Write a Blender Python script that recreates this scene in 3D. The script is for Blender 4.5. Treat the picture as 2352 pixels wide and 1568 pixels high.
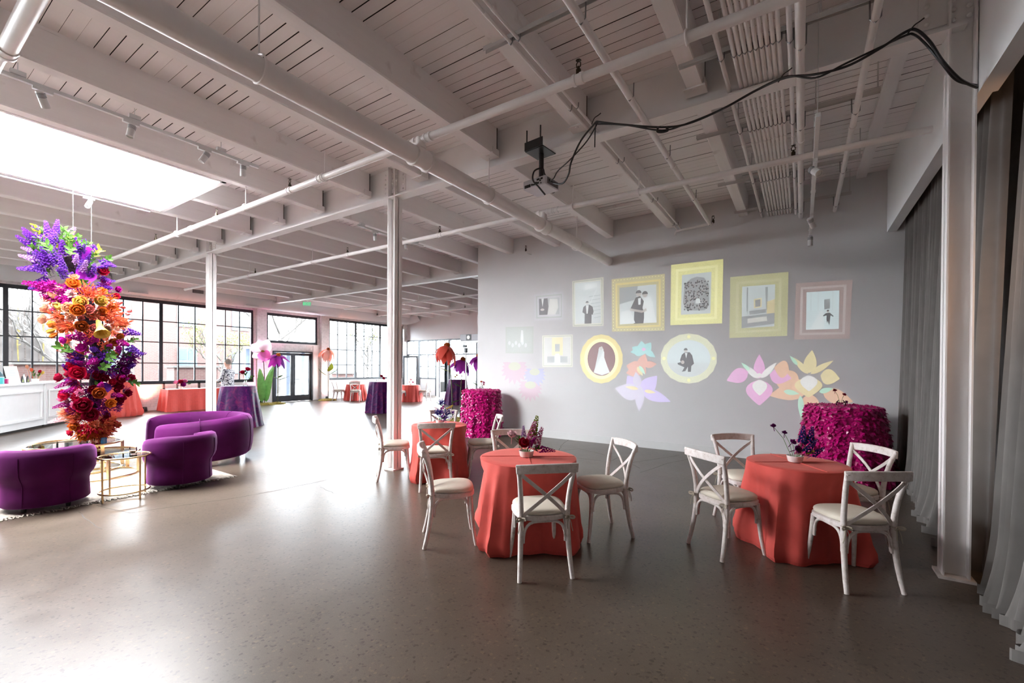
import bpy, bmesh, math, random
from mathutils import Vector, Matrix, Quaternion
random.seed(7)
PI = math.pi
sc = bpy.context.scene
for o in list(bpy.data.objects):
    bpy.data.objects.remove(o)
COL = sc.collection
rnd = random.uniform

# ------------------------------------------------------------------ camera
# solved from the beams, girders, window heads and columns of the room: X runs along the girders, Y along the joists
FPX, PPX, PPY, YAW, PITCH, ROLL, EYE = 1011.73, 1176.0, 850.39, 0.581168, -0.00708924, 0.00609356, 1.6
_fw = Vector((-math.sin(YAW) * math.cos(PITCH), math.cos(YAW) * math.cos(PITCH), math.sin(PITCH)))
_r0 = Vector((math.cos(YAW), math.sin(YAW), 0))
_u0 = _r0.cross(_fw)
_rt = _r0 * math.cos(ROLL) + _u0 * math.sin(ROLL)
_up = _u0 * math.cos(ROLL) - _r0 * math.sin(ROLL)
CAM = Vector((0, 0, EYE))
cam_data = bpy.data.cameras.new('camera')
cam = bpy.data.objects.new('camera', cam_data)
COL.objects.link(cam)
cam.matrix_world = Matrix(((_rt.x, _up.x, -_fw.x, 0), (_rt.y, _up.y, -_fw.y, 0), (_rt.z, _up.z, -_fw.z, EYE), (0, 0, 0, 1)))
cam_data.sensor_fit = 'HORIZONTAL'
cam_data.sensor_width = 36
cam_data.lens = FPX * 36 / 2352
cam_data.shift_y = (PPY - 784) / 2352
cam_data.clip_start = 0.05
cam_data.clip_end = 300
sc.camera = cam


def ray(px, py):
    return _fw + _rt * ((px - PPX) / FPX) - _up * ((py - PPY) / FPX)


def at_z(px, py, z=0.0):          # the point of the photo on a level plane
    d = ray(px, py)
    return CAM + d * ((z - EYE) / d.z)


def at_y(px, py, y):
    d = ray(px, py)
    return CAM + d * (y / d.y)


def at_x(px, py, x):
    d = ray(px, py)
    return CAM + d * (x / d.x)


# ------------------------------------------------------------------ light and exposure
sc.view_settings.view_transform = 'Standard'
sc.view_settings.look = 'None'
sc.view_settings.gamma = 1.0
sc.view_settings.use_curve_mapping = False
sc.view_settings.exposure = 2.3
cy = sc.cycles
cy.use_denoising = True
cy.max_bounces = 8
cy.diffuse_bounces = 5
cy.glossy_bounces = 4
cy.transmission_bounces = 6
cy.transparent_max_bounces = 12
cy.caustics_reflective = False
cy.caustics_refractive = False
cy.sample_clamp_indirect = 6.0
cy.blur_glossy = 1.0

SKY_STRENGTH = 10.0
world = bpy.data.worlds.new('overcast_sky')
sc.world = world
world.use_nodes = True
wn = world.node_tree
wn.nodes.clear()
w_out = wn.nodes.new('ShaderNodeOutputWorld')
w_bg = wn.nodes.new('ShaderNodeBackground')
w_bg.inputs[0].default_value = (0.90, 0.95, 1.0, 1)
w_bg.inputs[1].default_value = SKY_STRENGTH
wn.links.new(w_bg.outputs[0], w_out.inputs[0])


def portal(name, cx, cyy, cz, sx, sz, direction):
    d = bpy.data.lights.new(name, 'AREA')
    d.shape = 'RECTANGLE'
    d.size = sx
    d.size_y = sz
    d.cycles.is_portal = True
    o = bpy.data.objects.new(name, d)
    COL.objects.link(o)
    o.location = (cx, cyy, cz)
    o.rotation_euler = Vector(direction).to_track_quat('-Z', 'Z').to_euler()
    return o


portal('window_light', -19.16, 1.03, 2.42, 17.0, 3.0, (1, 0, 0))
portal('window_light', -19.16, 15.4, 2.42, 4.9, 3.0, (1, 0, 0))
portal('window_light', -19.16, 11.2, 3.2, 2.3, 1.3, (1, 0, 0))
portal('window_light', -19.16, 11.2, 1.15, 1.8, 2.2, (1, 0, 0))
portal('window_light', -16.0, 17.95, 1.55, 6.0, 3.0, (0, -1, 0))

# ------------------------------------------------------------------ materials
MATS = {}


def nmat(name):
    m = bpy.data.materials.new(name)
    m.use_nodes = True
    nt = m.node_tree
    return m, nt, nt.nodes['Principled BSDF']


def node(nt, typ, **kw):
    n = nt.nodes.new(typ)
    for k, v in kw.items():
        if k.startswith('i_'):
            n.inputs[k[2:].replace('_', ' ')].default_value = v
        else:
            setattr(n, k, v)
    return n


def tex_coord(nt, out='Object'):
    return node(nt, 'ShaderNodeTexCoord').outputs[out]


def ramp(nt, fac, stops):
    r = node(nt, 'ShaderNodeValToRGB')
    e = r.color_ramp.elements
    while len(e) < len(stops):
        e.new(0.5)
    for i, (p, c) in enumerate(stops):
        e[i].position = p
        e[i].color = (*c, 1) if len(c) == 3 else c
    nt.links.new(fac, r.inputs[0])
    return r.outputs[0]


def plain(name, col, rough=0.5, metal=0.0, noise=0.0, scale=8.0, bump=0.0, sheen=0.0, sheen_tint=None, spec=0.5, bscale=None, trans=0.0, detail=3.0):
    if name in MATS:
        return MATS[name]
    m, nt, b = nmat(name)
    b.inputs['Roughness'].default_value = rough
    b.inputs['Metallic'].default_value = metal
    b.inputs['Specular IOR Level'].default_value = spec
    if sheen:
        b.inputs['Sheen Weight'].default_value = sheen
        b.inputs['Sheen Roughness'].default_value = 0.35
        if sheen_tint:
            b.inputs['Sheen Tint'].default_value = (*sheen_tint, 1)
    b.inputs['Base Color'].default_value = (*col, 1)
    if noise or bump:
        tc = tex_coord(nt)
        n = node(nt, 'ShaderNodeTexNoise')
        n.inputs['Scale'].default_value = scale
        n.inputs['Detail'].default_value = detail
        nt.links.new(tc, n.inputs['Vector'])
        if noise:
            lo = tuple(max(0, c * (1 - noise)) for c in col)
            hi = tuple(min(1, c * (1 + noise)) for c in col)
            nt.links.new(ramp(nt, n.outputs[0], [(0.3, lo), (0.7, hi)]), b.inputs['Base Color'])
        if bump:
            if bscale:
                n = node(nt, 'ShaderNodeTexNoise')
                n.inputs['Scale'].default_value = bscale
                nt.links.new(tc, n.inputs['Vector'])
            bp = node(nt, 'ShaderNodeBump')
            bp.inputs['Strength'].default_value = bump
            bp.inputs['Distance'].default_value = 0.02
            nt.links.new(n.outputs[0], bp.inputs['Height'])
            nt.links.new(bp.outputs[0], b.inputs['Normal'])
    if trans:
        tr = node(nt, 'ShaderNodeBsdfTranslucent')
        tr.inputs[0].default_value = (*col, 1)
        mx = node(nt, 'ShaderNodeMixShader')
        mx.inputs[0].default_value = trans
        nt.links.new(b.outputs[0], mx.inputs[1])
        nt.links.new(tr.outputs[0], mx.inputs[2])
        nt.links.new(mx.outputs[0], nt.nodes['Material Output'].inputs[0])
    MATS[name] = m
    return m


def glow(name, col, strength):
    if name in MATS:
        return MATS[name]
    m, nt, b = nmat(name)
    b.inputs['Base Color'].default_value = (*[min(1, c) for c in col], 1)
    b.inputs['Emission Color'].default_value = (*col, 1)
    b.inputs['Emission Strength'].default_value = strength
    MATS[name] = m
    return m


def glass_mat(name, tint=(1, 1, 1), gloss=0.06):
    if name in MATS:
        return MATS[name]
    m, nt, b = nmat(name)
    nt.nodes.remove(b)
    t = node(nt, 'ShaderNodeBsdfTransparent')
    t.inputs[0].default_value = (*tint, 1)
    g = node(nt, 'ShaderNodeBsdfGlossy')
    g.inputs['Roughness'].default_value = 0.02
    lw = node(nt, 'ShaderNodeFresnel')
    lw.inputs[0].default_value = 1.25
    mx = node(nt, 'ShaderNodeMixShader')
    nt.links.new(lw.outputs[0], mx.inputs[0])
    nt.links.new(t.outputs[0], mx.inputs[1])
    nt.links.new(g.outputs[0], mx.inputs[2])
    nt.links.new(mx.outputs[0], nt.nodes['Material Output'].inputs[0])
    MATS[name] = m
    return m


def concrete():
    m, nt, b = nmat('polished_concrete')
    tc = tex_coord(nt)
    big = node(nt, 'ShaderNodeTexNoise', i_Scale=0.55, i_Detail=6.0, i_Roughness=0.6)
    mid = node(nt, 'ShaderNodeTexNoise', i_Scale=4.0, i_Detail=5.0, i_Roughness=0.65)
    vor = node(nt, 'ShaderNodeTexVoronoi', i_Scale=70.0)
    fine = node(nt, 'ShaderNodeTexNoise', i_Scale=160.0, i_Detail=2.0)
    for n in (big, mid, vor, fine):
        nt.links.new(tc, n.inputs['Vector'])
    c1 = ramp(nt, big.outputs[0], [(0.25, (0.056, 0.040, 0.029)), (0.5, (0.082, 0.061, 0.046)), (0.78, (0.115, 0.089, 0.071))])
    c2 = ramp(nt, mid.outputs[0], [(0.2, (0.80, 0.79, 0.78)), (0.5, (0.98, 0.98, 0.98)), (0.8, (1.12, 1.12, 1.12))])
    c3 = ramp(nt, vor.outputs['Color'], [(0.10, (0.42, 0.39, 0.37)), (0.24, (1.0, 1.0, 1.0)), (0.80, (1.0, 1.0, 1.0)), (0.94, (1.5, 1.4, 1.25))])
    c4 = ramp(nt, fine.outputs[0], [(0.3, (0.86, 0.86, 0.86)), (0.7, (1.1, 1.1, 1.1))])
    col = c1
    for c in (c2, c3, c4):
        mx = node(nt, 'ShaderNodeMix', data_type='RGBA', blend_type='MULTIPLY')
        mx.inputs[0].default_value = 1.0
        nt.links.new(col, mx.inputs[6])
        nt.links.new(c, mx.inputs[7])
        col = mx.outputs[2]
    nt.links.new(col, b.inputs['Base Color'])
    rr = ramp(nt, mid.outputs[0], [(0.2, (0.29, 0.29, 0.29)), (0.8, (0.36, 0.36, 0.36))])
    nt.links.new(rr, b.inputs['Roughness'])
    b.inputs['Specular IOR Level'].default_value = 0.45
    bp = node(nt, 'ShaderNodeBump')
    bp.inputs['Strength'].default_value = 0.06
    bp.inputs['Distance'].default_value = 0.02
    nt.links.new(mid.outputs[0], bp.inputs['Height'])
    nt.links.new(bp.outputs[0], b.inputs['Normal'])
    return m


def brick_mat(name, c1, c2, mortar, scale=1.0, bump=0.3, rough=0.85, axis='YZ'):
    m, nt, b = nmat(name)
    tc = tex_coord(nt)
    sep = node(nt, 'ShaderNodeSeparateXYZ')
    nt.links.new(tc, sep.inputs[0])
    cmb = node(nt, 'ShaderNodeCombineXYZ')
    nt.links.new(sep.outputs['Y' if axis == 'YZ' else 'X'], cmb.inputs[0])
    nt.links.new(sep.outputs['Z'], cmb.inputs[1])
    bt = node(nt, 'ShaderNodeTexBrick')
    bt.inputs['Color1'].default_value = (*c1, 1)
    bt.inputs['Color2'].default_value = (*c2, 1)
    bt.inputs['Mortar'].default_value = (*mortar, 1)
    bt.inputs['Scale'].default_value = scale
    bt.inputs['Brick Width'].default_value = 0.21
    bt.inputs['Row Height'].default_value = 0.075
    bt.inputs['Mortar Size'].default_value = 0.006
    nt.links.new(cmb.outputs[0], bt.inputs['Vector'])
    nz = node(nt, 'ShaderNodeTexNoise', i_Scale=9.0, i_Detail=4.0)
    nt.links.new(tc, nz.inputs['Vector'])
    mx = node(nt, 'ShaderNodeMix', data_type='RGBA', blend_type='MULTIPLY')
    mx.inputs[0].default_value = 1.0
    nt.links.new(bt.outputs[0], mx.inputs[6])
    nt.links.new(ramp(nt, nz.outputs[0], [(0.3, (0.86, 0.86, 0.86)), (0.6, (1, 1, 1))]), mx.inputs[7])
    nt.links.new(mx.outputs[2], b.inputs['Base Color'])
    b.inputs['Roughness'].default_value = rough
    bp = node(nt, 'ShaderNodeBump')
    bp.inputs['Strength'].default_value = bump
    bp.inputs['Distance'].default_value = 0.01
    inv = node(nt, 'ShaderNodeMath', operation='SUBTRACT')
    inv.inputs[0].default_value = 1.0
    nt.links.new(bt.outputs['Fac'], inv.inputs[1])
    nt.links.new(inv.outputs[0], bp.inputs['Height'])
    nt.links.new(bp.outputs[0], b.inputs['Normal'])
    MATS[name] = m
    return m


def painted_wood(name, col, scale_x=1.0):
    m, nt, b = nmat(name)
    tc = tex_coord(nt)
    mp = node(nt, 'ShaderNodeMapping')
    mp.inputs['Scale'].default_value = (0.6, 14, 14) if scale_x else (14, 0.6, 14)
    nt.links.new(tc, mp.inputs[0])
    n = node(nt, 'ShaderNodeTexNoise', i_Scale=1.6, i_Detail=5.0, i_Roughness=0.7)
    nt.links.new(mp.outputs[0], n.inputs['Vector'])
    k = node(nt, 'ShaderNodeTexNoise', i_Scale=3.2, i_Detail=4.0)
    nt.links.new(tc, k.inputs['Vector'])
    a = ramp(nt, n.outputs[0], [(0.22, tuple(c * 0.62 for c in col)), (0.34, tuple(c * 0.97 for c in col)), (0.7, col)])
    kk = ramp(nt, k.outputs[0], [(0.24, (0.72, 0.68, 0.66)), (0.36, (1, 1, 1))])
    mx = node(nt, 'ShaderNodeMix', data_type='RGBA', blend_type='MULTIPLY')
    mx.inputs[0].default_value = 1.0
    nt.links.new(a, mx.inputs[6])
    nt.links.new(kk, mx.inputs[7])
    nt.links.new(mx.outputs[2], b.inputs['Base Color'])
    b.inputs['Roughness'].default_value = 0.55
    bp = node(nt, 'ShaderNodeBump')
    bp.inputs['Strength'].default_value = 0.25
    bp.inputs['Distance'].default_value = 0.01
    nt.links.new(n.outputs[0], bp.inputs['Height'])
    nt.links.new(bp.outputs[0], b.inputs['Normal'])
    MATS[name] = m
    return m


def whitewash():
    m, nt, b = nmat('whitewashed_wood')
    tc = tex_coord(nt)
    n = node(nt, 'ShaderNodeTexNoise', i_Scale=22.0, i_Detail=6.0, i_Roughness=0.75)
    nt.links.new(tc, n.inputs['Vector'])
    nt.links.new(ramp(nt, n.outputs[0], [(0.28, (0.36, 0.27, 0.23)), (0.42, (0.62, 0.55, 0.52)), (0.65, (0.74, 0.69, 0.67))]), b.inputs['Base Color'])
    b.inputs['Roughness'].default_value = 0.5
    bp = node(nt, 'ShaderNodeBump')
    bp.inputs['Strength'].default_value = 0.15
    nt.links.new(n.outputs[0], bp.inputs['Height'])
    nt.links.new(bp.outputs[0], b.inputs['Normal'])
    return m


def mottled(name, cols, scale, rough=0.6, sheen=0.0, metal=0.0):
    m, nt, b = nmat(name)
    tc = tex_coord(nt)
    n = node(nt, 'ShaderNodeTexNoise', i_Scale=scale, i_Detail=5.0, i_Roughness=0.7)
    n.inputs['Distortion'].default_value = 1.5
    nt.links.new(tc, n.inputs['Vector'])
    st = [(0.3 + 0.4 * i / (len(cols) - 1), c) for i, c in enumerate(cols)]
    nt.links.new(ramp(nt, n.outputs[0], st), b.inputs['Base Color'])
    b.inputs['Roughness'].default_value = rough
    b.inputs['Sheen Weight'].default_value = sheen
    b.inputs['Specular IOR Level'].default_value = 0.15
    b.inputs['Metallic'].default_value = metal
    MATS[name] = m
    return m


WALLC = (0.68, 0.68, 0.685)
M_CONC = concrete()
M_WALL = plain('white_wall_paint', WALLC, 0.85, noise=0.02, scale=1.5, bump=0.03, bscale=120, spec=0.08)
M_DRY = plain('white_drywall', (0.80, 0.82, 0.83), 0.7, noise=0.02, scale=2)
M_BRICKW = brick_mat('white_painted_brick', (0.80, 0.78, 0.77), (0.76, 0.74, 0.73), (0.66, 0.64, 0.63), bump=0.5)
M_BRICKR = brick_mat('red_brick', (0.062, 0.026, 0.021), (0.052, 0.021, 0.017), (0.07, 0.055, 0.05))
M_BRICKRX = brick_mat('red_brick_end', (0.062, 0.026, 0.021), (0.052, 0.021, 0.017), (0.07, 0.055, 0.05), axis='XZ')
M_PLANK = painted_wood('white_plank_paint', (0.88, 0.845, 0.84), True)
M_JOIST = painted_wood('white_joist_paint', (0.86, 0.835, 0.83), False)
M_DARK = plain('dark_gap', (0.03, 0.025, 0.022), 0.9, noise=0.3)
M_STEELW = plain('white_painted_steel', (0.82, 0.80, 0.795), 0.4, noise=0.03, scale=3, bump=0.03)
M_PIPEW = plain('white_painted_pipe', (0.82, 0.795, 0.79), 0.38, noise=0.04, scale=5)
M_STRUT = plain('white_strut_paint', (0.55, 0.53, 0.525), 0.4, noise=0.05)
M_BLACKF = plain('black_window_frame', (0.018, 0.022, 0.028), 0.4, noise=0.2)
M_BLACK = plain('black_plastic', (0.012, 0.012, 0.013), 0.4, noise=0.2)
M_GLASS = glass_mat('window_glass', (0.97, 0.99, 1.0))
M_CLEAR = glass_mat('clear_glass', (0.98, 0.99, 0.99))
M_WASH = whitewash()
M_CUSH = plain('ivory_cushion', (0.60, 0.55, 0.46), 0.75, noise=0.06, scale=6, bump=0.12, bscale=30)
M_TIE = plain('ivory_ribbon', (0.40, 0.35, 0.28), 0.8, noise=0.1)
M_CORAL = plain('coral_linen', (0.60, 0.075, 0.060), 0.8, noise=0.05, scale=14, bump=0.05, bscale=300, sheen=0.2, sheen_tint=(1, .6, .5))
M_CORAL2 = plain('coral_hem', (0.54, 0.066, 0.052), 0.8, noise=0.08, scale=30)
M_MAG = plain('magenta_taffeta', (0.52, 0.004, 0.17), 0.28, noise=0.25, scale=40, sheen=0.3, sheen_tint=(1, .3, .6))
M_PURP = mottled('purple_crushed_velvet', [(0.016, 0.004, 0.042), (0.055, 0.006, 0.070), (0.17, 0.012, 0.07)], 5.0, 0.55, 0.0)
M_VELV = plain('plum_velvet', (0.062, 0.003, 0.056), 0.75, noise=0.25, scale=3.5, sheen=0.32, sheen_tint=(0.9, 0.22, 0.85), spec=0.12)
M_GOLD = plain('brushed_gold', (0.80, 0.56, 0.30), 0.25, metal=1.0, noise=0.05)
M_CHROME = plain('polished_steel', (0.75, 0.75, 0.76), 0.15, metal=1.0, noise=0.03)
M_WHITE = plain('white_lacquer', (0.66, 0.67, 0.67), 0.35, noise=0.02)
M_CERAM = plain('white_ceramic', (0.75, 0.70, 0.68), 0.25, noise=0.03)
M_RUG = plain('cream_rug', (0.34, 0.305, 0.26), 0.95, noise=0.25, scale=18, bump=0.6, bscale=60)
M_CURT = plain('grey_velvet_curtain', (0.215, 0.20, 0.19), 0.8, noise=0.08, scale=6, sheen=0.35, sheen_tint=(0.9, 0.92, 0.95), trans=0.25)
M_STEM = plain('green_stem', (0.10, 0.22, 0.05), 0.6, noise=0.3, scale=20)
M_STEMD = plain('dark_stem', (0.06, 0.07, 0.03), 0.7, noise=0.3, scale=20)
M_LEAF = plain('green_leaf', (0.042, 0.095, 0.016), 0.6, noise=0.35, scale=9, trans=0.25, spec=0.08)
M_LEAFL = plain('lime_leaf', (0.24, 0.27, 0.025), 0.6, noise=0.3, scale=9, trans=0.25, spec=0.08)
M_MOSS = plain('moss', (0.30, 0.24, 0.04), 0.95, noise=0.5, scale=40, bump=0.8, bscale=60)


# ------------------------------------------------------------------ mesh helpers
class MB:
    def __init__(self):
        self.v = []
        self.f = []

    def box(self, cx, cyy, cz, sx, sy, sz, rz=0.0, mat=None):
        b = len(self.v)
        c, s = math.cos(rz), math.sin(rz)
        for dz in (-.5, .5):
            for dx, dy in ((-.5, -.5), (.5, -.5), (.5, .5), (-.5, .5)):
                x, y, z = dx * sx, dy * sy, dz * sz
                p = Vector((cx + c * x - s * y, cyy + s * x + c * y, cz + z))
                self.v.append(tuple(mat @ p) if mat else tuple(p))
        for q in ((0, 3, 2, 1), (4, 5, 6, 7), (0, 1, 5, 4), (1, 2, 6, 5), (2, 3, 7, 6), (3, 0, 4, 7)):
            self.f.append([b + i for i in q])
        return self

    def span(self, x0, x1, y0, y1, z0, z1):
        return self.box((x0 + x1) / 2, (y0 + y1) / 2, (z0 + z1) / 2, abs(x1 - x0), abs(y1 - y0), abs(z1 - z0))

    def tube(self, pts, r, n=8, cap=True, flat=1.0, updir=None):
        pts = [Vector(p) for p in pts]
        k = len(pts)
        rs = r if isinstance(r, (list, tuple)) else [r] * k
        b = len(self.v)
        prev = None
        for i, p in enumerate(pts):
            t = (pts[min(i + 1, k - 1)] - pts[max(i - 1, 0)])
            if t.length < 1e-9:
                t = Vector((0, 0, 1))
            t.normalize()
            if prev is None:
                a = Vector(updir) if updir else (Vector((0, 0, 1)) if abs(t.z) < 0.9 else Vector((1, 0, 0)))
            else:
                a = prev
            side = t.cross(a)
            if side.length < 1e-6:
                side = t.orthogonal()
            side.normalize()
            up = side.cross(t).normalized()
            prev = up
            for j in range(n):
                th = 2 * PI * j / n
                self.v.append(tuple(p + side * (math.cos(th) * rs[i]) + up * (math.sin(th) * rs[i] * flat)))
        for i in range(k - 1):
            for j in range(n):
                j2 = (j + 1) % n
                self.f.append([b + i * n + j, b + i * n + j2, b + (i + 1) * n + j2, b + (i + 1) * n + j])
        if cap:
            self.f.append([b + j for j in reversed(range(n))])
            self.f.append([b + (k - 1) * n + j for j in range(n)])
        return self

    def strip(self, pts, w, t, up=(0, 0, 1)):
        """rectangular bar swept along pts; w across (perpendicular to up and path), t along up"""
        pts = [Vector(p) for p in pts]
        k = len(pts)
        b = len(self.v)
        upv = Vector(up)
        for i, p in enumerate(pts):
            tg = (pts[min(i + 1, k - 1)] - pts[max(i - 1, 0)]).normalized()
            s = tg.cross(upv).normalized()
            u = s.cross(tg).normalized()
            for a, c in ((-1, -1), (1, -1), (1, 1), (-1, 1)):
                self.v.append(tuple(p + s * (a * w / 2) + u * (c * t / 2)))
        for i in range(k - 1):
            for j in range(4):
                j2 = (j + 1) % 4
                self.f.append([b + i * 4 + j, b + i * 4 + j2, b + (i + 1) * 4 + j2, b + (i + 1) * 4 + j])
        self.f.append([b + 3, b + 2, b + 1, b])
        e = b + (k - 1) * 4
        self.f.append([e, e + 1, e + 2, e + 3])
        return self

    def lathe(self, prof, n=24, o=(0, 0, 0)):
        b = len(self.v)
        for r, z in prof:
            for j in range(n):
                th = 2 * PI * j / n
                self.v.append((o[0] + r * math.cos(th), o[1] + r * math.sin(th), o[2] + z))
        for i in range(len(prof) - 1):
            for j in range(n):
                j2 = (j + 1) % n
                self.f.append([b + i * n + j, b + i * n + j2, b + (i + 1) * n + j2, b + (i + 1) * n + j])
        if prof[0][0] > 1e-6:
            self.f.append([b + j for j in reversed(range(n))])
        if prof[-1][0] > 1e-6:
            self.f.append([b + (len(prof) - 1) * n + j for j in range(n)])
        return self

    def poly(self, pts):
        b = len(self.v)
        self.v += [tuple(p) for p in pts]
        self.f.append(list(range(b, b + len(pts))))
        return self

    def prism(self, pts, off):
        b = len(self.v)
        n = len(pts)
        off = Vector(off)
        self.v += [tuple(p) for p in pts] + [tuple(Vector(p) + off) for p in pts]
        self.f.append([b + i for i in range(n)][::-1])
        self.f.append([b + n + i for i in range(n)])
        for i in range(n):
            j = (i + 1) % n
            self.f.append([b + i, b + j, b + n + j, b + n + i])
        return self

    def grid(self, fn, nu, nv, closed_u=False):
        b = len(self.v)
        cu = nu if closed_u else nu + 1
        for j in range(nv + 1):
            for i in range(cu):
                self.v.append(tuple(fn(i / nu, j / nv)))
        for j in range(nv):
            for i in range(nu):
                i2 = (i + 1) % cu if closed_u else i + 1
                self.f.append([b + j * cu + i, b + j * cu + i2, b + (j + 1) * cu + i2, b + (j + 1) * cu + i])
        return self

    def add(self, other, mat):
        b = len(self.v)
        self.v += [tuple(mat @ Vector(p)) for p in other.v]
        self.f += [[b + i for i in q] for q in other.f]
        return self

    def mesh(self, name, smooth=False):
        me = bpy.data.meshes.new(name)
        me.from_pydata(self.v, [], self.f)
        bm = bmesh.new()
        bm.from_mesh(me)
        bmesh.ops.recalc_face_normals(bm, faces=bm.faces)
        bm.to_mesh(me)
        bm.free()
        if smooth:
            me.polygons.foreach_set('use_smooth', [True] * len(me.polygons))
            try:
                me.set_sharp_from_angle(angle=math.radians(50))
            except Exception:
                pass
        return me

    def build(self, name, mat, parent=None, smooth=False, bevel=0.0, loc=None):
        return link(name, self.mesh(name, smooth), mat, parent, bevel=bevel, loc=loc)


def link(name, me, mat, parent=None, loc=None, rot=None, scale=None, bevel=0.0):
    o = bpy.data.objects.new(name, me)
    if mat is not None and not me.materials:
        me.materials.append(mat)
    COL.objects.link(o)
    if parent is not None:
        o.parent = parent
    if loc is not None:
        o.location = loc
    if rot is not None:
        if isinstance(rot, Quaternion):
            o.rotation_mode = 'QUATERNION'
            o.rotation_quaternion = rot
        else:
            o.rotation_euler = rot
    if scale is not None:
        o.scale = (scale,) * 3 if not isinstance(scale, (tuple, list)) else scale
    if bevel:
        md = o.modifiers.new('edges', 'BEVEL')
        md.width = bevel
        md.segments = 2
        md.limit_method = 'ANGLE'
    return o


def tag(o, label, cat=None, group=None, kind=None):
    if label:
        o['label'] = label
    if cat:
        o['category'] = cat
    if group:
        o['group'] = group
    if kind:
        o['kind'] = kind
    return o


def thing(name, label, cat, loc=(0, 0, 0), rz=0.0, group=None):
    o = bpy.data.objects.new(name, None)
    o.empty_display_size = 0.1
    COL.objects.link(o)
    o.location = loc
    o.rotation_euler = (0, 0, rz)
    return tag(o, label, cat, group)


def struct(o, label=None):
    o['kind'] = 'structure'
    if label:
        o['label'] = label
    return o


def copy_tree(o, parent=None, loc=None, rz=None, label=None):
    c = o.copy()
    COL.objects.link(c)
    if parent is not None:
        c.parent = parent
    if loc is not None:
        c.location = loc
    if rz is not None:
        c.rotation_euler = (0, 0, rz)
    if label:
        c['label'] = label
    for ch in list(o.children):
        copy_tree(ch, c)
    return c


def S(o, x):
    return o + x


# ------------------------------------------------------------------ the shell of the room
WX, NY, PY, EX, SY = -19.2, 18.0, 8.87, 1.75, -8.0       # window wall, far wall, projection wall, curtain side, south side
CZ, JZ, GZ = 4.68, 4.33, 4.20                              # plank underside, joist underside, girder underside
GY, GY2, GY3 = 4.73, 9.97, 15.21                           # girder lines
JX0, JP, JW = -0.816, 1.247, 0.15                          # first joist east edge, pitch, width
SKX0, SKX1, SKY0, SKY1 = -9.55, -7.20, -2.4, 3.16         # skylight opening

floor = struct(MB().span(WX - .3, EX + .3, SY, NY + .3, -0.12, 0).build('floor', M_CONC), 'polished mottled concrete floor')
M_CRACK = plain('floor_crack', (0.05, 0.042, 0.036), 0.7, noise=0.3)


def crack(pix, w):
    pts = [at_z(x, y, 0.0012) for x, y in pix]
    fine = []
    for a, b in zip(pts[:-1], pts[1:]):
        for i in range(5):
            p = a.lerp(b, i / 5)
            if i:
                p = p + Vector((rnd(-1, 1), rnd(-1, 1), 0)) * 0.012
            fine.append(p)
    fine.append(pts[-1])
    m = MB()
    for i, (a, b) in enumerate(zip(fine[:-1], fine[1:])):
        d = (b - a).normalized()
        n = Vector((-d.y, d.x, 0)) * w * rnd(.5, 1)
        m.poly([a - n, b - n, b + n, a + n])
    m.build('crack', M_CRACK, floor)


crack([(222, 1160), (300, 1178), (420, 1160), (560, 1140), (640, 1125), (760, 1100)], .006)
crack([(590, 1085), (660, 1095), (720, 1100)], .004)
crack([(735, 1118), (765, 1132), (790, 1136)], .004)
crack([(180, 1175), (205, 1195), (235, 1215)], .005)
crack([(1306, 1009), (1290, 1022), (1284, 1035), (1330, 1030), (1390, 1045)], .006)
crack([(1450, 1062), (1530, 1050), (1560, 1045)], .006)
crack([(1470, 1085), (1540, 1062), (1590, 1052)], .006)
crack([(1330, 1052), (1400, 1060), (1420, 1050), (1470, 1075)], .005)

# roof deck over everything but the skylight, and the planks under it
deck = MB()
deck.span(WX - .3, SKX0 - .05, SY, NY + .3, CZ + .045, CZ + .2).span(SKX1 + .05, EX + .3, SY, NY + .3, CZ + .045, CZ + .2)
deck.span(SKX0 - .05, SKX1 + .05, SY, SKY0 - .05, CZ + .045, CZ + .2).span(SKX0 - .05, SKX1 + .05, SKY1 + .05, NY + .3, CZ + .045, CZ + .2)
ceiling = struct(deck.build('ceiling', M_DARK), 'white painted plank ceiling on heavy timber joists')
PW = 0.1215
plank_cache = {}


def plank(x0, x1, y, w):
    key = (round(x0, 2), round(x1, 2), round(w, 4))
    if key not in plank_cache:
        me = MB().box(0, 0, 0, x1 - x0, w, .03).mesh('plank')
        me.materials.append(M_PLANK)
        me.materials.append(M_DARK)
        for pg in me.polygons:
            if abs(pg.normal.y) > .9:
                pg.material_index = 1
        plank_cache[key] = me
    link('plank', plank_cache[key], M_PLANK, ceiling, loc=((x0 + x1) / 2, y, CZ + .018 + rnd(-.0025, .0025)))


y = SY + .06
while y < NY - .05:
    w = PW - random.choice((.0015, .002, .002, .003, .004, .006, .010))
    if SKY0 < y < SKY1 + .06:
        plank(WX, SKX0 - .05, y, w)
        plank(SKX1 + .05, EX, y, w)
    else:
        plank(WX, EX, y, w)
    y += PW

joist_cache = {}


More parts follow.
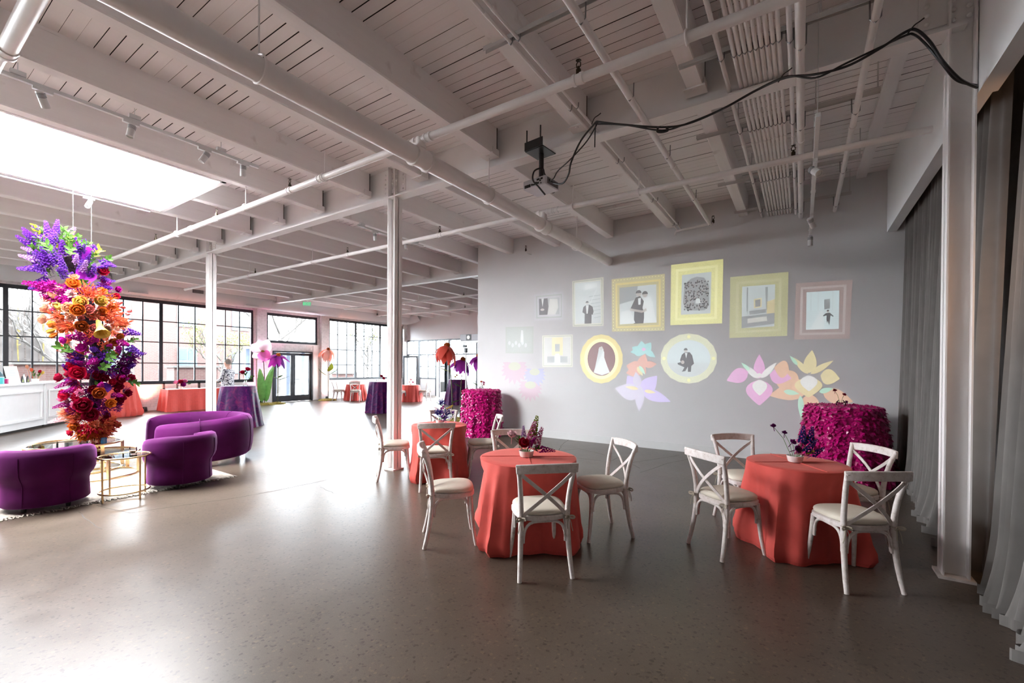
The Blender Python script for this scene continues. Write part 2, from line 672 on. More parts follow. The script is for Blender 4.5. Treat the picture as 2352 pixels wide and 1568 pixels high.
def joist(x, y0, y1, z0=JZ, w=JW):
    key = (round(y1 - y0, 3), z0, w)
    if key not in joist_cache:
        mb = MB()
        # a timber with slightly worn lower edges
        n = 9
        for i in range(n):
            yy = (i / (n - 1) - .5) * (y1 - y0)
            e = rnd(.004, .014)
            mb.v += [(-w / 2 + e, yy, z0 + rnd(-.004, .002)), (w / 2 - rnd(.004, .012), yy, z0 + rnd(-.004, .002)), (w / 2, yy, z0 + .014), (w / 2, yy, CZ + .03), (-w / 2, yy, CZ + .03), (-w / 2, yy, z0 + .014)]
        for i in range(n - 1):
            for j in range(6):
                a, b = i * 6 + j, i * 6 + (j + 1) % 6
                mb.f.append([a, b, b + 6, a + 6])
        mb.f.append([5, 4, 3, 2, 1, 0])
        mb.f.append([(n - 1) * 6 + j for j in range(6)])
        joist_cache[key] = mb.mesh('joist')
    return link('joist', joist_cache[key], M_JOIST, ceiling, loc=(x, (y0 + y1) / 2, 0))


hang = MB().box(0, -.11, JZ - .012, JW + .05, .15, .016).box(-JW / 2 - .012, -.10, JZ + .03, .012, .13, .08).box(JW / 2 + .012, -.10, JZ + .03, .012, .13, .08)
hang.tube([(0, -.15, JZ - .03), (0, -.15, JZ - .02)], .02, 8)
hang_me = hang.mesh('joist_hanger')
gap_me = MB().span(-JW / 2 - .004, JW / 2 + .004, -.012, .0, JZ + .02, CZ).mesh('joist_end_gap')
for k in range(15):
    jx = JX0 - JP * k - JW / 2
    if k != 6:
        joist(jx, SY, GY - .085)
    else:
        joist(jx, SKY1 + .02, GY - .085)
    link('joist_end_gap', gap_me, M_DARK, ceiling, loc=(jx, GY - .073, 0))
    link('joist_hanger', hang_me, M_STEELW, ceiling, loc=(jx, GY - .02, 0))
    if jx > -6.8:
        joist(jx, GY + .08, PY + .05)
    else:
        joist(jx, GY + .08, GY2 - .08)
        joist(jx, GY2 + .08, GY3 - .08)
        joist(jx, GY3 + .08, NY)
        link('joist_hanger', hang_me, M_STEELW, ceiling, loc=(jx, GY2 - .02, 0))
# the thin board nailed flat under the planks beside the curtain wall, and two short cleats
p0, p1 = at_z(2052, 172, CZ - .03), at_z(2000, 405, CZ - .03)
MB().span(.70, .83, GY + .1, PY, CZ - .05, CZ + .003).build('ceiling_board', M_JOIST, ceiling)
MB().span(-1.02, -.90, GY + .1, PY, CZ - .12, CZ + .003).build('ceiling_board', M_JOIST, ceiling)
MB().span(-3.3, -2.2, 8.05, 8.11, CZ - .05, CZ).build('cleat', M_JOIST, ceiling)
MB().span(-4.7, -3.5, 8.2, 8.26, CZ - .05, CZ).build('cleat', M_JOIST, ceiling)


def girder(name, yc, x0, x1, label):
    mb = MB()
    mb.span(x0, x1, yc - .009, yc + .009, GZ + .02, CZ + .03)
    mb.span(x0, x1, yc - .085, yc + .085, GZ, GZ + .022)
    mb.span(x0, x1, yc - .085, yc + .085, CZ - .0, CZ + .03)
    return struct(mb.build(name, M_STEELW), label)


girder('girder_beam', GY, -18.6, 1.02, 'white steel girder over the two slim columns')
girder('girder_beam', GY2, -18.6, -6.3, 'white steel girder in the far part of the hall')
girder('girder_beam', GY3, -18.6, EX, 'white steel girder nearest the glazed storefront')


def column(x, yc, label, h=GZ):
    t = thing('column', label, None, (x, yc, 0))
    t['kind'] = 'structure'
    mb = MB()
    a = .078
    for s in (-1, 1):
        mb.span(s * a - s * .011, s * a, -a, a, 0.02, CZ)
    mb.span(-a, a, -.006, .006, 0.02, CZ)
    mb.build('shaft', M_STEELW, t)
    MB().span(-.105, .105, -.105, .105, 0, .02).build('base_plate', plain('worn_white_steel', (.55, .50, .47), .6, noise=.3), t)
    mb = MB()
    mb.span(a + .0, a + .17, -.02, -.005, GZ + .08, CZ - .04).span(-a - .17, -a, -.02, -.005, GZ + .08, CZ - .04)
    mb.build('gusset_plate', M_STEELW, t)
    rv = MB().lathe([(.017, 0), (.016, .008), (.009, .014), (0, .016)], 8).mesh('rivet', True)
    for s in (-1, 1):
        for i in range(5):
            link('rivet', rv, M_STEELW, t, loc=(s * .045, -a * .1 - .004, GZ + .1 + .075 * i), rot=(PI / 2, 0, 0))
            link('rivet', rv, M_STEELW, t, loc=(a, s * .045, GZ + .1 + .075 * i), rot=(0, PI / 2, 0))
            link('rivet', rv, M_STEELW, t, loc=(s * (a + .12), -.02, GZ + .12 + .07 * i), rot=(PI / 2, 0, 0))
    return t


column(-5.30, GY, 'slim white steel column beside the small coral table')
column(-11.5, GY, 'slim white steel column behind the purple curved sofa')
column(1.0, GY, 'white steel column between the grey curtains')

# ---- walls
proj_wall = struct(MB().span(-6.875, EX, PY, PY + .2, 0, CZ + .05).build('wall_projection', M_WALL), 'smooth white wall lit by the projector')
struct(MB().span(-6.875, 1.2, PY - .014, PY, 0, .15).build('baseboard_projection', M_WHITE), 'low white baseboard under the projected pictures')
struct(MB().span(EX, EX + .2, SY, NY, 0, CZ + .05).build('wall_right', plain('dim_plaster', (.30, .28, .27), .8, noise=.05)), 'wall hidden behind the grey curtains')
struct(MB().span(WX - .3, EX + .2, SY - .2, SY, 0, CZ + .05).build('wall_back', plain('dim_plaster', (.30, .28, .27), .8)), 'dim wall behind the viewer')  # unseen wall, its plaster darkened to cut bounced light
# drywall header above the curtains
struct(MB().span(1.085, 1.20, GY + .085, PY, 3.72, CZ + .02).build('trim_1', M_DRY), 'white drywall header over the curtains by the projected pictures')
struct(MB().span(1.085, 1.20, -3.0, GY - .02, 3.67, CZ + .02).build('trim_2', M_DRY), 'white drywall header over the curtains nearest the viewer')

# window wall, built around its openings
wm = MB()
OPEN = [(-7.444, 9.50, .92, 3.93), (10.04, 12.42, 2.60, 3.90), (10.28, 12.15, 0.0, 2.26), (13.03, 17.78, .92, 3.93)]


def wall_cells(mb, x0, x1, y0, y1, z0, z1, opens, axis='x'):
    ys = sorted({y0, y1, *[o[0] for o in opens], *[o[1] for o in opens]})
    zs = sorted({z0, z1, *[o[2] for o in opens], *[o[3] for o in opens]})
    for a, b in zip(ys[:-1], ys[1:]):
        run = None
        for c, d in zip(zs[:-1], zs[1:]):
            ym, zm = (a + b) / 2, (c + d) / 2
            solid = not any(o[0] < ym < o[1] and o[2] < zm < o[3] for o in opens)
            if solid:
                run = (run[0], d) if run else (c, d)
            if (not solid or d == zs[-1]) and run:
                if axis == 'x':
                    mb.span(x0, x1, a, b, run[0], run[1])
                else:
                    mb.span(a, b, x0, x1, run[0], run[1])
                run = None


wall_cells(wm, WX - .3, WX, SY, NY + .2, 0, CZ + .05, OPEN)
wall_w = struct(wm.build('wall_window', M_BRICKW), 'white painted brick wall with black framed windows')
M_SILL = plain('white_sill_paint', (.78, .77, .76), .5, noise=.03)


def window(name, y0, y1, z0, z1, cols, rows, heavy, label, x=WX - .12):
    t = thing(name, label, None)
    t['kind'] = 'structure'
    fr = MB()
    w = .085
    fr.span(x - .04, x + .05, y0, y0 + w, z0, z1).span(x - .04, x + .05, y1 - w, y1, z0, z1)
    fr.span(x - .04, x + .05, y0 + w, y1 - w, z0, z0 + w + .03).span(x - .04, x + .05, y0 + w, y1 - w, z1 - w - .03, z1)
    fr.build('window_frame', M_BLACKF, t)
    for i in range(1, cols):
        yy = y0 + (y1 - y0) * i / cols
        ww = .055 if i in heavy else .019
        MB().span(x - .03, x + .04, yy - ww, yy + ww, z0 + w, z1 - w).build('mullion' if i in heavy else 'muntin', M_BLACKF, t)
    for j in range(1, rows):
        zz = z0 + (z1 - z0) * j / rows
        MB().span(x - .02, x + .02, y0 + w, y1 - w, zz - .016, zz + .016).build('muntin', M_BLACKF, t)
    MB().span(WX - .06, WX + .03, y0 - .03, y1 + .03, z0 - .05, z0).build('window_sill', M_SILL, t)
    ph, pz = (y1 - y0) / cols, (z1 - z0) / rows
    pm = MB().span(-.003, .003, -ph / 2 + .005, ph / 2 - .005, -pz / 2 + .005, pz / 2 - .005).mesh('pane')
    for i in range(cols):
        for j in range(rows):
            link('pane', pm, M_GLASS, t, loc=(x, y0 + ph * (i + .5), z0 + pz * (j + .5)))
    return t


window('window_1', -7.444, 9.50, .92, 3.93, 32, 4, (5, 12, 19, 26), 'long black framed grid window behind the bar')
window('window_2', 13.03, 17.78, .92, 3.93, 9, 4, (3, 6), 'black framed grid window beside the peach paper flower')
window('window_3', 10.04, 12.42, 2.60, 3.90, 1, 1, (), 'wide transom window over the black double door')


def glazed_leaf(mb_parent, name, w, h, hinge_left, mat=M_BLACKF, pull=True, bottom=.28, th=.05, st=.10):
    """a glazed door leaf in its own XZ plane: hinge at x=0, runs to +w"""
    d = bpy.data.objects.new(name, None)
    COL.objects.link(d)
    d.parent = mb_parent
    MB().span(0, w, -th / 2, th / 2, 0.01, bottom).build('kick_rail', mat, d)
    m = MB().span(0, st, -th / 2, th / 2, bottom, h - .11).span(w - st, w, -th / 2, th / 2, bottom, h - .11).span(0, w, -th / 2, th / 2, h - .11, h)
    m.build('door_frame', mat, d)
    MB().span(st, w - st, -.004, .004, bottom, h - .11).build('pane', M_GLASS, d)
    if pull:
        xx = w - st * .5
        m = MB().tube([(xx, -th / 2 - .06, .75), (xx, -th / 2 - .06, 1.65)], .014, 8)
        m.tube([(xx, -th / 2, .85), (xx, -th / 2 - .06, .85)], .009, 6).tube([(xx, -th / 2, 1.55), (xx, -th / 2 - .06, 1.55)], .009, 6)
        m.build('pull_handle', mat, d, True)
    return d


door = thing('door_1', 'black double glass door with long pull handles', None, (WX - .02, 10.28, 0))
door['kind'] = 'structure'
fr = MB().span(-.1, .04, 0, .06, 0, 2.26).span(-.1, .04, 1.81, 1.87, 0, 2.26).span(-.1, .04, .06, 1.81, 2.20, 2.26)
fr.build('door_frame', M_BLACKF, door)
a = glazed_leaf(door, 'door_leaf', .87, 2.18, True)
a.location, a.rotation_euler = (-.02, .065, 0), (0, 0, PI / 2)
a = glazed_leaf(door, 'door_leaf', .87, 2.18, True)
a.location, a.rotation_euler = (-.02, 1.805, 0), (PI, PI, PI / 2)
a.rotation_euler = (0, 0, -PI / 2)
a.scale = (1, -1, 1)
for yy in (.45, 1.45):
    MB().box(.05, yy, 2.12, .06, .26, .06).box(.08, yy + .05, 2.16, .02, .34, .02).build('door_closer', M_BLACKF, door)
struct(MB().span(WX, WX + .015, 10.0, 10.25, 0, 2.55).span(WX, WX + .015, 12.18, 12.44, 0, 2.55).build('trim_3', M_SILL), 'white casing around the black double door')
for k, yy in enumerate((9.78, 12.74, 17.95)):
    struct(MB().span(WX, WX + .12, yy - .2, yy + .2, 0, CZ).build('trim_%d' % (4 + k), M_BRICKW), 'white painted brick pier of the window wall')
struct(MB().span(WX, WX + .02, SY, 10.0, 0, .10).build('baseboard_window', M_SILL), 'low white baseboard of the brick wall')

# far wall with the glazed storefront
fm = MB()
wall_cells(fm, NY, NY + .2, WX - .3, EX + .2, 0, CZ + .05, [(-19.12, -11.5, 2.28, 3.08), (-19.12, -18.16, 0, 2.28), (-18.10, -16.86, .97, 2.28), (-16.80, -15.9, 0, 2.28), (-15.9, -11.5, 0.0, 2.28)], axis='y')
struct(fm.build('wall_far', M_WALL), 'white wall above the glazed storefront')
sf = thing('window_4', 'grey framed storefront glazing with open doors at the far end', None, (0, NY + .06, 0))
sf['kind'] = 'structure'
M_GREYF = plain('grey_storefront_frame', (.085, .10, .115), .4, noise=.1)
m = MB().span(-19.15, -11.5, -.07, .05, 3.04, 3.11).span(-19.15, -11.5, -.07, .05, 2.24, 2.31)
m.build('window_frame', M_GREYF, sf)
for x, z0, ww in ((-19.1, 0, .05), (-18.13, 0, .07), (-16.83, 0, .05), (-15.88, 0, .07), (-14.0, 0, .05), (-12.5, 0, .05)):
    MB().span(x - ww, x + ww, -.08, .06, z0, 3.06).build('post', M_GREYF, sf)
for x in (-18.62, -17.9, -17.5, -17.15, -16.6, -16.3, -15.4, -14.9, -14.45, -13.5, -13.0):
    MB().span(x - .015, x + .015, -.03, .03, 2.3, 3.05).build('muntin', M_GREYF, sf)
MB().span(-18.1, -16.86, -.08, .08, .92, .99).build('window_sill', M_GREYF, sf)
MB().span(-17.5, -17.45, -.04, .04, .97, 2.25).build('mullion', M_GREYF, sf)
MB().span(-18.1, -16.86, -.02, .02, 1.60, 1.63).build('muntin', M_GREYF, sf)
for a, b, c, d in ((-19.1, -11.6, 2.31, 3.04), (-18.06, -16.88, .99, 2.24), (-15.8, -14.05, .05, 2.24), (-13.95, -12.55, .05, 2.24)):
    MB().span(a, b, .0, .008, c, d).build('pane', M_GLASS, sf)
dl = glazed_leaf(sf, 'door_leaf', .90, 2.22, True, M_GREYF)
dl.location, dl.rotation_euler = (-18.20, -.09, 0), (0, 0, math.radians(-160))
dl = glazed_leaf(sf, 'door_leaf', 1.0, 2.22, True, M_GREYF)
dl.location, dl.rotation_euler = (-15.95, -.12, 0), (0, 0, math.radians(-73))

# skylight: a timber curb flush with the joists and a milky backlit panel
sky = thing('window_5', 'bright white skylight panel between the ceiling joists', None)
sky['kind'] = 'structure'
m = MB().span(SKX0, SKX0 + .05, SKY0, SKY1, JZ - .01, CZ + .05).span(SKX1 - .05, SKX1, SKY0, SKY1, JZ - .01, CZ + .05)
m.span(SKX0, SKX1, SKY1 - .06, SKY1, JZ - .01, CZ + .05).span(SKX0, SKX1, SKY0, SKY0 + .06, JZ - .01, CZ + .05)
m.build('skylight_frame', M_STEELW, sky)
SKYLIGHT = glow('milky_skylight', (0.97, 0.98, 1.0), 12.5)
MB().span(SKX0 + .05, SKX1 - .05, SKY0 + .06, SKY1 - .06, JZ + .03, JZ + .04).build('diffuser_panel', SKYLIGHT, sky)


# ------------------------------------------------------------------ pipes, ducts and lights under the ceiling
def coupling(t, mb_axis, p, r, ln=.12):
    d = Vector(mb_axis)
    p = Vector(p)
    m = MB().tube([p - d * ln / 2, p + d * ln / 2], r * 1.10, 14)
    m.tube([p - d * ln / 2 - d * .012, p - d * ln / 2 + d * .014], r * 1.24, 14).tube([p + d * ln / 2 - d * .014, p + d * ln / 2 + d * .012], r * 1.24, 14)
    return m.build('coupling', M_PIPEW, t, True)


def clevis(t, p, axis, r, ztop):
    """a rod from the timber with a ring round the pipe"""
    p = Vector(p)
    side = Vector((0, 0, 1)).cross(Vector(axis)).normalized()
    ring = [p + side * math.cos(a) * (r + .012) + Vector((0, 0, math.sin(a) * (r + .012))) for a in [2 * PI * i / 14 for i in range(15)]]
    m = MB().tube(ring, .009, 6)
    m.tube([(p.x, p.y, p.z + r), (p.x, p.y, ztop)], .008, 6)
    return m.build('pipe_hanger', M_PIPEW, t, True)


BX, BZ, BR = -3.41, 3.82, .092
t = thing('drain_pipe', 'thick white pipe running down to the projection wall', 'pipe')
MB().tube([(BX, -3, BZ - .03), (BX, PY, BZ + .02)], BR, 20).build('pipe_run', M_PIPEW, t, True)
for yy in (3.39, 6.07):
    coupling(t, (0, 1, 0), (BX, yy, BZ), BR, .2)
    MB().tube([(BX, yy, BZ), (BX, yy, 4.03)], .05, 14).tube([(BX, yy, BZ + .1), (BX, yy, BZ + .13)], .062, 14).build('riser', M_PIPEW, t, True)
for yy in (1.72, 4.62, 7.3):
    clevis(t, (BX, yy, BZ), (0, 1, 0), BR, JZ if yy < 7 else CZ)

M_BRASS = plain('dark_brass', (.05, .035, .02), .4, metal=.6, noise=.2)
head_me = MB().tube([(0, 0, 0), (0, 0, .05)], .022, 8).tube([(0, 0, .05), (0, 0, .075)], .012, 8).tube([(-.016, 0, .07), (-.02, 0, .1), (0, 0, .125), (.02, 0, .1), (.016, 0, .07)], .005, 5).lathe([(.0, .125), (.025, .127), (.0, .13)], 8).mesh('sprinkler_head')


def sprinkler(yc, z, x0, x1, r, label, heads, cps, hangers, tees=()):
    t = thing('sprinkler_pipe', label, 'pipe', group=None)
    MB().tube([(x0, yc, z), (x1, yc, z)], r, 14).build('pipe_run', M_PIPEW, t, True)
    for x in heads:
        link('sprinkler_head', head_me, M_BRASS, t, loc=(x, yc, z + r * .8))
    for x in cps:
        coupling(t, (1, 0, 0), (x, yc, z), r, .07)
    for x in hangers:
        clevis(t, (x, yc, z), (1, 0, 0), r, JZ + .02)
    return t


sprinkler(3.39, 4.01, -16.6, 1.6, .038, 'white sprinkler pipe crossing above the projector', (-1.58, -5.9, -8.05, -10.6), (-1.58, -3.3, -3.52, -5.2, -5.9, -8.05, -9.0), (-.72, -5.1, -7.1, -9.6))
sprinkler(6.07, 4.035, -16.6, 1.12, .036, 'white sprinkler pipe ending at the drywall header', (-.1, -5.6, -8.3, -12.2), (-.1, -3.2, -3.3, -3.52, -5.6, -8.3), (-1.9, -2.9, -6.9, -9.6, -12.5))
sprinkler(11.85, 4.05, -16.4, -6.9, .033, 'white sprinkler pipe in the far hall', (-9.8, -13.4), (-9.8, -13.4), (-8.3, -12.0, -14.6))
sprinkler(14.35, 4.05, -15.8, -6.9, .033, 'white sprinkler pipe nearest the storefront', (-11.8,), (-11.8,), (-8.3, -12.0))
# stubs that only show beside the projection wall and at the top corner of the view
pw = at_y(1213, 585, PY)
t = thing('sprinkler_stub', 'small white sprinkler elbow poking out of the projection wall', 'pipe')
MB().tube([(pw.x + .08, PY, pw.z), (pw.x + .08, PY - .16, pw.z), (pw.x + .06, PY - .20, pw.z + .03)], .018, 8).build('pipe_run', M_PIPEW, t, True)
link('sprinkler_head', head_me, M_BRASS, t, loc=(pw.x + .06, PY - .2, pw.z + .03))
p0, p1 = at_y(1553, 531, 8.6), at_y(1638, 512, 8.6)
t = thing('sprinkler_stub', 'short white sprinkler pipe at the end of the conduit pair', 'pipe')
MB().tube([(p0.x - .03, 8.62, p0.z - .06), (p0.x, 8.6, p0.z), (p1.x, 8.6, p1.z)], .022, 10).build('pipe_run', M_PIPEW, t, True)
link('sprinkler_head', head_me, M_BRASS, t, loc=(p1.x, 8.6, p1.z))
a, b = at_z(48, -60, 3.95), at_z(14, 118, 3.95)
t = thing('sprinkler_pipe', 'fat white pipe dropping in at the top corner by the track light', 'pipe')
MB().tube([(a.x + .6, b.y, 3.95), (b.x, b.y, 3.95)], .055, 14).build('pipe_run', M_PIPEW, t, True)
coupling(t, (1, 0, 0), (b.x + .03, b.y, 3.95), .052, .09)
MB().tube([(b.x, b.y, 3.95), (b.x - .12, b.y, 3.95), (b.x - .16, b.y, 3.97), (b.x - 2.0, b.y, 3.97)], .032, 10).build('reducer', M_PIPEW, t, True)

# conduits along the joists
CONDUITS = [(-2.03, 4.28, .014), (-1.955, 4.28, .014), (-1.40, 4.20, .033), (-.60, 4.26, .019)]
CONDUITS += [(-.50 + i * .0405, 4.255, .0165) for i in range(9)]
CONDUITS += [(-.100, 4.22, .019), (-.03, 4.15, .034), (.43, 4.17, .028)]
for i, (x, z, r) in enumerate(CONDUITS):
    if i < 2:
        lb = ('thin white conduit of the pair above the projector, one nearer the window', 'thin white conduit of the pair above the projector, one nearer the curtains')[i]
    elif i == 2:
        lb = 'white pipe between the conduit pair and the conduit rack'
    elif i == 3:
        lb = 'first white conduit of the rack, set apart from the close row'
    elif i < 13:
        lb = 'thin white conduit number %s in the close parallel row of the rack' % ('one two three four five six seven eight nine'.split()[i - 4])
    else:
        lb = ('white conduit just past the close row of the rack', 'thickest white pipe beside the conduit rack', 'white pipe nearest the curtains')[i - 13]
    t = thing('conduit', lb, 'conduit', group='white conduits under the ceiling' if i > 2 else None)
    MB().tube([(x, -.5, z), (x, PY - .02 if i != 2 else 8.62, z)], r, 10).build('pipe_run', M_PIPEW, t, True)
    cm = MB().tube([(x, -.03, z), (x, .03, z)], r * 1.18, 10).mesh('coupling', True)
    for yy in (2.7, 5.9):
        link('coupling', cm, M_PIPEW, t, loc=(0, yy, 0))
    zz = 4.32
    sm = MB().tube([(x - r - .006, 0, zz), (x - r - .004, 0, z), (x, 0, z - r - .006), (x + r + .004, 0, z), (x + r + .006, 0, zz)], .006, 5).mesh('strap')
    for yy in (3.04, 4.16, 5.56, 7.15, 8.55):
        link('strap', sm, plain('strap_steel', (.25, .25, .26), .4, metal=.7, noise=.1), t, loc=(0, yy, 0))
for i, (yy, x0) in enumerate(((3.04, -2.3), (4.16, -.95), (5.56, -1.06), (7.15, -1.06), (8.55, -1.0))):
    t = thing('strut_channel', ('long white strut channel carrying the conduits at the top of the view', 'white strut channel over the conduit rack just in front of the girder', 'white strut channel over the conduit rack just behind the girder', 'white strut channel in the middle of the conduit rack', 'white strut channel of the conduit rack at the wall')[i], 'strut')
    m = MB().span(x0, .62, yy - .02, yy + .02, 4.335, 4.34).span(x0, .62, yy - .021, yy - .017, 4.30, 4.34).span(x0, .62, yy + .017, yy + .021, 4.30, 4.34)
    m.build('channel', M_STRUT, t)
    rm = MB().tube([(0, 0, 4.33), (0, 0, CZ)], .007, 6).mesh('rod')
    for x in (x0 + .1, -.62, .1, .6):
        link('rod', rm, M_STRUT, t, loc=(x, yy, 0))


# track lights
def track(label, x, y0, y1, z, spots, ztop, hang_y):
    t = thing('track_light', label, 'track light')
    MB().span(x - .018, x + .018, y0, y1, z, z + .035).build('rail', M_WHITE, t, bevel=.003)
    for yy in hang_y:
        MB().tube([(x, yy, z + .03), (x, yy, ztop)], .004, 6).box(x, yy, z + .06, .05, .10, .04).build('rail_clamp', M_WHITE, t)
    for yy, tilt, turn in spots:
        h = bpy.data.objects.new('lamp_head', None)
        COL.objects.link(h)
        h.parent = t
        h.location = (x, yy, z)
        MB().box(0, 0, -.012, .035, .14, .03).tube([(0, 0, -.02), (0, 0, -.07)], .008, 6).build('adapter', M_WHITE, h)
        q = Matrix.Translation((0, 0, -.10)) @ Matrix.Rotation(turn, 4, 'Z') @ Matrix.Rotation(tilt, 4, 'X')
        c = MB().add(MB().lathe([(.0, .075), (.030, .072), (.034, .06), (.034, -.07), (.030, -.07), (.028, -.055), (.0, -.05)], 16), q)
        c.build('can', M_WHITE, h, True)
        g = MB()
        for k in range(4):
            g.add(MB().lathe([(.0345, .02 + k * .011), (.036, .022 + k * .011), (.0345, .025 + k * .011)], 16), q)
        g.build('cooling_fins', plain('fin_grey', (.10, .12, .15), .5, noise=.1), h)
    return t


track('white track light with four spotlights under the joist by the skylight', -6.06, -.6, 3.05, 4.22, [(1.06, .7, .9), (1.72, -.2, .3), (2.42, -.5, -.4), (2.86, .2, 1.2)], JZ + .1, (.9, 1.75, 2.6))
track('white track light with spotlights hung beside the conduit rack', .095, 4.3, 8.1, 3.62, [(5.2, -.9, .6), (7.0, .8, -.5), (8.0, 0, 0)], CZ, (4.5, 6.2, 7.9))
track('white track light behind the slim column under the far joists', -6.95, 5.3, 7.0, 4.22, [(5.7, .4, .6), (6.5, -.4, 1.)], JZ, (5.4, 6.8))
track('white track light with spotlights on the skylight edge', -9.64, .5, 3.0, 4.295, [(1.0, .3, .2), (2.2, -.6, .8)], JZ + .05, (.7, 2.8))

# big round air duct along the window wall
t = thing('air_duct', 'big round white air duct along the window wall', 'air duct')
MB().tube([(-18.62, -4, 4.27), (-18.62, 17.0, 4.27), (-18.60, 17.5, 4.29), (-18.4, 17.8, 4.38), (-18.2, 17.95, 4.5)], .33, 28).build('duct_body', M_WALL, t, True)
for yy in (.4, 3.7, 6.55, 9.8, 13.1, 16.3):
    MB().tube([(-18.62, yy - .02, 4.27), (-18.62, yy + .02, 4.27)], .342, 28).build('seam_band', M_WALL, t, True)
M_VENT = plain('vent_dark', (.05, .05, .05), .6, noise=.2)  # even dark grey backing behind the vent slats
for yy in (7.1, 15.3):
    v = bpy.data.objects.new('vent', None)
    COL.objects.link(v)
    v.parent = t
    v.location = (-18.27, yy, 4.27)
    v.rotation_euler = (0, 0, 0)
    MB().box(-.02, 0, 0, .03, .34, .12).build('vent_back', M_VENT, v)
    for k in range(5):
        MB().box(.0, 0, -.045 + .0225 * k, .012, .32, .006).build('slat', M_STRUT, v)
for yy in (5.4, 9.0, 11.6):
    MB().box(-18.36, yy, 3.99, .12, .5, .03).build('damper_plate', M_WALL, t)

# exit sign
ex = at_x(705, 698, -17.4)
t = thing('exit_sign', 'small green lit exit sign hanging over the double door', 'sign', (ex.x, ex.y, ex.z - .1))
t.rotation_euler = (0, 0, math.radians(60))
MB().box(0, 0, .1, .33, .03, .2).build('sign_body', plain('sign_white', (.65, .8, .72), .4, noise=.02), t, bevel=.008)
cu = bpy.data.curves.new('lettering', 'FONT')
cu.body = 'EXIT'
cu.size = .15
cu.align_x = 'CENTER'
cu.align_y = 'CENTER'
cu.extrude = .004
cu.materials.append(glow('exit_green', (.02, .6, .2), .35))
tmp = bpy.data.objects.new('lettering', cu)
COL.objects.link(tmp)
lme = bpy.data.meshes.new_from_object(tmp.evaluated_get(bpy.context.evaluated_depsgraph_get()))
bpy.data.objects.remove(tmp)
lo = link('lettering', lme, glow('exit_green', (.02, .6, .2), .35))
lo.parent = t
lo.location = (0, -.018, .1)
lo.rotation_euler = (PI / 2, 0, 0)
MB().tube([(0, 0, .2), (0, 0, CZ - ex.z + .1)], .008, 6).build('drop_rod', M_STEELW, t)

# projector on its black ceiling mount
PJ = at_y(1243, 427, 4.66)
PS = .78
pj = thing('projector', 'white projector hanging from the girder on a black mount', 'projector', (PJ.x, PJ.y, 0), math.radians(-6))
pz = PJ.z - .005
MB().box(0, 0, pz, .33, .29, .105).build('body', plain('projector_white', (.62, .63, .68), .4, noise=.03), pj, bevel=.012)
m = MB()
for k in range(3):
    m.box(-.125 + .030 * k, -.147, pz - .025, .026, .006, .035)
for k, (dx, dz, w, h) in enumerate(((-.03, -.02, .02, .02), (0, -.025, .03, .015), (.03, -.01, .02, .015), (.055, -.02, .03, .02), (.09, .0, .02, .015), (.06, .02, .04, .02), (.11, .02, .03, .02), (.1, -.03, .015, .012))):
    m.box(dx, -.147, pz + dz, w, .006, h)
m.build('connector_panel', M_BLACK, pj)
m = MB()
for k in range(9):
    m.box(.1665, -.10 + .025 * k, pz, .006, .014, .075)
m.build('side_grille', plain('grille_grey', (.10, .10, .11), .5, noise=.1), pj)
MB().tube([(.05, .14, pz), (.05, .19, pz)], [.042, .038], 16).build('lens', M_BLACK, pj, True)
MB().lathe([(.0, .11), (.06, .10), (.10, .06), (.11, .052)], 16, (0, 0, pz)).build('mount_bracket', M_CHROME, pj, True)
zp = GZ - .010
MB().tube([(0, 0, pz + .09), (0, 0, zp)], .030, 12).build('mount_pole', M_BLACK, pj, True)
m = MB().box(0, -.02, zp, .26, .26, .012).box(0, -.16, zp + .05, .26, .012, .10).box(0, .11, zp + .05, .26, .012, .1)
for dx in (-.1, .1):
    m.tube([(dx, -.16, zp), (dx, -.16, zp + .24)], .008, 6)
m.build('mount_plate', M_BLACK, pj)
# the loom of black cables
def cable(label, pts, r):
    P = [Vector(p) for p in pts]
    q = []
    for i in range(len(P) - 1):
        a, b, c, d = P[max(i - 1, 0)], P[i], P[i + 1], P[min(i + 2, len(P) - 1)]
        for k in range(7):
            u = k / 7
            q.append(.5 * ((2 * b) + (c - a) * u + (2 * a - 5 * b + 4 * c - d) * u * u + (3 * b - a - 3 * c + d) * u ** 3))
    q.append(P[-1])
    o = MB().tube(q, r, 7).build('cable', M_BLACK, None, True)
    return tag(o, label, 'cable')


jn = at_z(1370, 279, 4.235)
Yp = PJ.y
c1 = [at_y(1252, 447, Yp - .2), at_y(1238, 430, Yp - .28), at_y(1224, 413, Yp - .22), at_y(1228, 392, Yp - .15), at_y(1246, 387, Yp - .06)]
c1 += [at_y(1252, 402, Yp - .08), at_y(1270, 419, Yp - .1), at_y(1292, 421, Yp - .15), at_y(1306, 400, Yp - .2), at_y(1312, 372, Yp - .28), at_y(1335, 322, 4.5), jn]
cable('black cable looping round the projector pole to the conduit pair', c1, .010)
c2 = [at_y(1262, 417, Yp - .16), at_y(1272, 409, Yp - .18), at_y(1282, 392, Yp - .2), at_y(1310, 366, Yp - .3), at_y(1348, 324, 4.45), jn + Vector((.02, 0, -.01))]
cable('thinner black cable from the projector up to the conduit pair', c2, .007)
cable('short black cable tail dangling from the conduit pair', [jn, at_z(1367, 300, 4.12), at_z(1366, 338, 3.95)], .006)
run = [jn, at_z(1430, 286, 4.12), at_z(1520, 292, 4.0), at_z(1580, 284, 4.0), at_z(1660, 250, 4.05), at_z(1740, 206, 4.12), at_z(1806, 178, 4.10), at_z(1870, 171, 4.02), at_z(1945, 152, 4.0), at_z(2020, 112, 4.06), at_z(2075, 76, 4.12), at_z(2103, 68, 4.13)]
